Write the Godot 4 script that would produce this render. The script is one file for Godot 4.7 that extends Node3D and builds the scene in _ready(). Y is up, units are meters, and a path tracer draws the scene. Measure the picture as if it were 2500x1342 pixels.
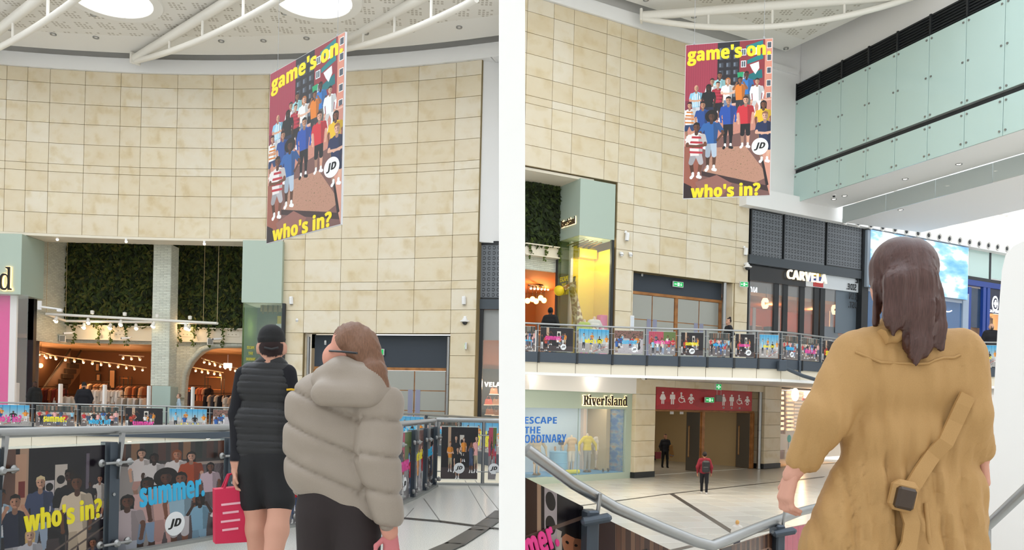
extends Node3D
# Two halls of one shopping centre side by side, with a white dividing wall between them.
const F := 2000.0
const AXIS_X := 1250.0
const AXIS_Y := 985.0
const ROLL := 0.023
const EYE := Vector3(0, 1.4, 0)
var used := {}
var mats := {}
var meshes := {}
var prints := {}
var rng := RandomNumberGenerator.new()

# ---------- placing ----------
func ray(px: float, py: float) -> Vector3:
	var u := px - AXIS_X
	var v := AXIS_Y - py
	return Vector3((u * cos(ROLL) - v * sin(ROLL)) / F, (u * sin(ROLL) + v * cos(ROLL)) / F, -1.0)
func P(px: float, py: float, d: float) -> Vector3:
	return EYE + ray(px, py) * d
func frame(x: float, d: float, yaw := 0.0, y := 0.0) -> Transform3D:
	return Transform3D(Basis(Vector3.UP, yaw), Vector3(x, y, -d))
func fl(fr: Transform3D, px: float, py: float, z := 0.0) -> Vector3:
	var inv := fr.affine_inverse()
	var o := inv * EYE
	var d := inv.basis * ray(px, py)
	return o + d * ((z - o.z) / d.z)
func at(fr: Transform3D, p: Vector3, turn := Vector3.ZERO) -> Transform3D:
	return fr * Transform3D(Basis.from_euler(turn), p)
func looking(p: Vector3, yaw := 0.0) -> Transform3D:
	return Transform3D(Basis(Vector3.UP, yaw), p)

# ---------- nodes ----------
func numbered(n: String) -> String:
	if not used.has(n):
		used[n] = 0
		return n
	used[n] += 1
	return "%s_%03d" % [n, used[n]]
func thing(called: String, label: String, category: String, where: Transform3D, group := "") -> Node3D:
	var o := Node3D.new()
	o.name = numbered(called)
	add_child(o)
	o.transform = where
	o.set_meta("label", label)
	o.set_meta("category", category)
	if group != "":
		o.set_meta("group", group)
	return o
func struct(called: String, where := Transform3D(), label := "") -> Node3D:
	var o := Node3D.new()
	o.name = numbered(called)
	add_child(o)
	o.transform = where
	o.set_meta("kind", "structure")
	o.set_meta("category", called.get_slice("_", 0))
	o.set_meta("label", label if label != "" else called.replace("_", " "))
	return o
func put(parent: Node3D, called: String, mesh: Mesh, m: Material, g: Transform3D) -> MeshInstance3D:
	var o := MeshInstance3D.new()
	o.name = called
	o.mesh = mesh
	if m != null:
		o.material_override = m
	parent.add_child(o, true)
	o.transform = parent.global_transform.affine_inverse() * g
	return o
func again(src: Node3D, where: Transform3D, label := "") -> Node3D:
	var o: Node3D = src.duplicate()
	o.name = numbered(String(src.name).trim_suffix("_" + String(src.name).get_slice("_", String(src.name).get_slice_count("_") - 1)) if String(src.name).right(3).is_valid_int() else String(src.name))
	add_child(o)
	o.transform = where
	if label != "":
		o.set_meta("label", label)
	return o
# a box that fills a pixel rectangle on the plane z of a frame, t metres thick behind its face
func bx(parent: Node3D, called: String, m: Material, fr: Transform3D, x0: float, y0: float, x1: float, y1: float, z := 0.0, t := 0.1, bev := 0.0) -> MeshInstance3D:
	var r := rc(fr, x0, y0, x1, y1, z)
	var size := Vector3(r.size.x, r.size.y, t)
	var mesh: Mesh = cbox(size, bev)
	return put(parent, called, mesh, m, at(fr, Vector3(r.position.x + r.size.x / 2, r.position.y + r.size.y / 2, z - t / 2)))
func rc(fr: Transform3D, x0: float, y0: float, x1: float, y1: float, z := 0.0) -> Rect2:
	var a := fl(fr, x0, (y0 + y1) / 2, z)
	var b := fl(fr, x1, (y0 + y1) / 2, z)
	var t := fl(fr, (x0 + x1) / 2, y0, z)
	var d := fl(fr, (x0 + x1) / 2, y1, z)
	return Rect2(a.x, d.y, b.x - a.x, t.y - d.y)
# a box between local corners of a frame
func lb(parent: Node3D, called: String, m: Material, fr: Transform3D, lo: Vector3, hi: Vector3, bev := 0.0) -> MeshInstance3D:
	return put(parent, called, cbox((hi - lo).abs(), bev), m, at(fr, (lo + hi) / 2))
func print_on(parent: Node3D, called: String, m: Material, fr: Transform3D, x0: float, y0: float, x1: float, y1: float, z: float) -> MeshInstance3D:
	var r := rc(fr, x0, y0, x1, y1, z)
	var q := QuadMesh.new()
	q.size = r.size
	return put(parent, called, q, m, at(fr, Vector3(r.position.x + r.size.x / 2, r.position.y + r.size.y / 2, z)))

# ---------- meshes ----------
func cbox(size: Vector3, b := 0.0) -> Mesh:
	var key := "b%.3f_%.3f_%.3f_%.3f" % [size.x, size.y, size.z, b]
	if meshes.has(key):
		return meshes[key]
	if b <= 0.0:
		var bm := BoxMesh.new()
		bm.size = size
		meshes[key] = bm
		return bm
	var st := SurfaceTool.new()
	st.begin(Mesh.PRIMITIVE_TRIANGLES)
	st.set_smooth_group(-1)
	var h := size / 2
	b = minf(b, minf(h.x, minf(h.y, h.z)) * 0.95)
	var V := func(s: Vector3, ax: int) -> Vector3:
		var p := Vector3(s.x * (h.x - b), s.y * (h.y - b), s.z * (h.z - b))
		p[ax] = s[ax] * h[ax]
		return p
	for ax in 3:
		var i: int = (ax + 1) % 3
		var j: int = (ax + 2) % 3
		for sg in [-1.0, 1.0]:
			var c := []
			for q in [[-1, -1], [1, -1], [1, 1], [-1, 1]]:
				var s := Vector3.ONE
				s[ax] = sg; s[i] = q[0]; s[j] = q[1]
				c.append(V.call(s, ax))
			quad_out(st, c[0], c[1], c[2], c[3])
			for sj in [-1.0, 1.0]:   # edge between faces i(sg) and j(sj), running along ax
				var e := []
				for q in [[-1.0, i], [1.0, i], [1.0, j], [-1.0, j]]:
					var s2 := Vector3.ONE
					s2[ax] = q[0]; s2[i] = sg; s2[j] = sj
					e.append(V.call(s2, q[1]))
				quad_out(st, e[0], e[1], e[2], e[3])
	for sx in [-1.0, 1.0]:
		for sy in [-1.0, 1.0]:
			for sz in [-1.0, 1.0]:
				var s := Vector3(sx, sy, sz)
				tri_out(st, V.call(s, 0), V.call(s, 1), V.call(s, 2))
	st.generate_normals()
	var mesh := st.commit()
	meshes[key] = mesh
	return mesh
func tri_out(st: SurfaceTool, a: Vector3, b: Vector3, c: Vector3, o := Vector3.ZERO):
	var n := (c - a).cross(b - a)
	if n.dot((a + b + c) / 3.0 - o) < 0:
		var t := b
		b = c
		c = t
	for p in [a, b, c]:
		st.add_vertex(p)
func quad_out(st: SurfaceTool, a: Vector3, b: Vector3, c: Vector3, d: Vector3, o := Vector3.ZERO):
	tri_out(st, a, b, c, o)
	tri_out(st, a, c, d, o)
func begin() -> SurfaceTool:
	var st := SurfaceTool.new()
	st.begin(Mesh.PRIMITIVE_TRIANGLES)
	return st
# swept tube; radii a number or one per point
func tube(pts: Array, radii, sides := 10, cap := true) -> ArrayMesh:
	var st := begin()
	st.set_smooth_group(0)
	var n := pts.size()
	var rings := []
	var up := Vector3.UP
	for i in n:
		var t: Vector3 = (pts[mini(i + 1, n - 1)] - pts[maxi(i - 1, 0)]).normalized()
		if absf(t.dot(up)) > 0.95:
			up = Vector3.RIGHT if absf(t.x) < 0.8 else Vector3.BACK
		var s := t.cross(up).normalized()
		up = s.cross(t).normalized()
		var r: float = radii[i] if radii is Array else radii
		var ring := []
		for k in sides:
			var a := TAU * k / sides
			ring.append(pts[i] + (s * cos(a) + up * sin(a)) * r)
		rings.append(ring)
	for i in n - 1:
		var mid: Vector3 = (pts[i] + pts[i + 1]) / 2
		for k in sides:
			var k2 := (k + 1) % sides
			quad_out(st, rings[i][k], rings[i][k2], rings[i + 1][k2], rings[i + 1][k], mid)
	if cap:
		st.set_smooth_group(1)
		for e in [0, n - 1]:
			var inner: Vector3 = pts[1] if e == 0 else pts[n - 2]
			for k in sides:
				tri_out(st, pts[e], rings[e][k], rings[e][(k + 1) % sides], inner)
	st.generate_normals()
	return st.commit()
func bar(a: Vector3, b: Vector3, r: float, sides := 8) -> ArrayMesh:
	return tube([a, b], r, sides)
# profile of Vector2(radius, y) turned about y
func lathe(prof: Array, sides := 20) -> ArrayMesh:
	var st := begin()
	st.set_smooth_group(-1)
	for i in prof.size() - 1:
		var a: Vector2 = prof[i]
		var b: Vector2 = prof[i + 1]
		st.set_smooth_group(i)
		for k in sides:
			var t := TAU * k / sides
			var t2 := TAU * (k + 1) / sides
			var d := Vector3(cos(t), 0, sin(t))
			var d2 := Vector3(cos(t2), 0, sin(t2))
			var nrm := Vector2(b.y - a.y, a.x - b.x)
			var o := (d + d2) * 0.25 * (a.x + b.x) + Vector3.UP * (a.y + b.y) / 2 - ((d + d2) * 0.5 * nrm.x + Vector3.UP * nrm.y)
			if a.x > 0.0001:
				tri_out(st, d * a.x + Vector3.UP * a.y, d2 * a.x + Vector3.UP * a.y, d * b.x + Vector3.UP * b.y, o)
			if b.x > 0.0001:
				tri_out(st, d2 * a.x + Vector3.UP * a.y, d2 * b.x + Vector3.UP * b.y, d * b.x + Vector3.UP * b.y, o)
	st.generate_normals()
	return st.commit()
# polygon in xy, extruded from z = 0 back to -depth, with uv over its bounding box
func prism(poly: PackedVector2Array, depth: float) -> ArrayMesh:
	var st := begin()
	st.set_smooth_group(-1)
	var tri := Geometry2D.triangulate_polygon(poly)
	var lo := poly[0]
	var hi := poly[0]
	for p in poly:
		lo = lo.min(p)
		hi = hi.max(p)
	var sz := hi - lo
	for side in [0, 1]:
		for i in range(0, tri.size(), 3):
			var q := [poly[tri[i]], poly[tri[i + 1]], poly[tri[i + 2]]]
			var cw: bool = (q[1] - q[0]).cross(q[2] - q[0]) < 0
			if cw != (side == 0):
				q.reverse()
			for p in q:
				st.set_uv(Vector2((p.x - lo.x) / sz.x, 1.0 - (p.y - lo.y) / sz.y))
				st.add_vertex(Vector3(p.x, p.y, -depth * side))
	var ccw := not Geometry2D.is_polygon_clockwise(poly)
	for i in poly.size():
		var a: Vector2 = poly[i]
		var b: Vector2 = poly[(i + 1) % poly.size()]
		if not ccw:
			var t := a
			a = b
			b = t
		var A := Vector3(a.x, a.y, 0)
		var B := Vector3(b.x, b.y, 0)
		var z := Vector3(0, 0, -depth)
		for p in [A, A + z, B, B, A + z, B + z]:
			st.set_uv(Vector2.ZERO)
			st.add_vertex(p)
	st.generate_normals()
	return st.commit()
func poly(a: Array) -> PackedVector2Array:
	var o := PackedVector2Array()
	for i in range(0, a.size(), 2):
		o.append(Vector2(a[i], a[i + 1]))
	return o
func disc_poly(r: float, n := 24) -> PackedVector2Array:
	var o := PackedVector2Array()
	for i in n:
		o.append(Vector2(cos(TAU * i / n), sin(TAU * i / n)) * r)
	return o
func sphere(r: float, seg := 12) -> SphereMesh:
	var key := "s%.3f_%d" % [r, seg]
	if not meshes.has(key):
		var s := SphereMesh.new()
		s.radius = r
		s.height = 2 * r
		s.radial_segments = seg
		s.rings = seg / 2
		meshes[key] = s
	return meshes[key]
func cyl(r: float, h: float, seg := 16, r2 := -1.0) -> CylinderMesh:
	var c := CylinderMesh.new()
	c.top_radius = r if r2 < 0 else r2
	c.bottom_radius = r
	c.height = h
	c.radial_segments = seg
	c.rings = 1
	return c
func text(s: String, height: float, fat := 0.0, serif := false, depth := 0.004, tight := 0.0) -> Mesh:
	var key := "t%s_%.3f_%.2f_%s_%.3f" % [s, height, fat, serif, depth]
	if meshes.has(key):
		return meshes[key]
	var f := SystemFont.new()
	f.font_names = PackedStringArray(["Droid Serif" if serif else "Droid Sans"])
	f.font_weight = 400 if serif and fat == 0.0 else 700
	var fv := FontVariation.new()
	fv.base_font = f
	fv.spacing_glyph = int(tight)
	var t := TextMesh.new()
	t.text = s
	t.font = fv
	t.font_size = 64
	t.pixel_size = height / 64.0
	t.depth = depth
	t.curve_step = 2.0
	if fat <= 0.0:
		meshes[key] = t
		return t
	var st := begin()   # heavy lettering: the strokes thickened all round
	for i in 8:
		st.append_from(t, 0, Transform3D(Basis(), Vector3(cos(TAU * i / 8) * 0.9, sin(TAU * i / 8) * 0.7, 0) * fat * height * 0.022 + Vector3(0, 0, (i + 1) * -0.00025)))
	st.append_from(t, 0, Transform3D())
	meshes[key] = st.commit()
	return meshes[key]
# a text fitted to width w (metres) and cap height h
func fit_text(parent: Node3D, called: String, s: String, m: Material, g: Transform3D, w: float, h: float, fat := 0.0, serif := false, depth := 0.004, slant := 0.0) -> MeshInstance3D:
	var t := text(s, 0.5, fat, serif, depth)
	var bb := t.get_aabb()
	var sx := w / bb.size.x
	var sy := h / bb.size.y
	var b := Basis(Vector3(sx, 0, 0), Vector3(slant * sy, sy, 0), Vector3(0, 0, 1))
	var c := bb.get_center()
	c.z = 0
	return put(parent, called, t, m, g * Transform3D(b, -(b * c)))

# ---------- smooth bodies: tapered capsules joined with a smooth minimum, meshed as surface nets ----------
# bone: [a, b, ra, rb, colour index, flatten]
func body_mesh(bones: Array, cell: float, k: float, cols: Array, disp = null) -> ArrayMesh:
	var lo := Vector3.ONE * 1e9
	var hi := -lo
	for b in bones:
		var r: float = maxf(b[2], b[3])
		var rv := Vector3(r, r, r * (b[5] if b.size() > 5 else 1.0)) + Vector3.ONE * (k + 3 * cell)
		for q in [b[0], b[1]]:
			lo = lo.min(q - rv)
			hi = hi.max(q + rv)
	var nx := int((hi.x - lo.x) / cell) + 2
	var ny := int((hi.y - lo.y) / cell) + 2
	var nz := int((hi.z - lo.z) / cell) + 2
	var sy := nx
	var sz := nx * ny
	var g := PackedFloat32Array()
	g.resize(nx * ny * nz)
	g.fill(9.0)
	var near := PackedFloat32Array()
	near.resize(nx * ny * nz)
	near.fill(9.0)
	var ci := PackedByteArray()
	ci.resize(nx * ny * nz)
	for b in bones:
		var a: Vector3 = b[0]
		var c: Vector3 = b[1]
		var ra: float = b[2]
		var rb: float = b[3]
		var fz: float = b[5] if b.size() > 5 else 1.0
		var r := maxf(ra, rb)
		var m := Vector3(r, r, r * fz) + Vector3.ONE * (k + 2 * cell)
		var l0 := ((a.min(c) - m - lo) / cell).floor()
		var l1 := ((a.max(c) + m - lo) / cell).ceil()
		var za := a.z / fz
		var ab := Vector3(c.x - a.x, c.y - a.y, (c.z - a.z) / fz)
		var inv := 1.0 / maxf(ab.length_squared(), 1e-9)
		for z in range(maxi(0, int(l0.z)), mini(nz, int(l1.z) + 1)):
			var pz := (lo.z + z * cell) / fz - za
			for y in range(maxi(0, int(l0.y)), mini(ny, int(l1.y) + 1)):
				var py := lo.y + y * cell - a.y
				var at0 := z * sz + y * sy
				for x in range(maxi(0, int(l0.x)), mini(nx, int(l1.x) + 1)):
					var p := Vector3(lo.x + x * cell - a.x, py, pz)
					var h := clampf(p.dot(ab) * inv, 0.0, 1.0)
					var d := (p - ab * h).length() - (ra + (rb - ra) * h)
					var i := at0 + x
					if d < near[i]:
						near[i] = d
						ci[i] = b[4]
					var e: float = g[i]
					var w := maxf(k - absf(e - d), 0.0) / k
					g[i] = minf(e, d) - w * w * k * 0.25
	var vid := PackedInt32Array()
	vid.resize(nx * ny * nz)
	vid.fill(-1)
	var verts := PackedVector3Array()
	var vcol := PackedColorArray()
	var off := [0, 1, sy, sy + 1, sz, sz + 1, sz + sy, sz + sy + 1]
	var edges := [[0, 1], [2, 3], [4, 5], [6, 7], [0, 2], [1, 3], [4, 6], [5, 7], [0, 4], [1, 5], [2, 6], [3, 7]]
	var lin := []
	for c in cols:
		lin.append((c as Color).srgb_to_linear())
	for z in nz - 1:
		for y in ny - 1:
			for x in nx - 1:
				var i := z * sz + y * sy + x
				var s0: bool = g[i] < 0.0
				if g[i] > 2 * cell:
					continue
				var mixed := false
				for q in off:
					if (g[i + q] < 0.0) != s0:
						mixed = true
						break
				if not mixed:
					continue
				var sum := Vector3.ZERO
				var n := 0
				for e in edges:
					var d0: float = g[i + off[e[0]]]
					var d1: float = g[i + off[e[1]]]
					if (d0 < 0.0) != (d1 < 0.0):
						var t := d0 / (d0 - d1)
						var p0 := Vector3(e[0] & 1, (e[0] >> 1) & 1, e[0] >> 2)
						var p1 := Vector3(e[1] & 1, (e[1] >> 1) & 1, e[1] >> 2)
						sum += p0.lerp(p1, t)
						n += 1
				vid[i] = verts.size()
				verts.append(lo + (Vector3(x, y, z) + sum / n) * cell)
				vcol.append(lin[ci[i]])
	var idx := PackedInt32Array()
	for z in range(1, nz - 1):
		for y in range(1, ny - 1):
			for x in range(1, nx - 1):
				var i := z * sz + y * sy + x
				var v0: int = vid[i]
				if v0 < 0:
					continue
				var s0: bool = g[i] < 0.0
				if (g[i + 1] < 0.0) != s0:
					add_quad(idx, v0, vid[i - sy], vid[i - sy - sz], vid[i - sz], s0)
				if (g[i + sy] < 0.0) != s0:
					add_quad(idx, v0, vid[i - sz], vid[i - sz - 1], vid[i - 1], s0)
				if (g[i + sz] < 0.0) != s0:
					add_quad(idx, v0, vid[i - 1], vid[i - 1 - sy], vid[i - sy], s0)
	var nrm := normals_of(verts, idx)
	if disp != null:
		for i in verts.size():
			verts[i] = disp.call(verts[i], nrm[i])
		nrm = normals_of(verts, idx)
	var arr := []
	arr.resize(Mesh.ARRAY_MAX)
	arr[Mesh.ARRAY_VERTEX] = verts
	arr[Mesh.ARRAY_NORMAL] = nrm
	arr[Mesh.ARRAY_COLOR] = vcol
	arr[Mesh.ARRAY_INDEX] = idx
	var mesh := ArrayMesh.new()
	mesh.add_surface_from_arrays(Mesh.PRIMITIVE_TRIANGLES, arr)
	return mesh
func add_quad(idx: PackedInt32Array, a: int, b: int, c: int, d: int, flip: bool):
	if b < 0 or c < 0 or d < 0:
		return
	if flip:
		idx.append_array(PackedInt32Array([a, c, b, a, d, c]))
	else:
		idx.append_array(PackedInt32Array([a, b, c, a, c, d]))
func normals_of(verts: PackedVector3Array, idx: PackedInt32Array) -> PackedVector3Array:
	var n := PackedVector3Array()
	n.resize(verts.size())
	for i in range(0, idx.size(), 3):
		var a := verts[idx[i]]
		var f := (verts[idx[i + 2]] - a).cross(verts[idx[i + 1]] - a)
		for j in 3:
			n[idx[i + j]] += f
	for i in n.size():
		n[i] = n[i].normalized()
	return n

# ---------- materials ----------
func mat(c: Color, rough := 0.7, metal := 0.0, key := "") -> StandardMaterial3D:
	var k := key if key != "" else "m%s_%.2f_%.2f" % [c.to_html(), rough, metal]
	if mats.has(k):
		return mats[k]
	var m := StandardMaterial3D.new()
	m.albedo_color = c
	m.roughness = rough
	m.metallic = metal
	m.metallic_specular = 0.5
	mats[k] = m
	return m
func hexm(h: String, rough := 0.7, metal := 0.0) -> StandardMaterial3D:
	return mat(Color(h), rough, metal)
func glow(c: Color, e: float) -> StandardMaterial3D:
	var k := "g%s_%.2f" % [c.to_html(), e]
	if mats.has(k):
		return mats[k]
	var m := StandardMaterial3D.new()
	m.albedo_color = c
	m.emission_enabled = true
	m.emission = c
	m.emission_energy_multiplier = e
	mats[k] = m
	return m
func glass(c: Color, alpha: float, rough := 0.03) -> StandardMaterial3D:
	var k := "x%s_%.2f_%.2f" % [c.to_html(), alpha, rough]
	if mats.has(k):
		return mats[k]
	var m := StandardMaterial3D.new()
	m.albedo_color = Color(c.r, c.g, c.b, alpha)
	m.transparency = BaseMaterial3D.TRANSPARENCY_ALPHA
	m.roughness = rough
	m.metallic_specular = 0.5
	mats[k] = m
	return m
func skin_mat() -> StandardMaterial3D:
	if not mats.has("vertex"):
		var m := StandardMaterial3D.new()
		m.vertex_color_use_as_albedo = true
		m.roughness = 0.85
		mats["vertex"] = m
	return mats["vertex"]
func tex(img: Image) -> ImageTexture:
	img.generate_mipmaps()
	return ImageTexture.create_from_image(img)
func noise_img(size: int, freq: float, seed_: int, ramp: Gradient, oct := 4, stretch := 1.0, typ := FastNoiseLite.TYPE_SIMPLEX_SMOOTH) -> Image:
	var n := FastNoiseLite.new()
	n.seed = seed_
	n.noise_type = typ
	n.frequency = freq
	n.fractal_octaves = oct
	n.domain_warp_enabled = stretch > 1.0
	n.domain_warp_amplitude = 30.0
	n.domain_warp_frequency = 0.01
	var g := n.get_seamless_image(size, size)
	var out := Image.create_empty(size, size, false, Image.FORMAT_RGB8)
	var lut := []
	for i in 256:
		lut.append(ramp.sample(i / 255.0))
	for y in size:
		for x in size:
			out.set_pixel(x, y, lut[int(g.get_pixel(x, y).r * 255.0)])
	return out
func ramp(a: Array) -> Gradient:
	var g := Gradient.new()
	var o := PackedFloat32Array()
	var c := PackedColorArray()
	for i in range(0, a.size(), 2):
		o.append(a[i])
		c.append(Color(a[i + 1]))
	g.offsets = o
	g.colors = c
	return g
func textured(key: String, img: Image, scale_: float, rough := 0.6, world := true) -> StandardMaterial3D:
	var m := StandardMaterial3D.new()
	m.albedo_texture = tex(img)
	m.roughness = rough
	if world:
		m.uv1_triplanar = true
		m.uv1_world_triplanar = true
		m.uv1_scale = Vector3.ONE * scale_
	mats[key] = m
	return m
func printed(img: Image, emis := 0.0, rough := 0.35) -> StandardMaterial3D:
	var m := StandardMaterial3D.new()
	m.albedo_texture = tex(img)
	m.roughness = rough
	if emis > 0.0:
		m.emission_enabled = true
		m.emission_texture = m.albedo_texture
		m.emission_energy_multiplier = emis
		m.emission = Color.BLACK
	return m
func make_materials():
	rng.seed = 7
	# sandstone: four tiles' worth of tints of the same veined stone
	var veins := noise_img(512, 0.006, 3, ramp([0.0, "d5c29c", 0.22, "dfd0b0", 0.4, "e6dac2", 0.75, "e9dfca", 1.0, "e0d2b4"]), 5, 2.0)
	for i in 4:
		var m := textured("stone%d" % i, veins, 0.23, 0.42)
		m.uv1_offset = Vector3(0.31, 0.17, 0.23) * i
		m.albedo_color = [Color("ffffff"), Color("fbf8f2"), Color("fdfaf2"), Color("f8f3e8")][i]
	mats["mortar"] = mat(Color("8f7d58"), 0.9, 0.0, "mortar")
	var sp := noise_img(512, 0.22, 11, ramp([0.0, "9c9c98", 0.3, "c6c6c2", 0.5, "dadad6", 0.8, "e2e2de", 1.0, "ebebe8"]), 3)
	for i in 3:
		var m := textured("terrazzo%d" % i, sp, 0.7, 0.22)
		m.albedo_color = [Color("fdfbf6"), Color("f4f2ec"), Color("faf6ee")][i]
		m.uv1_offset = Vector3(0.4, 0.1, 0.3) * i
	mats["joint"] = mat(Color("77756f"), 0.8, 0.0, "joint")
	mats["darkband"] = mat(Color("3b3936"), 0.35, 0.0, "darkband")
	mats["white"] = mat(Color("f7f6f4"), 0.75, 0.0, "white")
	mats["ceil"] = mat(Color("f1eee8"), 0.85, 0.0, "ceil")
	mats["tubew"] = mat(Color("efebe2"), 0.4, 0.0, "tubew")
	mats["steel"] = mat(Color("a3a4a4"), 0.36, 1.0, "steel")
	mats["post"] = mat(Color("47505a"), 0.45, 0.3, "post")
	mats["dark"] = mat(Color("26292c"), 0.5, 0.1, "dark")
	mats["cream"] = mat(Color("e9e0cc"), 0.6, 0.0, "cream")
	mats["sage"] = mat(Color("b4c4b6"), 0.45, 0.0, "sage")
	# perforated plaster: clusters of small square holes
	var im := Image.create_empty(256, 256, false, Image.FORMAT_RGB8)
	im.fill(Color("ece8e0"))
	for cy in 2:
		for cx in 2:
			for j in 4:
				for i in 4:
					var w := 11 if (i + j) % 5 != 0 else 0
					if w > 0:
						im.fill_rect(Rect2i(cx * 128 + 22 + i * 22 + j * 2, cy * 128 + 18 + j * 22, 13, 15), Color("c4bdb1"))
	textured("perforated", im, 0.5, 0.9)
	# painted brickwork with shallow joints, too fine to pick apart at this distance
	var br := Image.create_empty(256, 256, false, Image.FORMAT_RGB8)
	br.fill(Color("b9bcae"))
	var hb := Image.create_empty(256, 256, false, Image.FORMAT_RGB8)
	hb.fill(Color(0.1, 0.1, 0.1))
	for j in 16:
		for i in 5:
			var x := int(i * 64 + (j % 2) * 32) - 64
			br.fill_rect(Rect2i(x + 1, j * 16 + 1, 61, 13), Color("dfe2d4").darkened(rng.randf() * 0.08))
			var hv := 0.7 + rng.randf() * 0.3
			hb.fill_rect(Rect2i(x + 1, j * 16 + 1, 61, 13), Color(hv, hv, hv))
	var bm := textured("brick", br, 0.72, 0.8)
	bm.heightmap_enabled = true
	bm.heightmap_texture = tex(hb)
	bm.heightmap_scale = 1.2
	# wood
	textured("wood", noise_img(256, 0.01, 21, ramp([0.0, "7a4a22", 0.5, "a06a35", 1.0, "b98048"]), 4), 0.8, 0.5)
	# brushed concrete floor of the shop
	textured("shopfloor", noise_img(256, 0.02, 5, ramp([0.0, "5d5047", 1.0, "7d6c60"]), 4), 0.4, 0.5)

# ---------- start ----------
func _ready():
	var cam := Camera3D.new()
	cam.name = "camera"
	add_child(cam)
	cam.projection = Camera3D.PROJECTION_FRUSTUM
	cam.near = 0.1
	cam.far = 300.0
	cam.size = 0.1 * 1342.0 / F
	cam.frustum_offset = Vector2(0, 0.1 * (AXIS_Y - 671.0) / F)
	cam.transform = Transform3D(Basis(Vector3.BACK, ROLL), EYE)
	cam.current = true
	var env := Environment.new()
	env.background_mode = Environment.BG_SKY
	var sky := Sky.new()
	var psm := ProceduralSkyMaterial.new()
	psm.sky_top_color = Color("e6edf5")
	psm.sky_horizon_color = Color("f4f4f2")
	psm.ground_bottom_color = Color("b8b4ac")
	psm.ground_horizon_color = Color("e4e2de")
	psm.sky_energy_multiplier = 1.0
	sky.sky_material = psm
	env.sky = sky
	env.background_energy_multiplier = 3.2
	env.ambient_light_source = Environment.AMBIENT_SOURCE_DISABLED
	env.tonemap_mode = Environment.TONE_MAPPER_LINEAR
	env.tonemap_exposure = 0.96
	env.sdfgi_enabled = true
	env.ssao_enabled = true
	env.ssil_enabled = true
	var we := WorldEnvironment.new()
	we.name = "environment"
	we.environment = env
	add_child(we)
	make_materials()
	make_prints()
	shell()
	left_wall()
	right_wall()
	left_ceiling()
	right_ceiling()
	banners()
	left_doors()
	left_shop()
	left_rails()
	right_gallery()
	right_shops()
	right_ground()
	right_near()
	people()

# ---------- printed pictures (posters and balustrade panels) ----------
func ell(im: Image, cx: float, cy: float, rx: float, ry: float, c: Color):
	for y in range(int(cy - ry), int(cy + ry) + 1):
		var t := (y + 0.5 - cy) / ry
		if absf(t) < 1.0:
			var w := rx * sqrt(1.0 - t * t)
			im.fill_rect(Rect2i(int(cx - w), y, maxi(1, int(2 * w)), 1), c)
func cap(im: Image, x0: float, y0: float, x1: float, y1: float, r0: float, r1: float, c: Color):
	var n := int(maxf(absf(x1 - x0), absf(y1 - y0)) / maxf(1.0, minf(r0, r1) * 0.5)) + 2
	for i in n:
		var t := i / float(n - 1)
		ell(im, lerpf(x0, x1, t), lerpf(y0, y1, t), maxf(1.0, lerpf(r0, r1, t)), maxf(1.0, lerpf(r0, r1, t)), c)
func pol(im: Image, a: Array, c: Color):
	var p := poly(a)
	var lo := 1e9
	var hi := -1e9
	for q in p:
		lo = minf(lo, q.y)
		hi = maxf(hi, q.y)
	for y in range(maxi(0, int(lo)), mini(im.get_height(), int(hi) + 1)):
		var xs := []
		for i in p.size():
			var q := p[i]
			var r := p[(i + 1) % p.size()]
			if (q.y <= y + 0.5) != (r.y <= y + 0.5):
				xs.append(q.x + (y + 0.5 - q.y) / (r.y - q.y) * (r.x - q.x))
		xs.sort()
		for i in range(0, xs.size() - 1, 2):
			im.fill_rect(Rect2i(int(xs[i]), y, maxi(1, int(xs[i + 1]) - int(xs[i])), 1), c)
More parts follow.
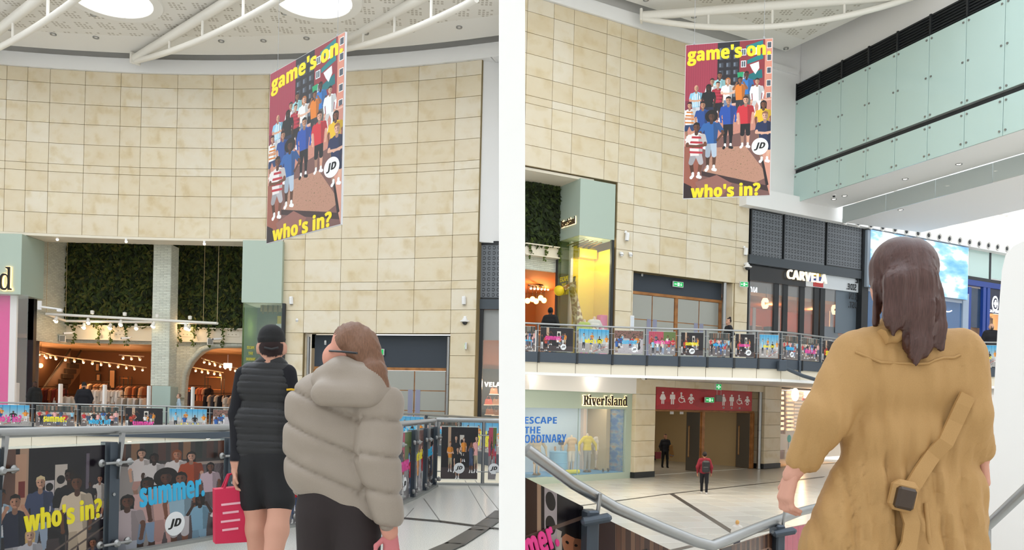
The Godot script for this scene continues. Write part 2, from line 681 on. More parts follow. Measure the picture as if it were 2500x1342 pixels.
# a standing or sitting figure; x, y = top of the head, h = standing height in pixels
func fig(im: Image, x: float, y: float, h: float, skin: String, hair: String, top: String, low: String, o := {}):
	var sk := Color(skin)
	var tp := Color(top)
	var lw := Color(low)
	var hr := Color(hair) if hair != "" else sk
	var u := h / 7.5
	var dark := sk.darkened(0.25)
	var long_: bool = o.get("trousers", true)
	var sit: bool = o.get("sit", false)
	var lean: float = o.get("lean", 0.0) * u
	var hip := y + u * 3.9
	var shx := x + lean * 0.3
	if o.get("longhair", false):
		cap(im, x, y + u * 0.5, x - lean * 0.1, y + u * 1.7, u * 0.5, u * 0.42, hr)
	if o.get("afro", false):
		ell(im, x, y + u * 0.55, u * 0.85, u * 0.8, hr)
	for s in [-1.0, 1.0]:
		var kx: float = x + lean + s * u * (0.42 if not sit else 0.6)
		var ky: float = hip + u * (1.55 if not sit else 0.9)
		var fy: float = ky + u * (1.7 if not sit else 1.6)
		var fx: float = x + lean + s * u * (0.4 if not sit else 0.35)
		cap(im, kx, ky, fx, fy, u * 0.26, u * 0.17, lw if long_ else (sk if s > 0 else dark))
		cap(im, x + lean + s * u * 0.3, hip, kx, ky, u * 0.42, u * 0.32, lw.darkened(0.12) if s < 0 else lw)
		cap(im, fx, fy - u * 0.3, fx, fy, u * 0.17, u * 0.17, Color("efeeec"))
		cap(im, fx - u * 0.12, fy + u * 0.12, fx + s * u * 0.2, fy + u * 0.2, u * 0.19, u * 0.2, Color(o.get("shoe", "f4f3f2")))
	pol(im, [shx - u * 0.95, y + u * 1.55, shx - u * 0.35, y + u * 1.25, shx + u * 0.35, y + u * 1.25, shx + u * 0.95, y + u * 1.55, x + lean + u * 0.72, hip + u * 0.1, x + lean - u * 0.72, hip + u * 0.1], tp)
	pol(im, [shx + u * 0.25, y + u * 1.4, shx + u * 0.95, y + u * 1.55, x + lean + u * 0.72, hip + u * 0.1, x + lean + u * 0.35, hip + u * 0.1], tp.darkened(0.22))
	if o.has("stripe"):
		for i in 4:
			pol(im, [shx - u * 0.85, y + u * (1.6 + i * 0.6), shx + u * 0.8, y + u * (1.75 + i * 0.6), shx + u * 0.8, y + u * (2.0 + i * 0.6), shx - u * 0.85, y + u * (1.85 + i * 0.6)], Color(o.stripe))
	if o.has("vstripe"):
		for i in 4:
			pol(im, [shx - u * (0.75 - i * 0.42), y + u * 1.45, shx - u * (0.55 - i * 0.42), y + u * 1.45, x + lean - u * (0.45 - i * 0.36), hip, x + lean - u * (0.6 - i * 0.36), hip], Color(o.vstripe))
	var arm: String = o.get("arm", "down")
	for s in [-1.0, 1.0]:
		var ex: float = shx + s * u * 1.15
		var ey: float = y + u * 2.75
		var wx: float = shx + s * u * 1.0
		var wy: float = y + u * 3.9
		if arm == "fold":
			wx = shx - s * u * 0.4
			wy = y + u * 2.9
		elif arm == "hip":
			ex = shx + s * u * 1.55
			wx = shx + s * u * 0.8
			wy = y + u * 3.6
		elif arm == "up":
			ex = shx + s * u * 1.2
			ey = y + u * 2.1
			wx = shx + s * u * 0.6
			wy = y + u * 1.0
		cap(im, shx + s * u * 0.85, y + u * 1.7, lerpf(shx + s * u * 0.85, ex, 0.7), lerpf(y + u * 1.7, ey, 0.7), u * 0.3, u * 0.28, tp if s < 0 else tp.darkened(0.18))
		cap(im, lerpf(shx + s * u * 0.85, ex, 0.8), lerpf(y + u * 1.7, ey, 0.8), ex, ey, u * 0.19, u * 0.17, sk if not o.get("sleeves", false) else tp)
		cap(im, ex, ey, wx, wy, u * 0.17, u * 0.13, sk if not o.get("sleeves", false) else tp)
		ell(im, wx, wy, u * 0.17, u * 0.17, sk)
	cap(im, shx, y + u * 0.9, shx, y + u * 1.35, u * 0.2, u * 0.22, dark)
	ell(im, x, y + u * 0.55, u * 0.38, u * 0.52, sk)
	ell(im, x + u * 0.2, y + u * 0.6, u * 0.2, u * 0.42, dark)
	if hair != "":
		pol(im, [x - u * 0.42, y + u * 0.5, x - u * 0.36, y + u * 0.12, x, y - u * 0.05, x + u * 0.36, y + u * 0.12, x + u * 0.42, y + u * 0.5, x + u * 0.25, y + u * 0.3, x - u * 0.25, y + u * 0.28], hr)
	if h > 90:
		for s in [-1.0, 1.0]:
			ell(im, x + s * u * 0.15 - u * 0.05, y + u * 0.55, maxf(1.0, u * 0.06), maxf(1.0, u * 0.05), Color("241a16"))
		im.fill_rect(Rect2i(int(x - u * 0.15), int(y + u * 0.83), maxi(2, int(u * 0.26)), maxi(1, int(u * 0.05))), Color("7a3f38"))
func speckle(im: Image, r: Rect2i, c: Color, n: int, s: int, amt := 0.3):
	for i in n:
		var x := rng.randi_range(r.position.x, r.end.x - 1)
		var y := rng.randi_range(r.position.y, r.end.y - 1)
		im.fill_rect(Rect2i(x, y, rng.randi_range(1, s), rng.randi_range(1, maxi(1, s / 2))), im.get_pixel(clampi(x, 0, im.get_width() - 1), clampi(y, 0, im.get_height() - 1)).lerp(c, amt))
func big_poster() -> Image:
	var W := 670
	var H := 1180
	var im := Image.create_empty(W, H, false, Image.FORMAT_RGB8)
	im.fill(Color("a2384c"))
	for i in 14:
		im.fill_rect(Rect2i(8 + i * 18, 0, 2, 470), Color("872b40"))
	# towers behind
	im.fill_rect(Rect2i(250, 0, 180, 480), Color("1f1c22"))
	for j in 7:
		for i in 3:
			im.fill_rect(Rect2i(262 + i * 56, 40 + j * 58, 34, 36), Color("3b3f48"))
			im.fill_rect(Rect2i(264 + i * 56, 44 + j * 58, 14, 28), Color("6b7684"))
	im.fill_rect(Rect2i(420, 0, 200, 480), Color("8e3038"))
	pol(im, [470, 40, 600, 5, 600, 60, 470, 90], Color("157f84"))
	pol(im, [480, 150, 600, 105, 605, 145, 480, 180], Color("0f7d80"))
	pol(im, [490, 260, 595, 225, 600, 290, 490, 310], Color("0d6d72"))
	for j in 4:
		im.fill_rect(Rect2i(432, 60 + j * 90, 40, 52), Color("dfe3e4"))
		im.fill_rect(Rect2i(438, 66 + j * 90, 12, 40), Color("57616a"))
		im.fill_rect(Rect2i(454, 66 + j * 90, 12, 40), Color("57616a"))
	pol(im, [500, 185, 570, 165, 575, 215, 545, 260, 520, 225], Color("e9e7e6"))
	pol(im, [530, 60, 570, 50, 560, 110, 535, 115], Color("e3e2e0"))
	im.fill_rect(Rect2i(615, 0, 55, 620), Color("d9907a"))
	for j in 6:
		im.fill_rect(Rect2i(630, 20 + j * 96, 36, 50), Color("efe9e2"))
		im.fill_rect(Rect2i(634, 25 + j * 96, 28, 40), Color("4e5560"))
	# long wall, ground, plinths
	pol(im, [0, 590, 180, 500, 670, 440, 670, 760, 0, 820], Color("c98a78"))
	pol(im, [0, 430, 150, 430, 190, 500, 0, 590], Color("7e2f40"))
	pol(im, [180, 482, 670, 450, 670, 462, 180, 500], Color("dfb09c"))
	speckle(im, Rect2i(180, 500, 480, 240), Color("8d5d55"), 300, 10, 0.35)
	for i in 3:
		cap(im, 250 + i * 18, 560 + i * 10, 280 + i * 14, 640 - i * 20, 3, 3, Color("3a3560"))
	pol(im, [0, 800, 300, 720, 670, 660, 670, 1180, 0, 1180], Color("7a5650"))
	pol(im, [250, 800, 480, 800, 660, 1040, 560, 1080, 150, 980], Color("b98a74"))
	speckle(im, Rect2i(150, 800, 480, 260), Color("6f5a44"), 900, 6, 0.5)
	speckle(im, Rect2i(190, 820, 380, 220), Color("50602f"), 60, 9, 0.7)
	pol(im, [140, 975, 660, 1110, 660, 1150, 140, 1010], Color("3d2a2b"))
	pol(im, [590, 830, 670, 820, 670, 1180, 650, 1110], Color("d79a86"))
	pol(im, [585, 830, 600, 830, 660, 1100, 640, 1110], Color("241a1c"))
	pol(im, [0, 780, 60, 790, 130, 850, 130, 1000, 90, 1120, 0, 1120], Color("9a5b4a"))
	pol(im, [90, 1060, 260, 1010, 380, 1080, 300, 1180, 130, 1140], Color("96645a"))
	pol(im, [0, 1060, 60, 1090, 90, 1180, 0, 1180], Color("2b1a1e"))
	# people, back row first
	fig(im, 270, 225, 330, "8a5a40", "1d1412", "9fd3d8", "2a2a33")
	fig(im, 478, 232, 330, "5a3826", "1a1210", "2f77c0", "5a5b58")
	pol(im, [405, 238, 455, 235, 450, 275, 410, 278], Color("1ea06a"))
	fig(im, 212, 268, 320, "b98c70", "2a1c18", "e4e0e0", "2f3038")
	fig(im, 88, 312, 320, "d3a183", "", "8cc5e0", "c9ccd2", {"vstripe": "eef2f4", "arm": "fold"})
	fig(im, 258, 296, 310, "d9ab90", "3a2620", "a32436", "1c1a22", {"stripe": "b93246"})
	fig(im, 335, 272, 320, "e0b39a", "b06a35", "eceae8", "7d93b4", {"longhair": true, "arm": "fold"})
	fig(im, 430, 272, 330, "8d5c3f", "241712", "e2812a", "35353a", {"arm": "up"})
	fig(im, 560, 290, 320, "d0a084", "1c1715", "eceded", "e6e5e4", {"sit": true, "sleeves": true})
	fig(im, 186, 312, 330, "3e281e", "17100e", "17181c", "232c48", {"longhair": true, "sit": true})
	fig(im, 38, 440, 330, "cf9a7c", "2a1a16", "ecebea", "26406b", {"stripe": "d07a2a", "sit": true, "trousers": false, "arm": "fold"})
	fig(im, 142, 440, 370, "bf8a6d", "1c1412", "234c92", "1d2f62")
	fig(im, 342, 415, 400, "c69274", "1a1413", "2350a8", "15151b", {"sleeves": true, "shoe": "17171b"})
	fig(im, 475, 420, 395, "dca68c", "3a2520", "cf2f3a", "16161b", {"trousers": false})
	fig(im, 612, 462, 380, "7b4c33", "1a1110", "e8bd2c", "a08560", {"longhair": true})
	fig(im, 212, 525, 455, "5b3a2a", "17100f", "2c63a6", "b4c3d4", {"afro": true, "trousers": false, "arm": "hip"})
	fig(im, 625, 545, 430, "dfae95", "8f5f42", "1d2b52", "17223f", {"sit": true, "trousers": false, "arm": "fold"})
	fig(im, 95, 600, 480, "6d4330", "1c1310", "e9e2e0", "b5b3b8", {"stripe": "b8303c", "trousers": false, "arm": "fold", "sit": true})
	return im
const SKINS := ["d8ab90", "c38f72", "8a5a40", "5d3b2a", "e2b9a2", "6d4633"]
const HAIRS := ["1a1412", "2a1c17", "5a3a25", "120e0d", "8a5a30"]
const TOPS := ["ecebea", "2d5fa8", "c8343c", "8ec4dc", "e7912f", "1c1d22", "d9d2c4", "e6a9a4", "b9412f", "41506b"]
const LOWS := ["8fa6c4", "1c1c22", "d9d8d6", "49597a", "2a2d35", "b9a98a"]
func crowd(w: int, h: int, style: int, n: int, seed_: int) -> Image:
	rng.seed = seed_
	var im := Image.create_empty(w, h, false, Image.FORMAT_RGB8)
	match style:
		0:   # a court under a blue evening sky
			for y in h:
				im.fill_rect(Rect2i(0, y, w, 1), Color("3f9fd0").lerp(Color("c9c4be"), clampf(y / (h * 0.62), 0, 1)))
			for i in 7:
				im.fill_rect(Rect2i(int(w * (i + 0.3) / 7.0), 0, 2, int(h * 0.62)), Color("2b3f52"))
			im.fill_rect(Rect2i(0, int(h * 0.62), w, h), Color("a8a29e"))
			cap(im, w * 0.5, h * 0.95, w * 0.95, h * 0.7, 2, 2, Color("c04a3c"))
		1:   # a grey street with a wall
			im.fill(Color("6e6664"))
			im.fill_rect(Rect2i(0, 0, w, int(h * 0.3)), Color("3d4440"))
			for i in 10:
				im.fill_rect(Rect2i(int(w * i / 10.0), 0, int(w * 0.06), int(h * 0.22)), Color(["7a5a48", "56504a", "8d8478", "2c2f30"][rng.randi() % 4]))
			im.fill_rect(Rect2i(0, int(h * 0.3), w, int(h * 0.14)), Color("b1a59b"))
		2:   # a dark yard with loudspeakers
			im.fill(Color("17141a"))
			im.fill_rect(Rect2i(int(w * 0.18), 0, int(w * 0.08), int(h * 0.55)), Color("b89a80"))
			im.fill_rect(Rect2i(int(w * 0.5), int(h * 0.15), int(w * 0.12), int(h * 0.4)), Color("c9c2b8"))
			ell(im, w * 0.56, h * 0.28, w * 0.04, w * 0.04, Color("1a191c"))
			ell(im, w * 0.56, h * 0.44, w * 0.045, w * 0.045, Color("1a191c"))
			im.fill_rect(Rect2i(0, int(h * 0.78), w, h), Color("433a3c"))
		3:   # a pink wall
			im.fill(Color("b2485c"))
			for i in 12:
				im.fill_rect(Rect2i(int(w * i / 12.0), 0, 2, int(h * 0.5)), Color("93364c"))
			im.fill_rect(Rect2i(int(w * 0.55), 0, int(w * 0.45), int(h * 0.4)), Color("5d6f3c"))
			im.fill_rect(Rect2i(0, int(h * 0.55), w, h), Color("8a8587"))
		4:   # pale street with scooters
			im.fill(Color("b4aeb2"))
			im.fill_rect(Rect2i(0, 0, w, int(h * 0.34)), Color("7d5a52"))
			speckle(im, Rect2i(0, 0, w, int(h * 0.34)), Color("2f3a2a"), 120, 14, 0.8)
			for c in [0.16, 0.85]:
				ell(im, w * c, h * 0.72, w * 0.06, w * 0.06, Color("17171a"))
				cap(im, w * c, h * 0.66, w * (c + 0.04), h * 0.42, w * 0.04, w * 0.015, Color("232329"))
	speckle(im, Rect2i(0, int(h * 0.5), w, int(h * 0.5)), Color("2a2426"), 80, 8, 0.3)
	for i in n:
		var t := (i + 0.5) / n
		var hh := h * rng.randf_range(0.52, 0.74)
		var x := w * clampf(fmod(t * 3.7 + 0.07, 1.0), 0.05, 0.95) + rng.randf_range(-0.03, 0.03) * w
		fig(im, x, h * lerpf(0.14, 0.36, t) + rng.randf_range(-0.04, 0.04) * h, hh, SKINS[rng.randi() % 6], HAIRS[rng.randi() % 5], TOPS[rng.randi() % 10], LOWS[rng.randi() % 6],
			{"longhair": rng.randf() < 0.5, "trousers": rng.randf() < 0.5, "arm": ["down", "fold", "hip", "up"][rng.randi() % 4], "sit": rng.randf() < 0.3})
	if style == 0:
		for c in [0.62, 0.78]:
			for k in 40:
				var a := TAU * k / 40
				ell(im, w * c + cos(a) * w * 0.055, h * 0.8 + sin(a) * w * 0.055, 1.5, 1.5, Color("17181c"))
		cap(im, w * 0.62, h * 0.8, w * 0.7, h * 0.6, 2, 2, Color("17181c"))
		cap(im, w * 0.78, h * 0.8, w * 0.7, h * 0.6, 2, 2, Color("17181c"))
	return im
func near_panel_a() -> Image:
	var im := crowd(420, 448, 2, 0, 3)
	im.fill_rect(Rect2i(0, 0, 60, 448), Color("6b4f42"))
	im.fill_rect(Rect2i(60, 20, 40, 230), Color("c79f83"))
	im.fill_rect(Rect2i(72, 120, 24, 60), Color("7a2a24"))
	im.fill_rect(Rect2i(172, 125, 36, 120), Color("c6c2c2"))
	ell(im, 190, 150, 15, 16, Color("17171a"))
	ell(im, 190, 195, 13, 14, Color("17171a"))
	im.fill_rect(Rect2i(330, 0, 90, 330), Color("221c26"))
	im.fill_rect(Rect2i(338, 30, 14, 260), Color("6a6270"))
	fig(im, 400, 120, 200, "c08a70", "17110f", "d8d3cc", "cbb9a0", {"sit": true, "trousers": false})
	fig(im, 360, 140, 170, "4a3024", "120d0c", "2a2a30", "1b1b20", {"sit": true})
	fig(im, 155, 105, 330, "d7a88c", "d9c79b", "3d4c6e", "9db2c9", {"sleeves": true})
	fig(im, 270, 85, 380, "3b281f", "110c0b", "17171c", "1a1a20", {"sleeves": true, "arm": "fold"})
	fig(im, 300, 110, 420, "6b4631", "16100e", "e2d3bb", "d9c7ac", {"lean": 0.2})
	fig(im, 10, 140, 330, "8a5b42", "1a1210", "a5c4da", "20222b", {"vstripe": "e6ecef"})
	fig(im, 62, 165, 360, "c39074", "1a1210", "1d2740", "b9bcc0", {"arm": "up", "trousers": false})
	fig(im, 120, 300, 300, "e0b79c", "d9b777", "cfd3dc", "6d6a70", {"longhair": true})
	for i in 3:
		cap(im, 130, 440 - i * 8 + i * 50, 420, 290 + i * 46, 4, 4, Color("6d6058"))
	for x in [180, 260, 350]:
		cap(im, x, 410 - (x - 130) * 0.5, x, 448, 3, 3, Color("5b4f49"))
	fig(im, 375, 370, 260, "b98066", "141013", "26345c", "1a1f33", {"sleeves": true})
	return im
func near_panel_b() -> Image:
	var im := crowd(360, 400, 1, 0, 4)
	im.fill(Color("5e5458"))
	im.fill_rect(Rect2i(0, 0, 360, 90), Color("3f3a38"))
	for i in 9:
		im.fill_rect(Rect2i(i * 42, 0, 26, 70), Color(["6d4a3c", "8b6a50", "2b3430", "553c36"][i % 4]))
	pol(im, [0, 80, 60, 90, 200, 320, 90, 400, 0, 400], Color("9f9a97"))
	im.fill_rect(Rect2i(60, 84, 300, 12), Color("a89a90"))
	for i in 40:
		cap(im, 200 + (i % 20) * 9, 96, 200 + ((i * 7) % 20) * 9, 250, 1, 1, Color("7d7476"))
	fig(im, 75, 20, 230, "d3a68c", "1d1614", "ded8d6", "d6a89c", {"longhair": true, "sit": true, "trousers": false})
	fig(im, 115, 40, 230, "3e281e", "120d0c", "dcd9d8", "29242a", {"longhair": true, "sit": true})
	fig(im, 190, 30, 250, "c0876a", "8a4a28", "e4e0de", "d7d4d2", {"longhair": true})
	fig(im, 240, 40, 260, "d6a68e", "1b1312", "b04a22", "35323c", {"longhair": true})
	fig(im, 310, 90, 230, "7a4d38", "15100f", "d9c2cf", "6e6268", {"longhair": true})
	fig(im, 95, 130, 330, "4d3226", "120e0d", "d9b4b0", "8aa6c6", {"longhair": true, "trousers": false})
	fig(im, 155, 110, 360, "5c3b2c", "1a1211", "d8aea6", "d7aaa4", {"afro": true})
	fig(im, 205, 120, 340, "8a5a44", "17110f", "a8cfe4", "d8d6da", {"longhair": true, "trousers": false})
	fig(im, 35, 190, 330, "6a4433", "120d0c", "c9bcc0", "b9c2cf", {"longhair": true, "trousers": false})
	fig(im, 275, 220, 270, "3f2a20", "120d0c", "8fc3e2", "93bfdc", {"longhair": true, "trousers": false, "arm": "up"})
	return im
func exit_print(arrow: int) -> Image:
	var im := Image.create_empty(128, 52, false, Image.FORMAT_RGB8)
	im.fill(Color("0f9a4a"))
	im.fill_rect(Rect2i(50, 8, 28, 36), Color("eafff2"))
	fig(im, 63, 12, 30, "0f9a4a", "0f9a4a", "0f9a4a", "0f9a4a", {"shoe": "0f9a4a"})
	var ax := 100.0 if arrow > 0 else 26.0
	var tx := 26.0 if arrow > 0 else 102.0
	for i in 4:
		im.fill_rect(Rect2i(int(tx) - 16 + i * 8, 20, 6, 12), Color("d6ffe6"))
	if arrow == 1:
		cap(im, ax, 10, ax, 36, 3, 3, Color("eafff2"))
		pol(im, [ax - 12, 26, ax + 12, 26, ax, 44], Color("eafff2"))
	else:
		cap(im, ax - 8, 26, ax + 12, 26, 3, 3, Color("eafff2"))
		pol(im, [ax - 16, 26, ax - 2, 14, ax - 2, 38], Color("eafff2"))
	return im
func wc_print() -> Image:
	var im := Image.create_empty(1024, 210, false, Image.FORMAT_RGB8)
	im.fill(Color("c01f2c"))
	for j in 26:
		for i in 128:
			if (sin(i * 0.13) + sin(j * 0.31 + i * 0.05)) > 0.5:
				ell(im, i * 8 + 4, j * 8 + 4, 3, 3, Color("93121f"))
	var w := Color("f6eeee")
	for side in [0, 1]:
		var x0 := 62.0 if side == 0 else 690.0
		for k in 4:
			var x := x0 + k * 93.0
			if k == 0 or k == 1:
				ell(im, x, 50, 11, 11, w)
				if k == 0:
					pol(im, [x - 10, 64, x + 10, 64, x + 26, 118, x - 26, 118], w)
					for s in [-1, 1]:
						cap(im, x + s * 8, 118, x + s * 8, 154, 6, 6, w)
						cap(im, x + s * 12, 68, x + s * 26, 104, 4, 4, w)
				else:
					pol(im, [x - 20, 64, x + 20, 64, x + 20, 110, x - 20, 110], w)
					for s in [-1, 1]:
						cap(im, x + s * 9, 108, x + s * 9, 154, 7, 7, w)
						cap(im, x + s * 20, 70, x + s * 22, 106, 5, 5, w)
			elif k == 2:
				ell(im, x - 8, 48, 10, 10, w)
				cap(im, x - 8, 62, x - 6, 98, 7, 7, w)
				cap(im, x - 6, 98, x + 20, 100, 6, 6, w)
				cap(im, x + 20, 100, x + 30, 134, 6, 5, w)
				cap(im, x - 6, 80, x + 14, 80, 4, 4, w)
				for a in 40:
					var t := 0.3 + a * 0.1
					ell(im, x - 4 + cos(t) * 27, 112 + sin(t) * 27, 4, 4, w)
			else:
				ell(im, x, 64, 15, 15, w)
				cap(im, x - 14, 92, x + 14, 92, 12, 12, w)
				pol(im, [x - 20, 100, x + 20, 100, x + 12, 122, x - 12, 122], w)
				for s in [-1, 1]:
					cap(im, x + s * 16, 128, x + s * 6, 144, 6, 6, w)
					cap(im, x + s * 22, 90, x + s * 30, 108, 5, 4, w)
			if side == 1 and k < 3:
				im.fill_rect(Rect2i(int(x - 8), 172, 18, 18), Color("d8cfd2"))
				im.fill_rect(Rect2i(int(x - 4), 176, 10, 10), Color("40424c"))
	return im
func c_pattern() -> Image:
	var im := Image.create_empty(256, 128, false, Image.FORMAT_RGB8)
	im.fill(Color("6d7278"))
	for r in 2:
		for k in 4:
			var cx := k * 64 + 32.0
			var cy := r * 64 + 32.0
			var s := 1.0 if k % 2 == 0 else -1.0
			var o := [-20, -9, -9, -22, 10, -22, 20, -11, 20, -6, 9, -6, 5, -12, -5, -12, -10, -6, -10, 6, -5, 12, 5, 12, 9, 6, 20, 6, 20, 11, 10, 22, -9, 22, -20, 9]
			var q := []
			for i in range(0, o.size(), 2):
				q.append(cx + o[i] * s)
				q.append(cy + o[i + 1])
			pol(im, q, Color("2d3034"))
	return im
func sky_print() -> Image:
	return noise_img(256, 0.012, 31, ramp([0.0, "5d9fd8", 0.42, "8fc0e8", 0.58, "d6e6f4", 0.75, "f2f5f9", 1.0, "ffffff"]), 5)
func make_prints():
	prints["poster"] = printed(big_poster(), 0.0, 0.4)
	for i in 6:
		prints["p%d" % i] = printed(crowd(288, 176, [0, 1, 2, 4, 3, 1][i], [5, 9, 8, 8, 9, 10][i], 40 + i), 0.0, 0.25)
	for i in 3:
		prints["q%d" % i] = printed(crowd(300, 260, [2, 3, 4][i], [6, 7, 7][i], 70 + i), 0.0, 0.25)
	prints["near_a"] = printed(near_panel_a(), 0.0, 0.25)
	prints["near_b"] = printed(near_panel_b(), 0.0, 0.25)
	var nc := crowd(320, 1300, 2, 0, 91)
	nc.fill_rect(Rect2i(100, 0, 70, 900), Color("b9b2b4"))
	for y in [60, 190, 320]:
		ell(nc, 135, y, 28, 50, Color("19181b"))
	nc.fill_rect(Rect2i(0, 0, 60, 1300), Color("3a2620"))
	fig(nc, 60, 330, 1100, "c99a80", "2a1a14", "2b3f6a", "26262c", {"longhair": true})
	fig(nc, 262, 150, 1250, "b97a58", "17110f", "1f7a4e", "15151a", {})
	cap(nc, 0, 320, 320, 60, 9, 9, Color("6d5a50"))
	cap(nc, 0, 560, 320, 300, 9, 9, Color("6d5a50"))
	prints["near_c"] = printed(nc, 0.0, 0.25)
	var nd := Image.create_empty(512, 700, false, Image.FORMAT_RGB8)
	nd.fill(Color("4a352e"))
	for i in 22:
		nd.fill_rect(Rect2i(i * 24, 0, 21, 700), Color(["6a4a3a", "7a5a46", "523a30", "8a6a54"][i % 4]))
	nd.fill_rect(Rect2i(0, 0, 90, 260), Color("38282c"))
	nd.fill_rect(Rect2i(330, 60, 182, 120), Color("a88a78"))
	fig(nd, 150, 90, 640, "8a5a40", "17110f", "2a2a30", "1a1a20", {"longhair": true})
	fig(nd, 250, 40, 680, "c08a6c", "1a1412", "dcd8d4", "2b3550", {"arm": "fold"})
	fig(nd, 380, 110, 600, "d8a890", "5a3a28", "b0483c", "20202a", {"longhair": true})
	fig(nd, 460, 70, 640, "6a4432", "120d0c", "ececec", "4a5570", {})
	prints["near_d"] = printed(nd, 0.0, 0.25)
	for k in ["near_a", "near_b", "near_c", "near_d"]:
		prints[k].albedo_color = Color("d2cccb")
	prints["exit_down"] = printed(exit_print(1), 0.9)
	prints["exit_left"] = printed(exit_print(-1), 0.9)
	prints["wc"] = printed(wc_print(), 0.0, 0.4)
	var cp := printed(c_pattern(), 0.0, 0.4)
	prints["cc"] = cp
	prints["clouds"] = printed(sky_print(), 0.55, 0.3)

# ---------- the two halls ----------
const WALL_R := 0.507
func arc_d(x: float) -> float:
	return 40.05 - (x + 17.0) * (x + 17.0) / 90.0
func arc_pt(px: float, py: float) -> Vector3:
	var p := P(px, py, 39.0)
	for i in 8:
		p = P(px, py, arc_d(p.x))
	return p
func wall_frame() -> Transform3D:
	return frame(0, 35.75, WALL_R)
# horizontal plate from a polygon of (x, depth) pairs; y is its underside
func plate(parent: Node3D, called: String, m: Material, a: Array, y: float, t: float) -> MeshInstance3D:
	return put(parent, called, prism(poly(a), t), m, Transform3D(Basis(Vector3.RIGHT, -PI / 2), Vector3(0, y + t, 0)))
func box_at(parent: Node3D, called: String, m: Material, lo: Vector3, hi: Vector3, bev := 0.0) -> MeshInstance3D:
	return lb(parent, called, m, Transform3D(), lo, hi, bev)
func pol_row(n: int, f: Callable) -> Array:
	var o := []
	for i in n:
		o.append_array(f.call(i))
	return o
func slabs(parent: Node3D, fr: Transform3D, nx: int, nz: int, sx: float, sz: float, keep: Callable, y: float):
	for j in nz:
		for i in nx:
			var c := fr * Vector3((i + 0.5) * sx, 0, -(j + 0.5) * sz)
			if keep.call(c):
				put(parent, "floor_tile", cbox(Vector3(sx - 0.02, 0.03, sz - 0.02), 0.004), mats["terrazzo%d" % ((i * 7 + j * 5) % 3)], Transform3D(fr.basis, Vector3(c.x, y - 0.005, c.z)))
func shell():
	var w := struct("wall_divider", Transform3D(Basis(), Vector3(0, 0, -3)), "tall white dividing wall between the two halls, seen end-on")
	var tilt := Transform3D(Basis(Vector3.BACK, ROLL), EYE)
	put(w, "plaster", cbox(Vector3(0.096, 40, 43), 0.0), mats.white, tilt * Transform3D(Basis(), Vector3(0, 6, -24.5)))
	# floors
	var f := struct("floor_landing", Transform3D(), "speckled grey terrazzo landing with dark inlaid bands inside the curved balustrade")
	plate(f, "slab", mats.terrazzo0, [-4.0, -7.9, 6, -7.9, 6, 4.6, 0.1, 4.6, 0.1, 14.1, -1.28, 14.1, -1.3, 12.7, -1.56, 10.9, -1.85, 9.9, -2.35, 9.1, -2.95, 8.3, -3.6, 7.1, -4.0, 6.1], -0.4, 0.4)
	var g := struct("floor_ground", Transform3D(), "pale speckled terrazzo floor of the lower concourse")
	box_at(g, "slab", mats.terrazzo2, Vector3(0.2, -2.9, -62), Vector3(36, -2.265, -4.7))
	var rf := frame(0, 35.75, WALL_R)
	slabs(g, frame(2.0, 19.0, 0.25), 15, 18, 1.2, 1.2, func(c: Vector3) -> bool: return c.x > 0.9 and c.x < 17.5 and -c.z > 19.3 and -c.z < 43.0, -2.25)
	var g2 := struct("floor_ground_under_void", Transform3D(), "floor of the lower level below the open void")
	box_at(g2, "slab", mats.terrazzo1, Vector3(-31, -5.6, -48), Vector3(-0.15, -5.0, 8))
	# dark inlays in the landing and the lower concourse
	var inl := func(parent: Node3D, pts: Array, y: float, wd: float, m: Material = null):
		for i in pts.size() - 1:
			var a: Vector3 = pts[i]
			var b: Vector3 = pts[i + 1]
			var l := Vector2(b.x - a.x, b.z - a.z).length()
			put(parent, "inlaid_band", cbox(Vector3(wd, 0.008, l + wd * 0.4)), m if m != null else mats.darkband, Transform3D(Basis(Vector3.UP, atan2(b.x - a.x, b.z - a.z)), Vector3((a.x + b.x) / 2, y + 0.013, (a.z + b.z) / 2)))
	var onf := func(px: float, py: float, y: float) -> Vector3:
		var r := ray(px, py)
		return EYE + r * ((y - EYE.y) / r.y)
	inl.call(f, [onf.call(983, 1266, 0.0), onf.call(1075, 1274, 0.0), onf.call(1222, 1293, 0.0)], 0.0, 0.05)
	inl.call(f, [onf.call(1060, 1352, 0.0), onf.call(1110, 1330, 0.0), onf.call(1165, 1296, 0.0), onf.call(1205, 1268, 0.0), onf.call(1226, 1250, 0.0)], 0.0, 0.2)
	inl.call(f, [onf.call(1035, 1217, 0.0), onf.call(1076, 1274, 0.0)], -0.013, 0.014, mats.joint)
	for q in [[1135, 1172, 1205, 1292], [1160, 1172, 1222, 1250], [985, 1268, 1010, 1240]]:
		inl.call(f, [onf.call(q[0], q[1], 0.0), onf.call(q[2], q[3], 0.0)], -0.014, 0.008, mats.joint)
	inl.call(g, [onf.call(1400, 1237, -2.25), onf.call(1640, 1205, -2.25), onf.call(1900, 1176, -2.25), onf.call(2010, 1163, -2.25)], -2.25, 0.14)
	inl.call(g, [onf.call(1640, 1206, -2.25), onf.call(1790, 1301, -2.25)], -2.25, 0.2)
	inl.call(g, [onf.call(1640, 1345, -2.25), onf.call(1790, 1310, -2.25), onf.call(1900, 1290, -2.25)], -2.25, 0.2)
	# the walls behind and beside the camera, and the glazed roof over the middle of the hall
	var e := struct("wall_rear", Transform3D(), "plain white wall behind the camera")
	box_at(e, "plaster", mats.white, Vector3(-31, -5.6, 8), Vector3(36, 26, 8.4))
	var e2 := struct("wall_side_west", Transform3D(), "plain white side wall of the hall")
	box_at(e2, "plaster", mats.white, Vector3(-31.4, -5.6, -48), Vector3(-31, 26, 8.4))
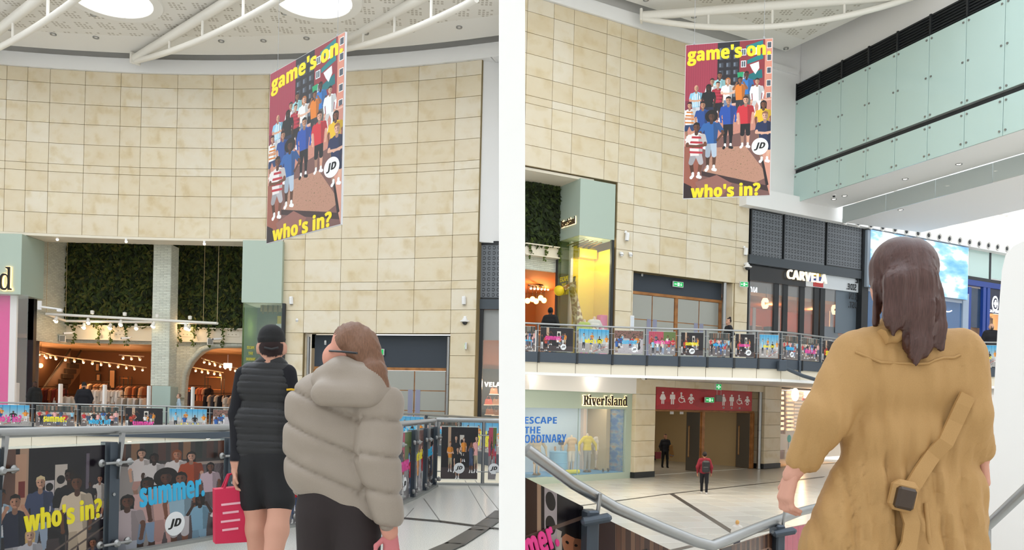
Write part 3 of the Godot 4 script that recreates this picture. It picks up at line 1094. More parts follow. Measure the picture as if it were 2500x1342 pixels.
	var e3 := struct("wall_side_east", Transform3D(), "plain white side wall beyond the gallery")
	box_at(e3, "plaster", mats.white, Vector3(36, -5.6, -62), Vector3(36.4, 26, 8.4))
	var e4 := struct("wall_under_landing", Transform3D(), "wall carrying the landing")
	box_at(e4, "plaster", mats.white, Vector3(-0.1, -5.6, -14), Vector3(0.1, -0.4, -4.7))
	var roof := struct("ceiling_roof_grid", Transform3D(), "white steel roof grid open to the sky over the hall")
	for i in 14:
		var x := -31.0 + i * 67.0 / 13
		box_at(roof, "roof_bar", mats.tubew, Vector3(x - 0.12, 25.7, -35.4), Vector3(x + 0.12, 26.2, 8.2))
	for j in 9:
		var z := 8.0 - j * 43.4 / 8
		box_at(roof, "roof_bar", mats.tubew, Vector3(-31, 25.75, z - 0.1), Vector3(36, 26.1, z + 0.1))
func left_wall():
	var w := struct("wall_back_curved", Transform3D(Basis(), arc_pt(600, 580)), "tall concave wall of veined cream sandstone tiles above the planted shop")
	var ys := []
	for py in [182, 216, 264, 312, 361, 411, 430, 479, 530, 581]:
		ys.append(arc_pt(432, py).y)
	for py in [634, 689, 709, 758, 813]:
		ys.append(arc_pt(831, py).y)
	for i in 5:
		ys.append(ys[14] - (i + 1) * 1.03)
	var xs := []
	for px in [-60, -22, 14, 65, 120, 206, 293, 344, 432, 518, 568, 655]:
		xs.append(arc_pt(px, 300).x)
	for px in [690, 743, 831, 921, 1011, 1102, 1164]:
		xs.append(arc_pt(px, 690).x)
	var lo_col := 12
	for i in xs.size() - 1:
		var a := Vector3(xs[i], 0, -arc_d(xs[i]))
		var b := Vector3(xs[i + 1], 0, -arc_d(xs[i + 1]))
		var yaw := -atan2(b.z - a.z, b.x - a.x)
		var last := 9
		if i >= lo_col:
			last = 14 if i > lo_col and i < xs.size() - 2 else 19
		var fr := Transform3D(Basis(Vector3.UP, yaw), (a + b) / 2)
		var wd := a.distance_to(b)
		lb(w, "backing", mats.mortar, fr, Vector3(-wd / 2 - 0.02, maxf(ys[last], 0.0), -0.5), Vector3(wd / 2 + 0.02, ys[0], -0.055))
		for j in last:
			var y1: float = ys[j]
			var y0: float = maxf(ys[j + 1], 0.0)
			if y0 >= y1 - 0.05:
				continue
			put(w, "stone_tile", cbox(Vector3(snappedf(wd - 0.016, 0.002), snappedf(y1 - y0 - 0.016, 0.002), 0.06), 0.008), mats["stone%d" % (rng.randi() % 4)], at(fr, Vector3(0, (y0 + y1) / 2, -0.03 + rng.randf_range(-0.003, 0.003))))
	# white bulkhead over the stone, following the same arc
	var t := struct("trim_bulkhead_curved", Transform3D(Basis(), arc_pt(600, 170)), "smooth white curved bulkhead along the top of the concave stone wall")
	var top: float = ys[0]
	for i in 26:
		var x0 := -28.0 + i * 27.8 / 26
		var x1 := -28.0 + (i + 1) * 27.8 / 26
		var a := Vector3(x0, 0, -arc_d(x0))
		var b := Vector3(x1, 0, -arc_d(x1))
		var fr := Transform3D(Basis(Vector3.UP, -atan2(b.z - a.z, b.x - a.x)), (a + b) / 2)
		var wd := a.distance_to(b) / 2 + 0.012
		lb(t, "plaster", mats.white, fr, Vector3(-wd, top, -0.5), Vector3(wd, top + 0.66, 0.14))
		lb(t, "cove", mats.ceil, fr, Vector3(-wd, top + 0.66, -0.5), Vector3(wd, top + 2.2, -0.25))
	# white wall strip between the stone and the divider, over the patterned shopfront
	var s := struct("wall_white_strip", Transform3D(), "narrow white plaster wall beside the stone pier")
	var fr2 := frame(xs[-1], arc_d(xs[-1]), 0.3)
	lb(s, "plaster", mats.white, fr2, Vector3(0.0, fl(fr2, 1190, 590).y, -0.5), Vector3(2.0, top + 0.66, -0.12))
	# shop soffit and shell under the curved wall
	var so := struct("ceiling_soffit_shop", Transform3D(), "pale soffit with small lamps under the curved stone wall")
	plate(so, "soffit", mats.cream, pol_row(9, func(i: int) -> Array: return [-25.5 + i * 1.78, arc_d(-25.5 + i * 1.78) - 0.02]) + [-11.3, 41.2, -25.5, 41.2], ys[9] - 0.12, 0.12)
func right_wall():
	var fr := wall_frame()
	var w := struct("wall_back_flat", at(fr, fl(fr, 1600, 660)), "tall flat wall of veined cream sandstone tiles beside the glass gallery")
	var ys := []
	for py in [21, 58, 108, 158, 209, 257, 276, 326, 375, 424, 474, 524, 543, 592, 642]:
		ys.append(fl(fr, 1396, py).y)
	var xs := []
	for px in [1230, 1282, 1347, 1396.6, 1477.5, 1512]:
		xs.append(fl(fr, px, 300).x)
	xs[0] = 0.1   # clear of the dividing wall
	for px in [1545, 1611, 1676, 1735, 1797, 1828]:
		xs.append(fl(fr, px, 600).x)
	var st := 0.98
	for i in 5:
		ys.append(ys[14] - st * (i + 1))
	var floor_y := 3.2
	for i in xs.size() - 1:
		var wd: float = xs[i + 1] - xs[i]
		var cx: float = (xs[i] + xs[i + 1]) / 2
		var last := 9
		if i >= 5:
			last = 14 if i > 5 and i < xs.size() - 2 else 19
		var bot: float = maxf(ys[last], floor_y)
		lb(w, "backing", mats.mortar, fr, Vector3(xs[i] - 0.02, bot, -0.5), Vector3(xs[i + 1] + 0.02, ys[0], -0.055))
		for j in last:
			var y1: float = ys[j]
			var y0: float = maxf(ys[j + 1], floor_y)
			if y0 >= y1 - 0.05:
				continue
			put(w, "stone_tile", cbox(Vector3(snappedf(wd - 0.016, 0.002), snappedf(y1 - y0 - 0.016, 0.002), 0.06), 0.008), mats["stone%d" % (rng.randi() % 4)], at(fr, Vector3(cx, (y0 + y1) / 2, -0.03 + rng.randf_range(-0.003, 0.003))))
	var t := struct("trim_bulkhead_straight", at(fr, Vector3(6, ys[0], 0)), "smooth white bulkhead along the top of the flat stone wall")
	var x1: float = xs[-1]
	lb(t, "plaster", mats.white, fr, Vector3(0.2, ys[0], -0.5), Vector3(x1, ys[0] + 0.62, 0.12))
	lb(t, "cove", mats.ceil, fr, Vector3(0.2, ys[0] + 0.62, -0.5), Vector3(x1, ys[0] + 2.0, -0.2))
	var s := struct("wall_white_end", at(fr, Vector3(x1, 12, 0)), "plain white plaster wall between the stone and the glass gallery")
	lb(s, "plaster", mats.white, fr, Vector3(x1, fl(fr, 1900, 520).y, -0.5), Vector3(x1 + 6.0, ys[0] + 2.0, 0.02))
	lb(s, "cornice", mats.white, fr, Vector3(x1, fl(fr, 1900, 172).y, 0.02), Vector3(x1 + 3.2, fl(fr, 1900, 160).y, 0.16))
const BAL_A := Vector2(14.85, 44.0)
const BAL_B := Vector2(19.6, 31.7)
func truss(label: String, a: Vector3, b: Vector3, sag: Callable, struts: Array):
	var o := thing("roof_truss", label, "truss", Transform3D(Basis(), a), "white tubular roof trusses")
	put(o, "top_chord", tube([a, b], 0.2, 16), mats.tubew, Transform3D())
	var low := []
	for i in 17:
		var t := i / 16.0
		low.append(a.lerp(b, t) + Vector3.DOWN * sag.call(t))
	put(o, "lower_chord", tube(low, 0.13, 12), mats.tubew, Transform3D())
	for t in struts:
		var p := a.lerp(b, t)
		put(o, "strut", bar(p, p + Vector3.DOWN * float(sag.call(t)), 0.06, 8), mats.tubew, Transform3D())
	put(o, "end_plate", cbox(Vector3(0.5, 0.55, 0.12), 0.03), mats.tubew, Transform3D(Basis(Vector3.UP, atan2(b.x - a.x, b.z - a.z)), a))
func downlight(p: Vector3, label: String, group: String, lit := 0.0):
	var key := "downlight"
	if not meshes.has(key):
		meshes[key] = lathe([Vector2(0.07, 0.03), Vector2(0.1, -0.005), Vector2(0.135, -0.02), Vector2(0.14, 0.0), Vector2(0.14, 0.03)], 18)
		meshes[key + "_bowl"] = lathe([Vector2(0.0, 0.05), Vector2(0.06, 0.045), Vector2(0.09, 0.0)], 14)
	var o := thing("downlight", label, "downlight", Transform3D(Basis(), p), group)
	put(o, "rim", meshes[key], mats.steel, o.transform)
	put(o, "lamp_bowl", meshes[key + "_bowl"], glow(Color("fff3e0"), lit) if lit > 0 else hexm("b9b6b0", 0.3, 0.6), o.transform)
func left_ceiling():
	var Y := EYE.y + 16.45
	var c := struct("ceiling_perforated_curved", Transform3D(Basis(), Vector3(-14, Y, -36)), "pale plaster ceiling with clusters of square perforations over the concave wall")
	var back := pol_row(27, func(i: int) -> Array:
		var x := -29.0 + i * 28.8 / 26
		return [x, arc_d(x) - 0.55])
	plate(c, "plain_border", mats.ceil, back + [-0.2, 32.8, -29.0, 32.8], Y, 0.3)
	plate(c, "void_cap", mats.ceil, pol_row(27, func(i: int) -> Array:
		var x := -29.0 + i * 28.8 / 26
		return [x, arc_d(x) + 0.6]) + [-0.2, 32.8, -29.0, 32.8], Y + 1.4, 0.2)  # cap added to keep sky light out of the slot behind the ceiling
	var inner := pol_row(27, func(i: int) -> Array:
		var x := -29.0 + i * 28.8 / 26
		return [x, arc_d(x) - 2.55])
	plate(c, "perforated_panel", mats.perforated, inner + [-0.2, 32.8, -29.0, 32.8], Y - 0.03, 0.03)
	var u := struct("wall_upstand_curved", Transform3D(), "white upstand below the glazed roof over the curved ceiling")
	box_at(u, "plaster", mats.white, Vector3(-31, Y, -33.1), Vector3(-0.2, 26, -32.8))
	var rim := lathe([Vector2(1.55, -0.02), Vector2(1.58, -0.07), Vector2(1.95, -0.06), Vector2(2.0, 0.0)], 48)
	for q in [[274, "between the first two trusses"], [765, "above the oblique hanging poster"]]:
		var r := ray(q[0], -2)
		var p := EYE + r * ((Y - 0.035 - EYE.y) / r.y)
		var o := thing("round_skylight", "large round glowing ceiling skylight " + q[1], "skylight", Transform3D(Basis(), p), "round skylights")
		put(o, "rim", rim, mats.ceil, o.transform)
		put(o, "light_diffuser", cyl(1.56, 0.05, 48), glow(Color("fbfdff"), 1.6), Transform3D(Basis(), p - Vector3(0, 0.03, 0)))
		var al := AreaLight3D.new()
		al.area_size = Vector2(2.4, 2.4)
		al.light_energy = 3.0
		al.light_color = Color("fbfdff")
		al.area_range = 60.0
		al.shadow_enabled = true
		o.add_child(al)
		al.transform = Transform3D(Basis(Vector3.RIGHT, -PI / 2), Vector3(0, -0.12, 0))
	for q in [[24, 72, 0], [130, 84, 0], [234, 92, 0], [540, 101, 0], [643, 100, 0], [748, 94, 0], [893, 82, 0], [1006, 75, 0], [1121, 67, 0]]:
		var r := ray(q[0], q[1])
		downlight(EYE + r * ((Y - 0.025 - EYE.y) / r.y), "small recessed chrome downlight in the plain ceiling border above the concave stone wall", "downlights of the curved ceiling")
	for q in [[228, 37], [306, 46], [694, 33], [777, 43], [848, 21]]:
		var r := ray(q[0], q[1])
		downlight(EYE + r * ((Y - 0.075 - EYE.y) / r.y), "small recessed chrome downlight beside a round skylight's rim", "downlights round the skylights")
	var sag := func(t: float) -> float: return 0.12 + 2.3 * t * (1.0 - t * 0.55)
	truss("white tubular bowstring truss between the two round skylights", P(330, 143, 39.35), P(560, 0, 33.4) + (P(560, 0, 33.4) - P(330, 143, 39.35)) * 0.5, sag, [0.27, 0.5, 0.75])
	truss("white tubular bowstring truss behind the oblique hanging poster", P(795, 122, 39.0), P(1020, 0, 33.2) + (P(1020, 0, 33.2) - P(795, 122, 39.0)) * 0.5, sag, [0.3, 0.52, 0.75])
	truss("white tubular bowstring truss at the planted shop's end, crossing the first skylight's far side", P(-95, 146, 39.2), P(90, 0, 33.4) + (P(90, 0, 33.4) - P(-95, 146, 39.2)) * 0.5, sag, [0.3, 0.48, 0.75])
func right_ceiling():
	var fr := wall_frame()
	var Y := EYE.y + 18.75
	var c := struct("ceiling_perforated_straight", Transform3D(Basis(), Vector3(10, Y, -38)), "pale plaster ceiling with perforated triangle between flat stone wall and glass gallery")
	var dirv := (BAL_B - BAL_A).normalized()
	var e0 := BAL_A - dirv * 1.0
	var e1 := BAL_A + dirv * 16.0
	plate(c, "plain_border", mats.ceil, [0.2, 32.0, 0.2, 35.3, e0.x - 0.6, 35.75 + 0.555 * (e0.x - 0.6) - 0.6, BAL_A.x + dirv.x * 9.8, BAL_A.y + dirv.y * 9.8, BAL_A.x + dirv.x * 13.0, 32.0], Y, 0.3)
	plate(c, "void_cap", mats.ceil, [0.2, 32.0, 0.2, 36.6, e0.x + 1.0, 35.75 + 0.555 * (e0.x + 1.0) + 0.6, BAL_A.x + dirv.x * 9.8 + 2.5, BAL_A.y + dirv.y * 9.8, BAL_A.x + dirv.x * 13.0 + 2.5, 32.0], Y + 1.3, 0.2)  # added cap, stops sky light leaking in along the wall
	plate(c, "perforated_panel", mats.perforated, [0.4, 32.02, 0.4, 33.6, 14.27, 41.4, 17.9, 32.02], Y - 0.03, 0.03)
	var u := struct("wall_upstand_straight", Transform3D(), "white upstand below the glazed roof over the straight ceiling")
	box_at(u, "plaster", mats.white, Vector3(0.2, Y, -32.3), Vector3(36, 26, -32.0))
	for q in [[1577, 0], [1694, 41], [1919, 119]]:
		var r := ray(q[0], q[1])
		downlight(EYE + r * ((Y - 0.04 - EYE.y) / r.y), "small recessed downlight in the ceiling above the flat stone wall", "downlights of the straight ceiling")
	truss("white tubular bowstring truss above the frontal hanging poster", P(1566, 39, 38.2), P(2230, -12, 35.6), func(t: float) -> float: return 0.1 + 3.3 * t * (1.0 - t), [0.26, 0.5, 0.76])
	# upper glass gallery
	var bf := Transform3D(Basis(Vector3.UP, atan2(BAL_A.y - BAL_B.y, BAL_B.x - BAL_A.x)), Vector3(BAL_A.x, 0, -BAL_A.y))
	bf.basis = Basis(Vector3(dirv.x, 0, -dirv.y), Vector3.UP, Vector3(dirv.x, 0, -dirv.y).cross(Vector3.UP))
	var L := 20.0
	var yb := EYE.y + 11.2
	var ym := EYE.y + 12.85
	var yl := EYE.y + 16.6
	var yt := EYE.y + 17.5
	var g := thing("glass_gallery", "upper gallery front of pale green glass panes with dark louvre band", "gallery", at(bf, Vector3(0, yb, 0)))
	lb(g, "core", mats.white, bf, Vector3(0, yb, -3.0), Vector3(L, yt + 2.8, -0.3))
	lb(g, "ledge", mats.dark, bf, Vector3(0, ym - 0.16, -0.3), Vector3(L, ym + 0.02, -0.12))
	var pane := mat(Color("c3dcd6"), 0.06, 0.0, "greenpane")
	pane.metallic_specular = 0.6
	var bounds := []
	for px in [1942, 1994, 2048, 2113, 2183, 2263, 2353, 2448, 2560, 2700]:
		bounds.append(fl(bf, px, 480 - (px - 1942) * 0.35).x)
	bounds[0] = 0.0
	var lou := lathe([Vector2(0.0, -0.02), Vector2(0.045, -0.02), Vector2(0.045, 0.02), Vector2(0.0, 0.02)], 12)
	for i in bounds.size() - 1:
		var a: float = bounds[i] + 0.012
		var b: float = bounds[i + 1] - 0.012
		lb(g, "pane", pane, bf, Vector3(a, ym + 0.06, -0.06), Vector3(b, yl - 0.03, 0.0), 0.006)
		lb(g, "pane", pane, bf, Vector3(a, yb - 0.1, -0.06), Vector3(b, ym - 0.2, 0.0), 0.006)
		for y in [ym + 0.2, (ym + yl) / 2, yl - 0.2, yb + 0.1, ym - 0.36]:
			for x in [a + 0.12, b - 0.12]:
				put(g, "fixing_disc", lou, mats.steel, at(bf, Vector3(x, y, 0.015), Vector3(PI / 2, 0, 0)))
		lb(g, "louvre_backing", mats.dark, bf, Vector3(a - 0.012, yl, -0.2), Vector3(b + 0.012, yt, -0.12))
		lb(g, "louvre_frame", mats.dark, bf, Vector3(a - 0.03, yl, -0.1), Vector3(a + 0.06, yt, 0.02))
		for k in 7:
			put(g, "louvre_blade", cbox(Vector3(b - a, 0.1, 0.03), 0.0), mats.dark, at(bf, Vector3((a + b) / 2, yl + 0.07 + k * 0.13, -0.05), Vector3(-0.5, 0, 0)))
	# soffit under the gallery, a strip of hanging glass, and a second soffit
	var so := struct("ceiling_gallery_soffit", Transform3D(), "white soffit with lit downlights under the glass gallery")
	lb(so, "soffit", mats.white, bf, Vector3(-1.2, yb - 0.1, -2.75), Vector3(L, yb + 0.1, -0.08))
	var y2 := EYE.y + 10.25
	lb(so, "soffit", mats.white, bf, Vector3(0.6, y2, -8.5), Vector3(L, y2 + 0.12, -2.95))
	for i in 5:
		lb(so, "glass_fascia", mat(Color("c3ccca"), 0.05, 0.0, "fasciaglass"), bf, Vector3(0.55 + i * 3.0 + 0.015, y2 - 0.02, -2.9), Vector3(0.55 + (i + 1) * 3.0 - 0.015, yb - 0.1, -2.85), 0.005)
	for q in [[2036, 486, 0], [2062, 478, 0], [2210, 437, 0], [2341, 401, 0], [2199, 512, 1]]:
		var yy := (yb - 0.115) if q[2] == 0 else (y2 - 0.015)
		var r := ray(q[0], q[1])
		downlight(EYE + r * ((yy - EYE.y) / r.y), "small glowing downlight in the white soffit under the glass gallery", "lit downlights under the gallery", 9.0)
	var cc := thing("dome_camera", "tiny black dome camera between lit downlights under the glass gallery", "camera", Transform3D(Basis(), P(2036, 476, 43.6)))
	var r2 := ray(2036, 475)
	cc.position = EYE + r2 * ((yb - 0.1 - EYE.y) / r2.y)
	put(cc, "collar", cyl(0.1, 0.06, 14), mats.white, at(cc.transform, Vector3(0, -0.03, 0)))
	put(cc, "dome", sphere(0.07), mats.dark, at(cc.transform, Vector3(0, -0.07, 0)))
	# bulkhead with round nozzles over the shopfronts
	var b2 := struct("trim_bulkhead_nozzles", at(fr, Vector3(22, 12, 0)), "white bulkhead pierced by a row of round air nozzles")
	var x0 := fl(fr, 2035, 545, 0.5).x
	lb(b2, "plaster", mats.white, fr, Vector3(x0 - 6.5, EYE.y + 10.4, -0.4), Vector3(x0 + 22, EYE.y + 11.35, 0.5))
	var noz := lathe([Vector2(0.1, -0.06), Vector2(0.12, 0.0), Vector2(0.2, 0.05), Vector2(0.24, 0.0)], 18)
	var k := 0
	for px in [2063, 2095, 2126, 2155, 2185, 2213, 2241, 2267, 2293, 2318, 2343, 2367, 2390, 2413, 2435, 2458]:
		var y: float = 539.0 + (px - 2063) * 0.172
		var o := thing("air_nozzle", "round air nozzle in the white bulkhead above the shopfronts", "air nozzle", at(fr, fl(fr, px, y, 0.5), Vector3(PI / 2, 0, 0)), "air nozzles in the bulkhead")
		put(o, "ring", noz, hexm("cfccc6", 0.5), o.transform)
		put(o, "throat", cyl(0.12, 0.03, 14), mats.dark, at(o.transform, Vector3(0, 0.005, 0)))
		k += 1
	# glazed roof of the side mall seen beyond the bulkhead
	var rf := struct("window_mall_roof", Transform3D(), "bright glazed roof with white beams beyond the shopfronts")
	for i in 5:
		lb(rf, "beam", mats.white, fr, Vector3(14, EYE.y + 14.6 + i * 0.8, -4.0 - i * 5.0), Vector3(48, EYE.y + 14.9 + i * 0.8, -3.7 - i * 5.0))
	for i in 5:
		lb(rf, "beam", mats.white, fr, Vector3(20 + i * 6, EYE.y + 14.9, -24.0), Vector3(20.25 + i * 6, EYE.y + 15.2, -1.0))
# poster hung on wires: four pixel corners fix its place, its upright edges stay upright
func banner(label: String, tl: Vector3, tr: Vector3, h: float, up: float):
	var mid := (tl + tr) / 2
	var wd := Vector2(tr.x - tl.x, tr.z - tl.z).length()
	var b := Basis(Vector3.UP, -atan2(tr.z - tl.z, tr.x - tl.x)) * Basis(Vector3.BACK, atan2(tr.y - tl.y, wd))
	wd = tl.distance_to(tr)
	var fr := Transform3D(b, mid)
	var o := thing("hanging_poster", label, "poster", Transform3D(b, mid - Vector3(0, h, 0)))
	lb(o, "board", mat(Color("e8e8ea"), 0.5), fr, Vector3(-wd / 2, -h, -0.05), Vector3(wd / 2, 0, 0.0))
	var q := QuadMesh.new()
	q.size = Vector2(wd - 0.02, h - 0.02)
	var pr := put(o, "printed_face", q, prints.poster, at(fr, Vector3(0, -h / 2, 0.004)))
	var yel := mat(Color("f6e02a"), 0.5)
	fit_text(o, "lettering", "game's on.", yel, at(fr, Vector3(wd * 0.0, -h * 0.078, 0.007), Vector3(0, 0, 0.02)), wd * 0.96, h * 0.115, 1.6)
	fit_text(o, "lettering", "who's in?", yel, at(fr, Vector3(wd * -0.01, -h * 0.955, 0.007)), wd * 0.8, h * 0.088, 1.6)
	var lc := at(fr, Vector3(wd * 0.375, -h * 0.685, 0.006))
	var ds := put(o, "logo_disc", prism(disc_poly(1.0, 36), 0.003), mat(Color("f7f7f7"), 0.5), lc * Transform3D(Basis.from_scale(Vector3(wd * 0.095, h * 0.054, 1)), Vector3(0, 0, 0.004)))
	fit_text(o, "logo_letters", "JD", mat(Color("131313"), 0.5), at(lc, Vector3(0, 0, 0.006)), wd * 0.11, h * 0.05, 1.2, false, 0.004, 0.3)
	for s in [-0.4, 0.4]:
		put(o, "wire", bar(fr * Vector3(s * wd, 0, -0.02), fr * Vector3(s * wd, 0.0, -0.02) + Vector3(0, up, 0), 0.006, 5), mats.steel, Transform3D())
		put(o, "wire_clip", cbox(Vector3(0.05, 0.07, 0.05), 0.01), mats.steel, at(fr, Vector3(s * wd, 0.02, -0.02)))
func banners():
	banner("tall printed poster hung obliquely before the concave stone wall", P(660, 181, 21.6), P(843, 77, 19.0), 4.47, 16)
	banner("tall printed poster hung nearly frontal beside the glass gallery", P(1674, 110, 19.5), P(1887, 93, 19.05), 3.66, 16)

# ---------- things shared by both halls ----------
const PINK := "e0459c"
const YELL := "efe024"
const CYAN := "35b3e2"
# posts: floor points seen from left to right; spec per panel: [print, text, colour, logo]
func balustrade(label: String, posts: Array, o: Dictionary, specs: Array) -> Node3D:
	var t := thing("balustrade", label, "balustrade", Transform3D(Basis(), posts[0]))
	var rh: float = o.get("rail", 1.1)
	var rr: float = o.get("radius", 0.035)
	var p0: float = o.get("bottom", 0.1)
	var p1: float = o.get("top", 0.97)
	var gap: float = o.get("gap", 0.12)
	var style: String = o.get("style", "tube")
	var line := []
	var rs: Array = o.get("rises", [])
	for i in posts.size():
		line.append(posts[i] + Vector3.UP * rh)
	var smooth := [line[0]]
	for i in line.size() - 1:
		var a: Vector3 = line[maxi(i - 1, 0)]
		var d: Vector3 = line[mini(i + 2, line.size() - 1)]
		for k in range(1, 5):
			smooth.append(line[i].cubic_interpolate(line[i + 1], a, d, k / 4.0))
	put(t, "handrail", tube(smooth, rr, 14), mats.steel, Transform3D())
	for i in posts.size():
		var a: Vector3 = posts[maxi(i - 1, 0)]
		var b: Vector3 = posts[mini(i + 1, posts.size() - 1)]
		var fr := Transform3D(Basis(Vector3.UP, -atan2(b.z - a.z, b.x - a.x)), posts[i])
		if style == "blade":
			var ps := put(t, "post", prism(poly([-0.05, -0.3, 0.05, -0.3, 0.05, rh - 0.15, 0.02, rh - 0.1, -0.05, rh - 0.1]), 0.12), mats.post, at(fr, Vector3(0, 0, 0.06)))
			put(ps, "fin", prism(poly([-0.01, rh - 0.42, 0.035, rh - 0.12, 0.045, rh - 0.02, 0.005, rh - 0.02]), 0.03), mats.steel, at(fr, Vector3(0.03, 0, 0.09)))
			put(ps, "bolt", cyl(0.014, 0.02, 10), mats.steel, at(fr, Vector3(-0.01, rh - 0.55, 0.062), Vector3(PI / 2, 0, 0)))
			for y in [p0 + 0.12, p1 - 0.17]:
				var cl := put(t, "clamp", tube([Vector3(-0.14, 0, 0), Vector3(0.14, 0, 0)], 0.013, 10), mats.steel, at(fr, Vector3(0, y, 0.11)))
				put(cl, "boss", lathe([Vector2(0, -0.03), Vector2(0.03, -0.03), Vector2(0.035, 0.01), Vector2(0.02, 0.03), Vector2(0, 0.03)], 14), mats.steel, at(fr, Vector3(0, y, 0.1), Vector3(PI / 2, 0, 0)))
				for s in [-1, 1]:
					put(cl, "disc", lathe([Vector2(0, -0.012), Vector2(0.034, -0.012), Vector2(0.034, 0.005), Vector2(0.018, 0.022), Vector2(0, 0.022)], 14), mats.steel, at(fr, Vector3(s * 0.14, y, 0.07), Vector3(PI / 2, 0, 0)))
		else:
			put(t, "post", cbox(Vector3(0.055, rh + 0.25, 0.09), 0.012), mats.post, at(fr, Vector3(0, (rh - 0.25) / 2 - 0.02, -0.02)))
			put(t, "stanchion", tube([Vector3(0, 0.0, 0.05), Vector3(0, rh - 0.02, 0.05)], 0.016, 8), mats.steel, fr)
			for y in [p0 + 0.15, p1 - 0.15]:
				put(t, "clamp", tube([Vector3(-gap, 0, 0), Vector3(gap, 0, 0)], 0.011, 6), mats.steel, at(fr, Vector3(0, y, 0.055)))
	for i in posts.size() - 1:
		if i >= specs.size() or specs[i].is_empty():
			continue
		var a: Vector3 = posts[i]
		var b: Vector3 = posts[i + 1]
		var w := Vector2(b.x - a.x, b.z - a.z).length() - 2 * gap
		var slope: float = (b.y - a.y) / (w + 2 * gap)
		var fr := Transform3D(Basis(Vector3.UP, -atan2(b.z - a.z, b.x - a.x)), (a + b) / 2)
		var sp: Array = specs[i]
		var y0 := p0
		var h := p1 - p0
		var poly4 := poly([-w / 2, y0 - slope * w / 2, w / 2, y0 + slope * w / 2, w / 2, y0 + h + slope * w / 2, -w / 2, y0 + h - slope * w / 2])
		var pn := put(t, "panel", prism(poly4, 0.012), glass(Color("dfeee8"), 0.25), fr)
		var pm := prism(poly([-w * 0.495, y0 + 0.02 - slope * w / 2, w * 0.495, y0 + 0.02 + slope * w / 2, w * 0.495, y0 + h - 0.02 + slope * w / 2, -w * 0.495, y0 + h - 0.02 - slope * w / 2]), 0.002)
		put(pn, "printed_film", pm, prints[sp[0]], at(fr, Vector3(0, 0, 0.004)))
		if sp[1] != "":
			var tw: float = w * float(sp[4] if sp.size() > 4 else 0.55)
			var tx: float = w * float(sp[5] if sp.size() > 5 else 0.0)
			var ty: float = float(sp[6] if sp.size() > 6 else 0.42)
			fit_text(pn, "lettering", sp[1], mat(Color(sp[2]), 0.5), at(fr, Vector3(tx, y0 + h * ty + slope * tx, 0.006), Vector3(0, 0, o.get("tilt", 0.0) + atan(slope))), tw, tw * (0.24 if sp[1] == "summer." else 0.25), 1.6)
		if sp[3]:
			var lx: float = w * float(sp[7] if sp.size() > 7 else 0.2)
			var ly: float = float(sp[8] if sp.size() > 8 else 0.2)
			var r: float = h * float(sp[9] if sp.size() > 9 else 0.12)
			put(pn, "logo_disc", prism(disc_poly(r, 28), 0.002), mat(Color("eef0f2"), 0.5), at(fr, Vector3(lx, y0 + h * ly + slope * lx, 0.007)))
			fit_text(pn, "logo_letters", "JD", mat(Color("131313"), 0.5), at(fr, Vector3(lx, y0 + h * ly + slope * lx, 0.009)), r * 1.15, r * 0.85, 1.2, false, 0.003, 0.3)
	return t
# two pairs of steel-faced doors under a dark panel; local metres: opening x0..x1, floor y, door head yd, opening head yt
func door_set(called: String, label: String, fr: Transform3D, x0: float, x1: float, yf: float, yd: float, yt: float, z: float, open_ := false):
	var o := struct(called, at(fr, Vector3((x0 + x1) / 2, yf, z)), label)
	lb(o, "lintel_panel", hexm("343c46", 0.6), fr, Vector3(x0, yd, z - 0.12), Vector3(x1, yt, z))
	var hd := 0.14
	lb(o, "frame_head", mats.wood, fr, Vector3(x0, yd - hd, z - 0.1), Vector3(x1, yd, z + 0.03), 0.01)
	var mid := (x0 + x1) / 2
	for x in [x0 + 0.06, mid, x1 - 0.06]:
		lb(o, "frame_post", mats.wood, fr, Vector3(x - 0.1, yf, z - 0.1), Vector3(x + 0.1, yd - hd, z + 0.03), 0.01)
	var face := mat(Color("a5a69e"), 0.38, 0.35, "doorface")
	var edges := [x0 + 0.16, (x0 + mid) / 2 + 0.0, mid - 0.1, mid + 0.1, (mid + x1) / 2, x1 - 0.16]
	for i in [0, 1, 3, 4]:
		var a: float = edges[i] + 0.008
		var b: float = edges[i + 1] - 0.008
		var lf := lb(o, "leaf", mats.wood, fr, Vector3(a, yf + 0.02, z - 0.08), Vector3(b, yd - hd - 0.01, z - 0.02), 0.008)
		var hh := (yd - hd - yf) / 3.0
		for k in 3:
			lb(lf, "steel_sheet", face, fr, Vector3(a + 0.02, yf + 0.03 + k * hh, z - 0.02), Vector3(b - 0.02, yf + k * hh + hh - 0.01, z - 0.008), 0.004)
		var inner := b - 0.3 if i in [0, 3] else a + 0.06
		lb(lf, "vision_strip", mat(Color("8d8fa6"), 0.15, 0.0, "lilac"), fr, Vector3(inner, yf + 0.5, z - 0.01), Vector3(inner + 0.24, yf + hh * 2.05, z - 0.002))
	lb(o, "door_closer", mats.dark, fr, Vector3(mid - 0.05, yf + 0.9, z + 0.03), Vector3(mid + 0.05, yf + 1.15, z + 0.06), 0.01)
func pipe_column(label: String, p: Vector3, h: float, r := 0.11):
	var o := thing("pipe_column", label, "column", Transform3D(Basis(), p), "steel columns beside the doors")
	put(o, "shaft", cyl(r, h, 20), mats.steel, at(o.transform, Vector3(0, h / 2, 0)))
	put(o, "base_collar", cyl(r * 1.15, 0.1, 20), mats.steel, at(o.transform, Vector3(0, 0.05, 0)))
	put(o, "joint_ring", cyl(r * 1.04, 0.03, 20), hexm("8d8d8a", 0.4, 0.8), at(o.transform, Vector3(0, h * 0.5, 0)))
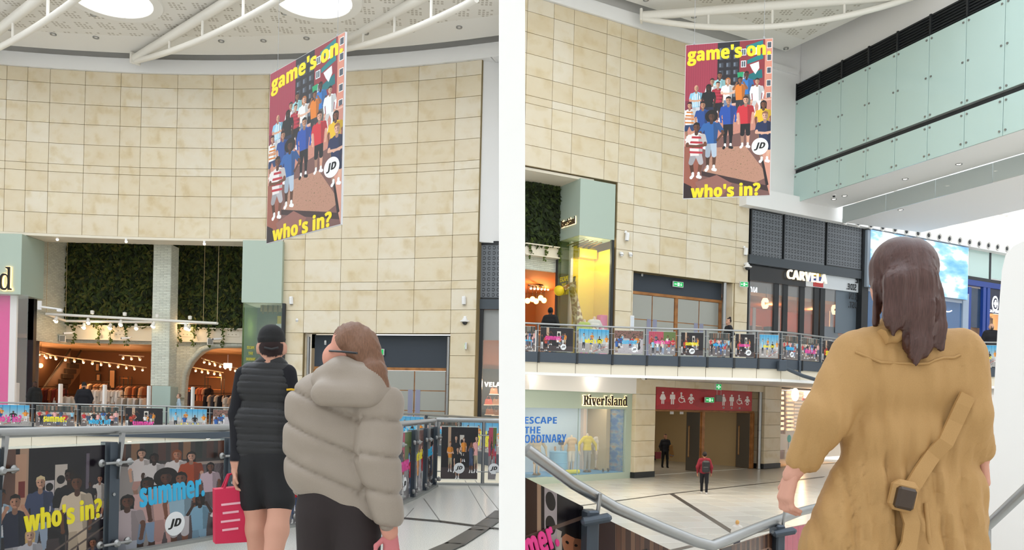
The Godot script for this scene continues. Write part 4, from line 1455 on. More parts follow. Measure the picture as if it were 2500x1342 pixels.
func exit_sign(label: String, key: String, g: Transform3D, w := 0.62, h := 0.25, d := 0.09):
	var o := thing("exit_sign", label, "exit sign", g)
	put(o, "housing", cbox(Vector3(w + 0.06, h + 0.06, d), 0.012), hexm("dcdedd", 0.5), at(g, Vector3(0, 0, 0)))
	var q := QuadMesh.new()
	q.size = Vector2(w, h)
	put(o, "sign_face", q, prints[key], at(g, Vector3(0, 0, d / 2 + 0.004)))
func bullet_camera(label: String, g: Transform3D):
	var o := thing("security_camera", label, "camera", g)
	put(o, "bracket", cbox(Vector3(0.12, 0.12, 0.08), 0.015), mats.white, at(g, Vector3(0, 0.22, 0.04)))
	put(o, "arm", bar(Vector3(0, 0.2, 0.05), Vector3(0, 0.12, 0.16), 0.03), mats.white, g)
	put(o, "housing", lathe([Vector2(0, -0.2), Vector2(0.09, -0.2), Vector2(0.1, -0.17), Vector2(0.1, 0.12), Vector2(0.07, 0.17), Vector2(0, 0.17)], 18), mats.white, at(g, Vector3(0, 0, 0.17), Vector3(0.12, 0, 0)))
	put(o, "lens", cyl(0.065, 0.02, 14), mats.dark, at(g, Vector3(0, -0.205, 0.145), Vector3(0.12, 0, 0)))
func sensor(label: String, g: Transform3D):
	var o := thing("wall_sensor", label, "sensor", g)
	put(o, "base", cbox(Vector3(0.1, 0.1, 0.06), 0.015), mats.white, at(g, Vector3(0, 0.08, 0.03)))
	put(o, "dome", lathe([Vector2(0, -0.12), Vector2(0.06, -0.1), Vector2(0.09, -0.02), Vector2(0.085, 0.05), Vector2(0.04, 0.1), Vector2(0, 0.11)], 16), mats.white, at(g, Vector3(0, 0, 0.12)))
	put(o, "ring", lathe([Vector2(0.085, -0.05), Vector2(0.093, -0.04), Vector2(0.093, -0.03), Vector2(0.085, -0.02)], 16), hexm("9a9a98"), at(g, Vector3(0, 0, 0.12)))
func dome_camera(label: String, g: Transform3D):
	var o := thing("dome_camera", label, "camera", g)
	put(o, "bracket", cbox(Vector3(0.14, 0.12, 0.22), 0.02), mats.white, at(g, Vector3(0, 0.14, 0.11)))
	put(o, "hood", lathe([Vector2(0, 0.1), Vector2(0.1, 0.1), Vector2(0.12, 0.03), Vector2(0.22, -0.02), Vector2(0.22, -0.06), Vector2(0.15, -0.07), Vector2(0, -0.07)], 22), mats.white, at(g, Vector3(0, 0, 0.2)))
	put(o, "bubble", sphere(0.13), hexm("2a2c2f", 0.1), at(g, Vector3(0, -0.08, 0.2)))
# a thin trailing stem with small leaves
func trailing(pts: Array) -> ArrayMesh:
	var st := begin()
	st.append_from(tube(pts, 0.012, 5), 0, Transform3D())
	var leaf := prism(poly([0, -0.11, 0.045, -0.03, 0, 0.05, -0.045, -0.03]), 0.005)
	for p in pts:
		for k in 5:
			st.append_from(leaf, 0, Transform3D(Basis.from_euler(Vector3(rng.randf_range(-0.6, 0.6), rng.randf_range(-1, 1), rng.randf_range(-1.4, 1.4))), p + Vector3(rng.randf_range(-0.09, 0.09), rng.randf_range(-0.1, 0.1), rng.randf_range(-0.03, 0.05))))
	return st.commit()
func omni(parent: Node3D, p: Vector3, c: Color, e: float, size := 0.15):
	var l := OmniLight3D.new()
	l.light_color = c
	l.light_energy = e
	l.omni_range = 60.0
	l.omni_attenuation = 2.0
	l.light_size = size
	l.shadow_enabled = true
	parent.add_child(l)
	l.position = parent.global_transform.affine_inverse() * p
# hanging garment, 1 m wide in its own units: kind 0 top, 1 coat, 2 trousers
func garment_mesh(kind: int) -> ArrayMesh:
	var key := "garment%d" % kind
	if meshes.has(key):
		return meshes[key]
	var prof: Array = [[-0.09, 0.0, 0.0, 0.03, 0.09, 0.0, 0.25, -0.08, 0.3, -0.34, 0.22, -0.36, 0.19, -0.22, 0.2, -0.72, 0.0, -0.7, -0.2, -0.72, -0.19, -0.22, -0.22, -0.36, -0.3, -0.34, -0.25, -0.08],
		[-0.09, 0.0, 0.0, 0.03, 0.09, 0.0, 0.24, -0.08, 0.3, -0.62, 0.22, -0.63, 0.19, -0.25, 0.24, -1.1, 0.0, -1.07, -0.24, -1.1, -0.19, -0.25, -0.22, -0.63, -0.3, -0.62, -0.24, -0.08],
		[-0.19, 0.0, 0.19, 0.0, 0.21, -0.98, 0.05, -1.0, 0.0, -0.35, -0.05, -1.0, -0.21, -0.98]][kind]
	# three layers give the cloth a rounded, slightly folded body
	var st := begin()
	for k in 3:
		var s: float = [0.9, 1.0, 0.86][k]
		var q := []
		for i in range(0, prof.size(), 2):
			q.append(prof[i] * s)
			q.append(prof[i + 1] * (0.97 + 0.03 * s))
		st.append_from(prism(poly(q), 0.045), 0, Transform3D(Basis(), Vector3(0, 0, 0.065 - k * 0.042)))
	meshes[key] = st.commit()
	return meshes[key]
func garment(kind: int, c: String, g: Transform3D, label: String, group: String):
	var o := thing("hanging_garment", label, "garment", g, group)
	put(o, "cloth", garment_mesh(kind), hexm(c, 0.9), g)
	put(o, "hanger", tube([Vector3(0, 0.02, 0), Vector3(0, 0.08, 0), Vector3(0.03, 0.11, 0), Vector3(0, 0.14, 0)], 0.008, 5), hexm("5a4a3c", 0.4, 0.5), g)
func clothes_rail(label: String, g: Transform3D, w: float, h: float, kinds: Array, cols: Array, glabel: String, group: String, n: int, turn := 1.2):
	var o := thing("clothes_rail", label, "clothes rail", g)
	var m := hexm("1d1c1b", 0.4, 0.6)
	for s in [-1, 1]:
		put(o, "upright", bar(Vector3(s * w / 2, 0, 0), Vector3(s * w / 2, h, 0), 0.022, 6), m, g)
		put(o, "foot", bar(Vector3(s * w / 2, 0.02, -0.25), Vector3(s * w / 2, 0.02, 0.25), 0.022, 6), m, g)
	put(o, "crossbar", bar(Vector3(-w / 2, h, 0), Vector3(w / 2, h, 0), 0.02, 6), m, g)
	for i in n:
		var x := -w / 2 + w * (i + 0.5) / n
		garment(kinds[i % kinds.size()], cols[i % cols.size()], at(g, Vector3(x, h - 0.14, 0), Vector3(0, turn + rng.randf_range(-0.2, 0.2), 0)), glabel, group)
func track_light(label: String, a: Vector3, b: Vector3, n: int, group: String, e := 0.0, size := 0.05):
	var o := thing("track_light", label, "track light", Transform3D(Basis(), a), group)
	put(o, "track", tube([a, b], 0.035, 6), hexm("d8d2c6", 0.5), Transform3D())
	for i in n:
		var p := a.lerp(b, (i + 0.5) / n)
		var s := put(o, "spot", lathe([Vector2(0, 0.1), Vector2(size, 0.1), Vector2(size * 1.5, -0.06), Vector2(size * 1.4, -0.06)], 10), hexm("d8d2c6", 0.5), Transform3D(Basis.from_euler(Vector3(0.5, 0, 0.3 * (i % 3 - 1))), p - Vector3(0, 0.13, 0)))
		put(s, "bulb", sphere(size * 1.25, 8), glow(Color("ffd9a0"), 14.0), Transform3D(Basis(), p - Vector3(0, 0.19, 0)))
		if e > 0.0 and i % 3 == 1:
			omni(o, p - Vector3(0, 0.4, 0), Color("ffb878"), e, 0.1)

# ---------- hall with the concave wall ----------
func door_frame_left() -> Transform3D:
	var p := arc_pt(921, 900)
	return Transform3D(Basis(Vector3.UP, -0.231), Vector3(p.x, 0, p.z))
func left_doors():
	var fr := door_frame_left()
	var x0 := fl(fr, 744, 900).x
	var x1 := fl(fr, 1102, 900).x
	door_set("door_1", "closed steel-faced double doors in timber frame under dark lintel, below the concave stone wall", fr, x0 + 0.25, x1 - 0.25, 0.0, fl(fr, 921, 896, -0.5).y, fl(fr, 921, 818, -0.5).y, -0.5)
	var re := struct("wall_door_recess", at(fr, Vector3(x0, 0, 0)), "stone reveal of the door recess")
	lb(re, "reveal", mats.stone1, fr, Vector3(x0 - 0.05, 0, -0.62), Vector3(x0 + 0.02, fl(fr, 921, 813).y, -0.06))
	lb(re, "reveal", mats.stone2, fr, Vector3(x1 - 0.02, 0, -0.62), Vector3(x1 + 0.05, fl(fr, 921, 813).y, -0.06))
	lb(re, "soffit", mats.stone2, fr, Vector3(x0, fl(fr, 921, 813).y, -0.62), Vector3(x1, fl(fr, 921, 813).y + 0.05, -0.06))
	pipe_column("slim stainless steel column at the hinge side of the concave wall's doors, beside the security sensors", fr * Vector3(fl(fr, 751, 900, -0.25).x, 0, -0.25), fl(fr, 751, 822, -0.25).y)
	pipe_column("slim stainless steel column between the doors and the patterned handbag shop pier", fr * Vector3(fl(fr, 1095, 900, -0.25).x, 0, -0.25), fl(fr, 1095, 822, -0.25).y)
	exit_sign("green lit exit sign with down arrow on dark lintel behind the woman's head", "exit_down", at(fr, fl(fr, 922, 859, -0.42)))
	exit_sign("green exit sign mounted edgewise on the stone pier by the handbag shop", "exit_left", at(fr, fl(fr, 1137, 845, 0.15), Vector3(0, -1.25, 0)))
	bullet_camera("white bullet camera on stone beside the sage fascia", at(fr, fl(fr, 715, 733, 0.1)))
	bullet_camera("white bullet camera on stone pier above the hooded dome camera", at(fr, fl(fr, 1135, 733, 0.1)))
	sensor("small white wall sensor above the door's steel column, nearer the sage shop corner", at(fr, fl(fr, 701, 782, 0.01)))
	sensor("small white wall sensor above the door's steel column, further from the sage shop corner", at(fr, fl(fr, 729, 782, 0.01)))
	dome_camera("white hooded dome camera on the stone pier beside the patterned panel", at(fr, fl(fr, 1138, 783, 0.01)))
	var hs := thing("lintel_sensor", "tiny white sensor on the dark lintel over the closed doors", "sensor", at(fr, fl(fr, 795, 836, -0.49)))
	put(hs, "case", cbox(Vector3(0.1, 0.22, 0.06), 0.02), mats.white, at(hs.transform, Vector3(0, 0, 0.03)))
	put(hs, "window", cbox(Vector3(0.06, 0.08, 0.01), 0.003), hexm("b9bcc0"), at(hs.transform, Vector3(0, -0.04, 0.062)))
	var ns := thing("wall_notice", "small white notice box low on the stone beside the closed doors", "notice", at(fr, fl(fr, 744, 985, 0.02)))
	put(ns, "case", cbox(Vector3(0.3, 0.6, 0.06), 0.01), mats.white, ns.transform)
	put(ns, "sheet", cbox(Vector3(0.24, 0.5, 0.01), 0.0), hexm("dfe6ee"), at(ns.transform, Vector3(0, 0, 0.032)))
	# patterned shopfront at the divider
	var f2 := frame(-1.95, 37.9, -0.1)
	var s := thing("handbag_shop", "narrow end of handbag shop with grey panel of interlocking letters", "shop", at(f2, fl(f2, 1190, 1020)))
	bx(s, "top_frame", mats.dark, f2, 1161, 588, 1228, 598, 0.0, 0.3)
	var cc := print_on(s, "patterned_panel", prints.cc, f2, 1164, 598, 1228, 726, -0.02)
	prints.cc.uv1_scale = Vector3(1.35, 5.0, 1)
	bx(s, "panel_backing", mats.dark, f2, 1161, 590, 1228, 730, -0.04, 0.2)
	bx(s, "fascia_beam", hexm("4d545b", 0.5, 0.3), f2, 1166, 730, 1228, 754, 0.04, 0.3)
	bx(s, "blind", hexm("a3a5a3", 0.8), f2, 1176, 756, 1228, 830, -0.15, 0.05)
	bx(s, "corner_post", mats.dark, f2, 1166, 754, 1177, 1030, 0.0, 0.25)
	bx(s, "shop_floor", hexm("8a7462"), f2, 1170, 1020, 1228, 1032, 0.0, 3.0)
	bx(s, "glass_pane", glass(Color("c8d8d4"), 0.12), f2, 1177, 830, 1228, 1026, -0.1, 0.015)
	bx(s, "back_wall", hexm("a9683e", 0.8), f2, 1160, 750, 1228, 940, -2.6, 0.1)
	bx(s, "display_back", hexm("2a211d", 0.7), f2, 1160, 900, 1228, 1030, -2.2, 0.1)
	fit_text(s, "sign_lettering", "VELA", glow(Color("fff4e2"), 3.0), at(f2, fl(f2, 1202, 938, -0.3)), 0.75, 0.22, 0.4, false, 0.04)
	var i := 0
	for q in [[1206, 952, "8a5432"], [1193, 978, "b5492c"], [1212, 978, "a3714a"], [1195, 1002, "a8663a"], [1212, 1004, "8e5e3a"]]:
		bx(s, "shelf", hexm("f3e8d6", 0.5), f2, q[0] - 12, q[1] + 9, q[0] + 12, q[1] + 11, -1.2, 0.3)
		var g := at(f2, fl(f2, q[0], q[1] + 9, -1.3))
		var b := thing("handbag", ["tan leather handbag on the topmost lit shelf", "rust red handbag on lit shelf beside a brown one", "light brown handbag on lit shelf beside a red one", "orange brown handbag on a lower lit shelf", "small dark brown handbag on a lower lit shelf"][i], "handbag", g, "handbags on the lit shelves")
		put(b, "body", prism(poly([-0.2, 0, 0.2, 0, 0.15, 0.26, -0.15, 0.26]), 0.14), hexm(q[2], 0.5), at(g, Vector3(0, 0, 0.07)))
		put(b, "handle", tube([Vector3(-0.1, 0.25, 0), Vector3(-0.07, 0.38, 0), Vector3(0.07, 0.38, 0), Vector3(0.1, 0.25, 0)], 0.013, 6), hexm(q[2], 0.5), g)
		put(b, "clasp", cbox(Vector3(0.05, 0.03, 0.02)), mats.steel, at(g, Vector3(0, 0.2, 0.075)))
		i += 1
	omni(s, f2 * Vector3(0.7, 2.3, -0.7), Color("ffd9ae"), 2.40)
	# gallery floor before the shops, and its edge
	var gf := struct("floor_gallery_curved", Transform3D(), "pale floor of the gallery in front of the planted shop")
	var edge := gallery_edge()
	var pl := []
	for e in edge:
		pl.append_array([e.x, -e.z])
	plate(gf, "slab", mats.terrazzo0, pl + [-0.2, 53.0, -31.0, 53.0, -31.0, -edge[0].z], -0.32, 0.31)
	var tf := struct("trim_gallery_edge_curved", Transform3D(), "dark steel edge and cream fascia of the gallery before the planted shop")
	for k in edge.size() - 1:
		var a: Vector3 = edge[k]
		var b: Vector3 = edge[k + 1]
		var fr3 := Transform3D(Basis(Vector3.UP, -atan2(b.z - a.z, b.x - a.x)), (a + b) / 2)
		var l := a.distance_to(b) / 2
		lb(tf, "steel_edge", mats.post, fr3, Vector3(-l, -0.3, -0.1), Vector3(l, 0.03, 0.12))
		lb(tf, "fascia_panel", mats.cream, fr3, Vector3(-l + 0.012, -1.15, -0.1), Vector3(l - 0.012, -0.3, 0.04))
	var lw := struct("wall_lower_shop", Transform3D(), "sage green shop wall of the level below, under the gallery edge")
	box_at(lw, "render", mats.sage, Vector3(-31, -5.0, -36.0), Vector3(-0.4, -1.15, -35.6))
	box_at(lw, "white_band", mats.white, Vector3(-31, -2.0, -35.6), Vector3(-0.4, -1.15, -35.5))
func gallery_edge() -> Array:
	var o := []
	for q in [[-60, 33.2], [80, 33.2], [190, 33.2], [298, 33.2], [406, 33.2], [513, 33.1], [620, 32.8], [735, 32.2], [850, 31.0], [950, 29.2], [1040, 27.0], [1125, 24.8], [1235, 21.5]]:
		var p := P(q[0], 1000, q[1])
		o.append(Vector3(p.x, 0, p.z))
	return o
func left_rails():
	var E := gallery_edge()
	balustrade("long balustrade of printed panels along the gallery before the planted shop", E, {"rail": 0.97, "top": 0.9, "bottom": 0.04, "radius": 0.035, "gap": 0.13},
		[["p0", "who's in?", PINK, false, 0.6, 0.05, 0.35], ["p1", "summer.", YELL, false, 0.6, 0.0, 0.35], ["p5", "who's in?", CYAN, false, 0.6, 0.0, 0.3], ["p2", "summer.", PINK, false, 0.6, 0.0, 0.22], ["p0", "who's in?", YELL, false, 0.62, 0.0, 0.18], ["p3", "summer.", CYAN, false, 0.6, 0.0, 0.12], ["p4", "who's in?", PINK, false], ["p1", "summer.", YELL, false], ["p2", "summer.", PINK, false], ["p0", "who's in?", CYAN, false], ["p1", "summer.", CYAN, false], ["p0", "who's in?", YELL, false]])
	# the near curved balustrade round the landing
	var A := [Vector3(-3.95, 0, -5.0), P(-20, 1000, 6.1), P(272, 1000, 7.1), P(560, 1000, 8.3), P(740, 1000, 9.1), P(880, 1000, 9.9), P(966, 1000, 10.9), P(1008, 1000, 11.8), P(1037, 1000, 12.7), P(1061, 1000, 13.6)]
	for i in A.size():
		A[i].y = 0.0
	balustrade("curved balustrade with large printed panels and thick steel handrail round the terrazzo landing", A, {"rail": 1.09, "radius": 0.04, "top": 0.985, "bottom": 0.0, "gap": 0.055, "style": "blade", "tilt": 0.05},
		[["q0", "", "", false], ["near_a", "who's in?", YELL, false, 0.75, 0.1, 0.42], ["near_b", "summer.", CYAN, true, 0.6, 0.0, 0.5, 0.02, 0.2, 0.115], ["q1", "who's in?", PINK, false], ["q2", "summer.", YELL, false], ["q0", "who's in?", CYAN, false], ["q1", "summer.", PINK, true, 0.8, 0.0, 0.5, 0.1, 0.25, 0.1], ["q2", "who's in?", YELL, false, 0.8, 0.0, 0.6], ["q0", "summer.", CYAN, false, 0.8, 0.0, 0.6]])
	var B := [P(1066, 1000, 13.9), P(1182, 1000, 14.0), P(1300, 1000, 14.0)]
	for i in B.size():
		B[i].y = 0.0
	B[2].x = -0.16
	balustrade("short straight balustrade with a crowd panel closing the far end of the landing", B, {"rail": 1.1, "radius": 0.04, "top": 1.0, "bottom": 0.08, "gap": 0.09, "style": "tube"},
		[["q0", "", "", true, 0.5, 0.0, 0.5, 0.0, 0.22, 0.1], ["q1", "", "", true, 0.5, 0.0, 0.5, 0.25, 0.22, 0.1]])
	var k := struct("trim_landing_kerb", Transform3D(), "low grey steel kerb under the landing's balustrade")
	for L in [A, B]:
		for i in L.size() - 1:
			var a: Vector3 = L[i]
			var b: Vector3 = L[i + 1]
			var fr3 := Transform3D(Basis(Vector3.UP, -atan2(b.z - a.z, b.x - a.x)), (a + b) / 2)
			lb(k, "kerb", hexm("9a9c99", 0.5, 0.3), fr3, Vector3(-a.distance_to(b) / 2, -0.4, -0.09), Vector3(a.distance_to(b) / 2, 0.03, 0.09))
func left_shop():
	var FY := -0.01
	var sx := P(52, 640, 39.2).x
	# corner fascia with the end of the shop's name
	var f0 := frame(0, 39.2)
	var s := thing("corner_fascia", "sage green corner fascia ending in a lit serif letter d", "shop sign", at(f0, fl(f0, 26, 722)))
	lb(s, "casing", mats.sage, f0, Vector3(-26.6, fl(f0, 26, 718).y, -1.9), Vector3(sx, fl(f0, 26, 570).y, 0.0), 0.01)
	var tb := fl(f0, -120, 677, 0.05)
	fit_text(s, "letter_halo", "RiverIsland", glow(Color("ffd28a"), 3.0), at(f0, tb + Vector3(0, 0, 0.0)), 5.95, 1.18, 0.9, true, 0.02)
	fit_text(s, "letters", "RiverIsland", hexm("141210", 0.4), at(f0, tb + Vector3(0, 0, 0.06)), 5.9, 1.12, 0.0, true, 0.06)
	var wn := thing("corner_window", "corner shop window with magenta panel under the sage fascia", "shop window", at(f0, fl(f0, 26, 985)))
	bx(wn, "magenta_panel", hexm("f0109a", 0.5), f0, -80, 716, 22, 990, -0.6, 0.05)
	bx(wn, "rear_board", hexm("7d6a58", 0.8), f0, -80, 700, 95, 1000, -2.6, 0.05)
	bx(wn, "white_post", mats.white, f0, 22, 716, 38, 1000, -0.5, 0.12)
	bx(wn, "glass_pane", glass(Color("d9e2dc"), 0.06), f0, -80, 718, 66, 1000, -0.1, 0.02)
	bx(wn, "dark_post", mats.dark, f0, 66, 600, 82, 1005, -1.7, 0.25)
	# shell of the shop
	var sh := struct("wall_shop_shell", Transform3D(), "brick and plaster shell of the planted shop")
	var D1 := 44.0
	var f1 := frame(0, D1)
	var yb := fl(f1, 260, 838).y
	var yt := fl(f0, 300, 566).y + 0.3
	var lx := fl(f1, 166, 700).x
	box_at(sh, "brick_side", mats.brick, Vector3(lx - 0.3, yb - 0.1, -D1 - 0.4), Vector3(lx, yt, -40.9))
	box_at(sh, "inner_side_wall", hexm("5a4232"), Vector3(-28.2, FY, -D1 - 9.0), Vector3(-28.0, yb + 0.2, -40.9))
	box_at(sh, "brick_lintel", mats.brick, Vector3(lx, yb, -D1 - 0.4), Vector3(-10.6, fl(f1, 260, 800).y, -D1))
	box_at(sh, "wall_behind_plants", hexm("6a6452"), Vector3(lx, fl(f1, 260, 800).y, -D1 - 0.4), Vector3(-10.6, yt, -D1 - 0.2))
	box_at(sh, "side_wall", hexm("c9bda6"), Vector3(-10.9, FY, -D1 - 9.0), Vector3(-10.6, yt, -D1))
	box_at(sh, "rear_wall", hexm("6a4a36"), Vector3(-28.2, FY, -D1 - 9.2), Vector3(-10.6, yb + 0.5, -D1 - 9.0))
	box_at(sh, "shop_ceiling", hexm("8f7458"), Vector3(-28.2, yb, -D1 - 9.0), Vector3(-10.9, yb + 0.2, -D1 - 0.4))
	box_at(sh, "upper_ceiling", mats.cream, Vector3(lx - 0.3, yt, -D1 - 0.4), Vector3(-10.6, yt + 0.2, -40.9))
	box_at(sh, "front_ceiling", hexm("8f7458"), Vector3(-28.2, yb, -D1 - 0.4), Vector3(lx - 0.3, yb + 0.2, -40.9))
	box_at(sh, "shop_floor", mats.shopfloor, Vector3(-28.0, FY - 0.2, -D1 - 9.0), Vector3(-10.6, FY + 0.012, -41.5))
	# arch wall, outline in its own plane
	var q := []
	for p in [[419, 1008], [419, 830], [596, 830], [596, 847], [560, 847], [540, 847], [522, 849], [508, 853], [496, 859], [482, 870], [470, 884], [460, 900], [454, 918], [451, 950], [449, 1008]]:
		var l := fl(f1, p[0], p[1])
		q.append_array([l.x, maxf(l.y, FY)])
	put(sh, "arch_wall", prism(poly(q), 0.45), mats.brick, at(f1, Vector3(0, 0, 0.02)))
	var ring := []
	for k in 7:
		var p: Array = [[449, 975], [454, 918], [470, 884], [496, 858], [522, 849], [560, 847], [600, 847]][k]
		ring.append(fl(f1, p[0] - 5, p[1] - 5, 0.05))
	put(sh, "arch_trim", tube(ring, 0.16, 8), mats.brick, f1)
	# column of painted brick
	var f2 := frame(0, 41.7)
	var col := struct("wall_brick_pier", at(f2, fl(f2, 393, 985)), "painted brick pier with sage base standing between the planted bays")
	bx(col, "brick_shaft", mats.brick, f2, 371, 596, 415, 942, 0.0, 0.95, 0.02)
	var r := rc(f2, 370, 942, 416, 1000)
	lb(col, "sage_base", mat(Color("a9bcb4"), 0.5), f2, Vector3(r.position.x, FY, -0.97), Vector3(r.end.x, r.end.y, 0.02), 0.02)
	# steel beam
	var bm := thing("steel_beam", "cream painted steel beam with bolted plates under the living wall", "beam", at(f1, fl(f1, 380, 830)))
	var y0 := fl(f1, 300, 830).y
	var y1 := fl(f1, 300, 797).y
	for yy in [y0, y1]:
		lb(bm, "flange", mats.cream, f1, Vector3(lx, yy - 0.03, 0.0), Vector3(-10.95, yy + 0.03, 0.28))
	lb(bm, "web", mats.cream, f1, Vector3(lx, y0, 0.02), Vector3(-10.95, y1, 0.1))
	for px in [296, 460, 570]:
		var p := fl(f1, px, 812, 0.1)
		var pl := lb(bm, "plate", mats.cream, f1, p - Vector3(0.35, 0.22, 0), p + Vector3(0.35, 0.22, 0.03), 0.01)
		for k in 6:
			put(pl, "bolt", cyl(0.025, 0.03, 6), hexm("a89a80", 0.5, 0.3), at(f1, p + Vector3(-0.25 + 0.1 * k, -0.1 if k % 2 == 0 else 0.1, 0.04), Vector3(PI / 2, 0, 0)))
	# living walls: leaves without number on a dark mat
	for b in [[166, 372, "planted living wall beside the brick side wall"], [418, 592, "planted living wall above the brick arch"]]:
		var x0 := fl(f1, b[0], 700).x
		var x1 := fl(f1, b[1], 700).x
		var lv := thing("living_wall", b[2], "living wall", at(f1, Vector3((x0 + x1) / 2, y1 + 0.1, 0.1)))
		lb(lv, "planting_mat", hexm("4d4a34", 0.95), f1, Vector3(x0, y1 + 0.05, -0.2), Vector3(x1, yt, 0.05))
		var leaf := prism(poly([0, -0.16, 0.05, -0.06, 0.04, 0.06, 0, 0.13, -0.04, 0.06, -0.05, -0.06]), 0.006)
		var greens := ["1f2c0f", "2a3a12", "394815", "4a521a", "182409", "54541e"]
		for gi in 6:
			var mm := MultiMesh.new()
			mm.transform_format = MultiMesh.TRANSFORM_3D
			mm.mesh = leaf
			mm.instance_count = 700
			for k in 700:
				var p := Vector3(rng.randf_range(x0, x1), rng.randf_range(y1 + 0.05, yt - 0.05), rng.randf_range(0.05, 0.32))
				var bs := Basis.from_euler(Vector3(rng.randf_range(-0.9, 0.4), rng.randf_range(-0.9, 0.9), rng.randf_range(-1.2, 1.2))).scaled(Vector3.ONE * rng.randf_range(0.7, 1.9))
				mm.set_instance_transform(k, Transform3D(bs, p))
			var mi := MultiMeshInstance3D.new()
			mi.name = "leaves"
			mi.multimesh = mm
			mi.material_override = hexm(greens[gi], 0.8)
			mi.set_meta("kind", "stuff")
			lv.add_child(mi, true)
			mi.transform = lv.transform.affine_inverse() * f1
		for k in 4:
			var hx := lerpf(x0 + 0.5, x1 - 0.5, (k + rng.randf() * 0.6) / 4.0)
			var pts := []
			for j in 6:
				pts.append(Vector3(hx + rng.randf_range(-0.06, 0.06), y1 + 0.2 - j * 0.22, 0.36))
			put(lv, "trailing_stem", trailing(pts), hexm("48581c", 0.9), f1)
	# lamp frame hung in front of the planting
	var tl := thing("lamp_gantry", "white hanging gantry of track spotlights in front of the living wall", "light fitting", Transform3D(Basis(), P(330, 780, 42.2)))
	var L := [P(113, 766, 41.6), P(530, 789, 41.2), P(496, 788, 43.0), P(160, 783, 43.2)]
	for k in 4:
		if k != 1:
			put(tl, "rail", tube([L[k], L[(k + 1) % 4]], 0.07, 8), mats.tubew, Transform3D())
	put(tl, "rail", tube([L[1], L[2]], 0.07, 8), mats.tubew, Transform3D())
	for k in 10:
		var a: Vector3 = L[0].lerp(L[1], (k + 0.6) / 10.5) if k % 2 == 0 else L[3].lerp(L[2], (k + 0.4) / 10.5)
		var sp := put(tl, "spotlight", lathe([Vector2(0, 0.16), Vector2(0.07, 0.15), Vector2(0.11, -0.1), Vector2(0.1, -0.1)], 12), mats.tubew, Transform3D(Basis.from_euler(Vector3(-0.4, 0, 0.2 * (k % 3 - 1))), a - Vector3(0, 0.25, 0)))
		put(sp, "bulb", sphere(0.09, 10), glow(Color("ffe2b0"), 12.0), Transform3D(Basis(), a - Vector3(0, 0.35, 0.03)))
		if k % 2 == 0:
			put(tl, "spotlight", lathe([Vector2(0, -0.1), Vector2(0.09, -0.08), Vector2(0.1, 0.08), Vector2(0, 0.12)], 10), mats.tubew, Transform3D(Basis(), a + Vector3(0.2, 0.2, 0)))
	for k in 4:
		put(tl, "hanger_wire", bar(L[k], Vector3(L[k].x, yt, L[k].z), 0.012, 5), hexm("c9b48c"), Transform3D())
	omni(tl, P(230, 800, 43.0), Color("ffcf94"), 1.00)
	omni(tl, P(450, 800, 43.0), Color("ffcf94"), 0.88)
	var ar := thing("wall_bracket_arm", "white jointed bracket arm fixed to the dark shop mullion", "bracket", Transform3D(Basis(), P(97, 745, 40.5)))
	put(ar, "plate", cbox(Vector3(0.2, 0.45, 0.1), 0.02), mats.white, Transform3D(Basis(), P(97, 745, 40.45)))
	put(ar, "arm", tube([P(97, 748, 40.4), P(148, 755, 40.6)], 0.05, 8), mats.white, Transform3D())
	put(ar, "joint", cbox(Vector3(0.25, 0.15, 0.15), 0.02), mats.white, Transform3D(Basis(), P(146, 757, 40.6)))
	# small fittings on beam and wall
	for u in [[153, 826, "white box loudspeaker on the brick side wall under the gantry"], [513, 834, "white box loudspeaker over the brick arch"]]:
		var g := Transform3D(Basis(Vector3.UP, 0.4), P(u[0], u[1], 43.25))
		var ls := thing("loudspeaker", u[2], "loudspeaker", g)
		put(ls, "cabinet", cbox(Vector3(0.3, 0.34, 0.24), 0.02), mats.white, g)
		put(ls, "grille", cbox(Vector3(0.24, 0.28, 0.02), 0.005), hexm("8a8880"), at(g, Vector3(0, 0, 0.125)))
	for u in [[306, 826, "slim white camera on an arm under the cream beam"], [530, 828, "slim white camera beside the arch loudspeaker"], [166, 814, "slim white camera on the brick side wall"]]:
		var g := Transform3D(Basis(Vector3.UP, 0.6), P(u[0], u[1], 43.15))
		var cm := thing("arm_camera", u[2], "camera", g)
		put(cm, "barrel", tube([Vector3(-0.2, 0, 0), Vector3(0.2, 0.04, 0)], 0.06, 10), mats.white, g)
		put(cm, "arm", tube([Vector3(0.1, 0, 0), Vector3(0.3, 0.12, -0.1), Vector3(0.35, 0.1, -0.2)], 0.025, 6), mats.white, g)
		put(cm, "lens", cyl(0.05, 0.02, 10), mats.dark, at(g, Vector3(-0.21, 0, 0), Vector3(0, 0, PI / 2)))
	for px in [140, 308, 499]:
		var p := P(px, 583 + (px - 140) * 0.03, 40.0)
		var dn := thing("soffit_lamp", "tiny white lamp under the soffit over the planted shop", "lamp", Transform3D(Basis(), p), "lamps under the shop soffit")
		put(dn, "holder", cyl(0.06, 0.12, 10), mats.white, at(dn.transform, Vector3(0, 0.06, 0)))
		put(dn, "bulb", sphere(0.07, 8), glow(Color("fff1d8"), 3.0), at(dn.transform, Vector3(0, -0.03, 0)))
	# escalator inside
	var es := thing("escalator", "dark escalator rising towards the shop's upper floor", "escalator", Transform3D(Basis(), P(125, 985, 47.0)))
	var ea := P(88, 990, 46.0)
	ea.y = 0.2
	var eb := P(172, 852, 48.5)
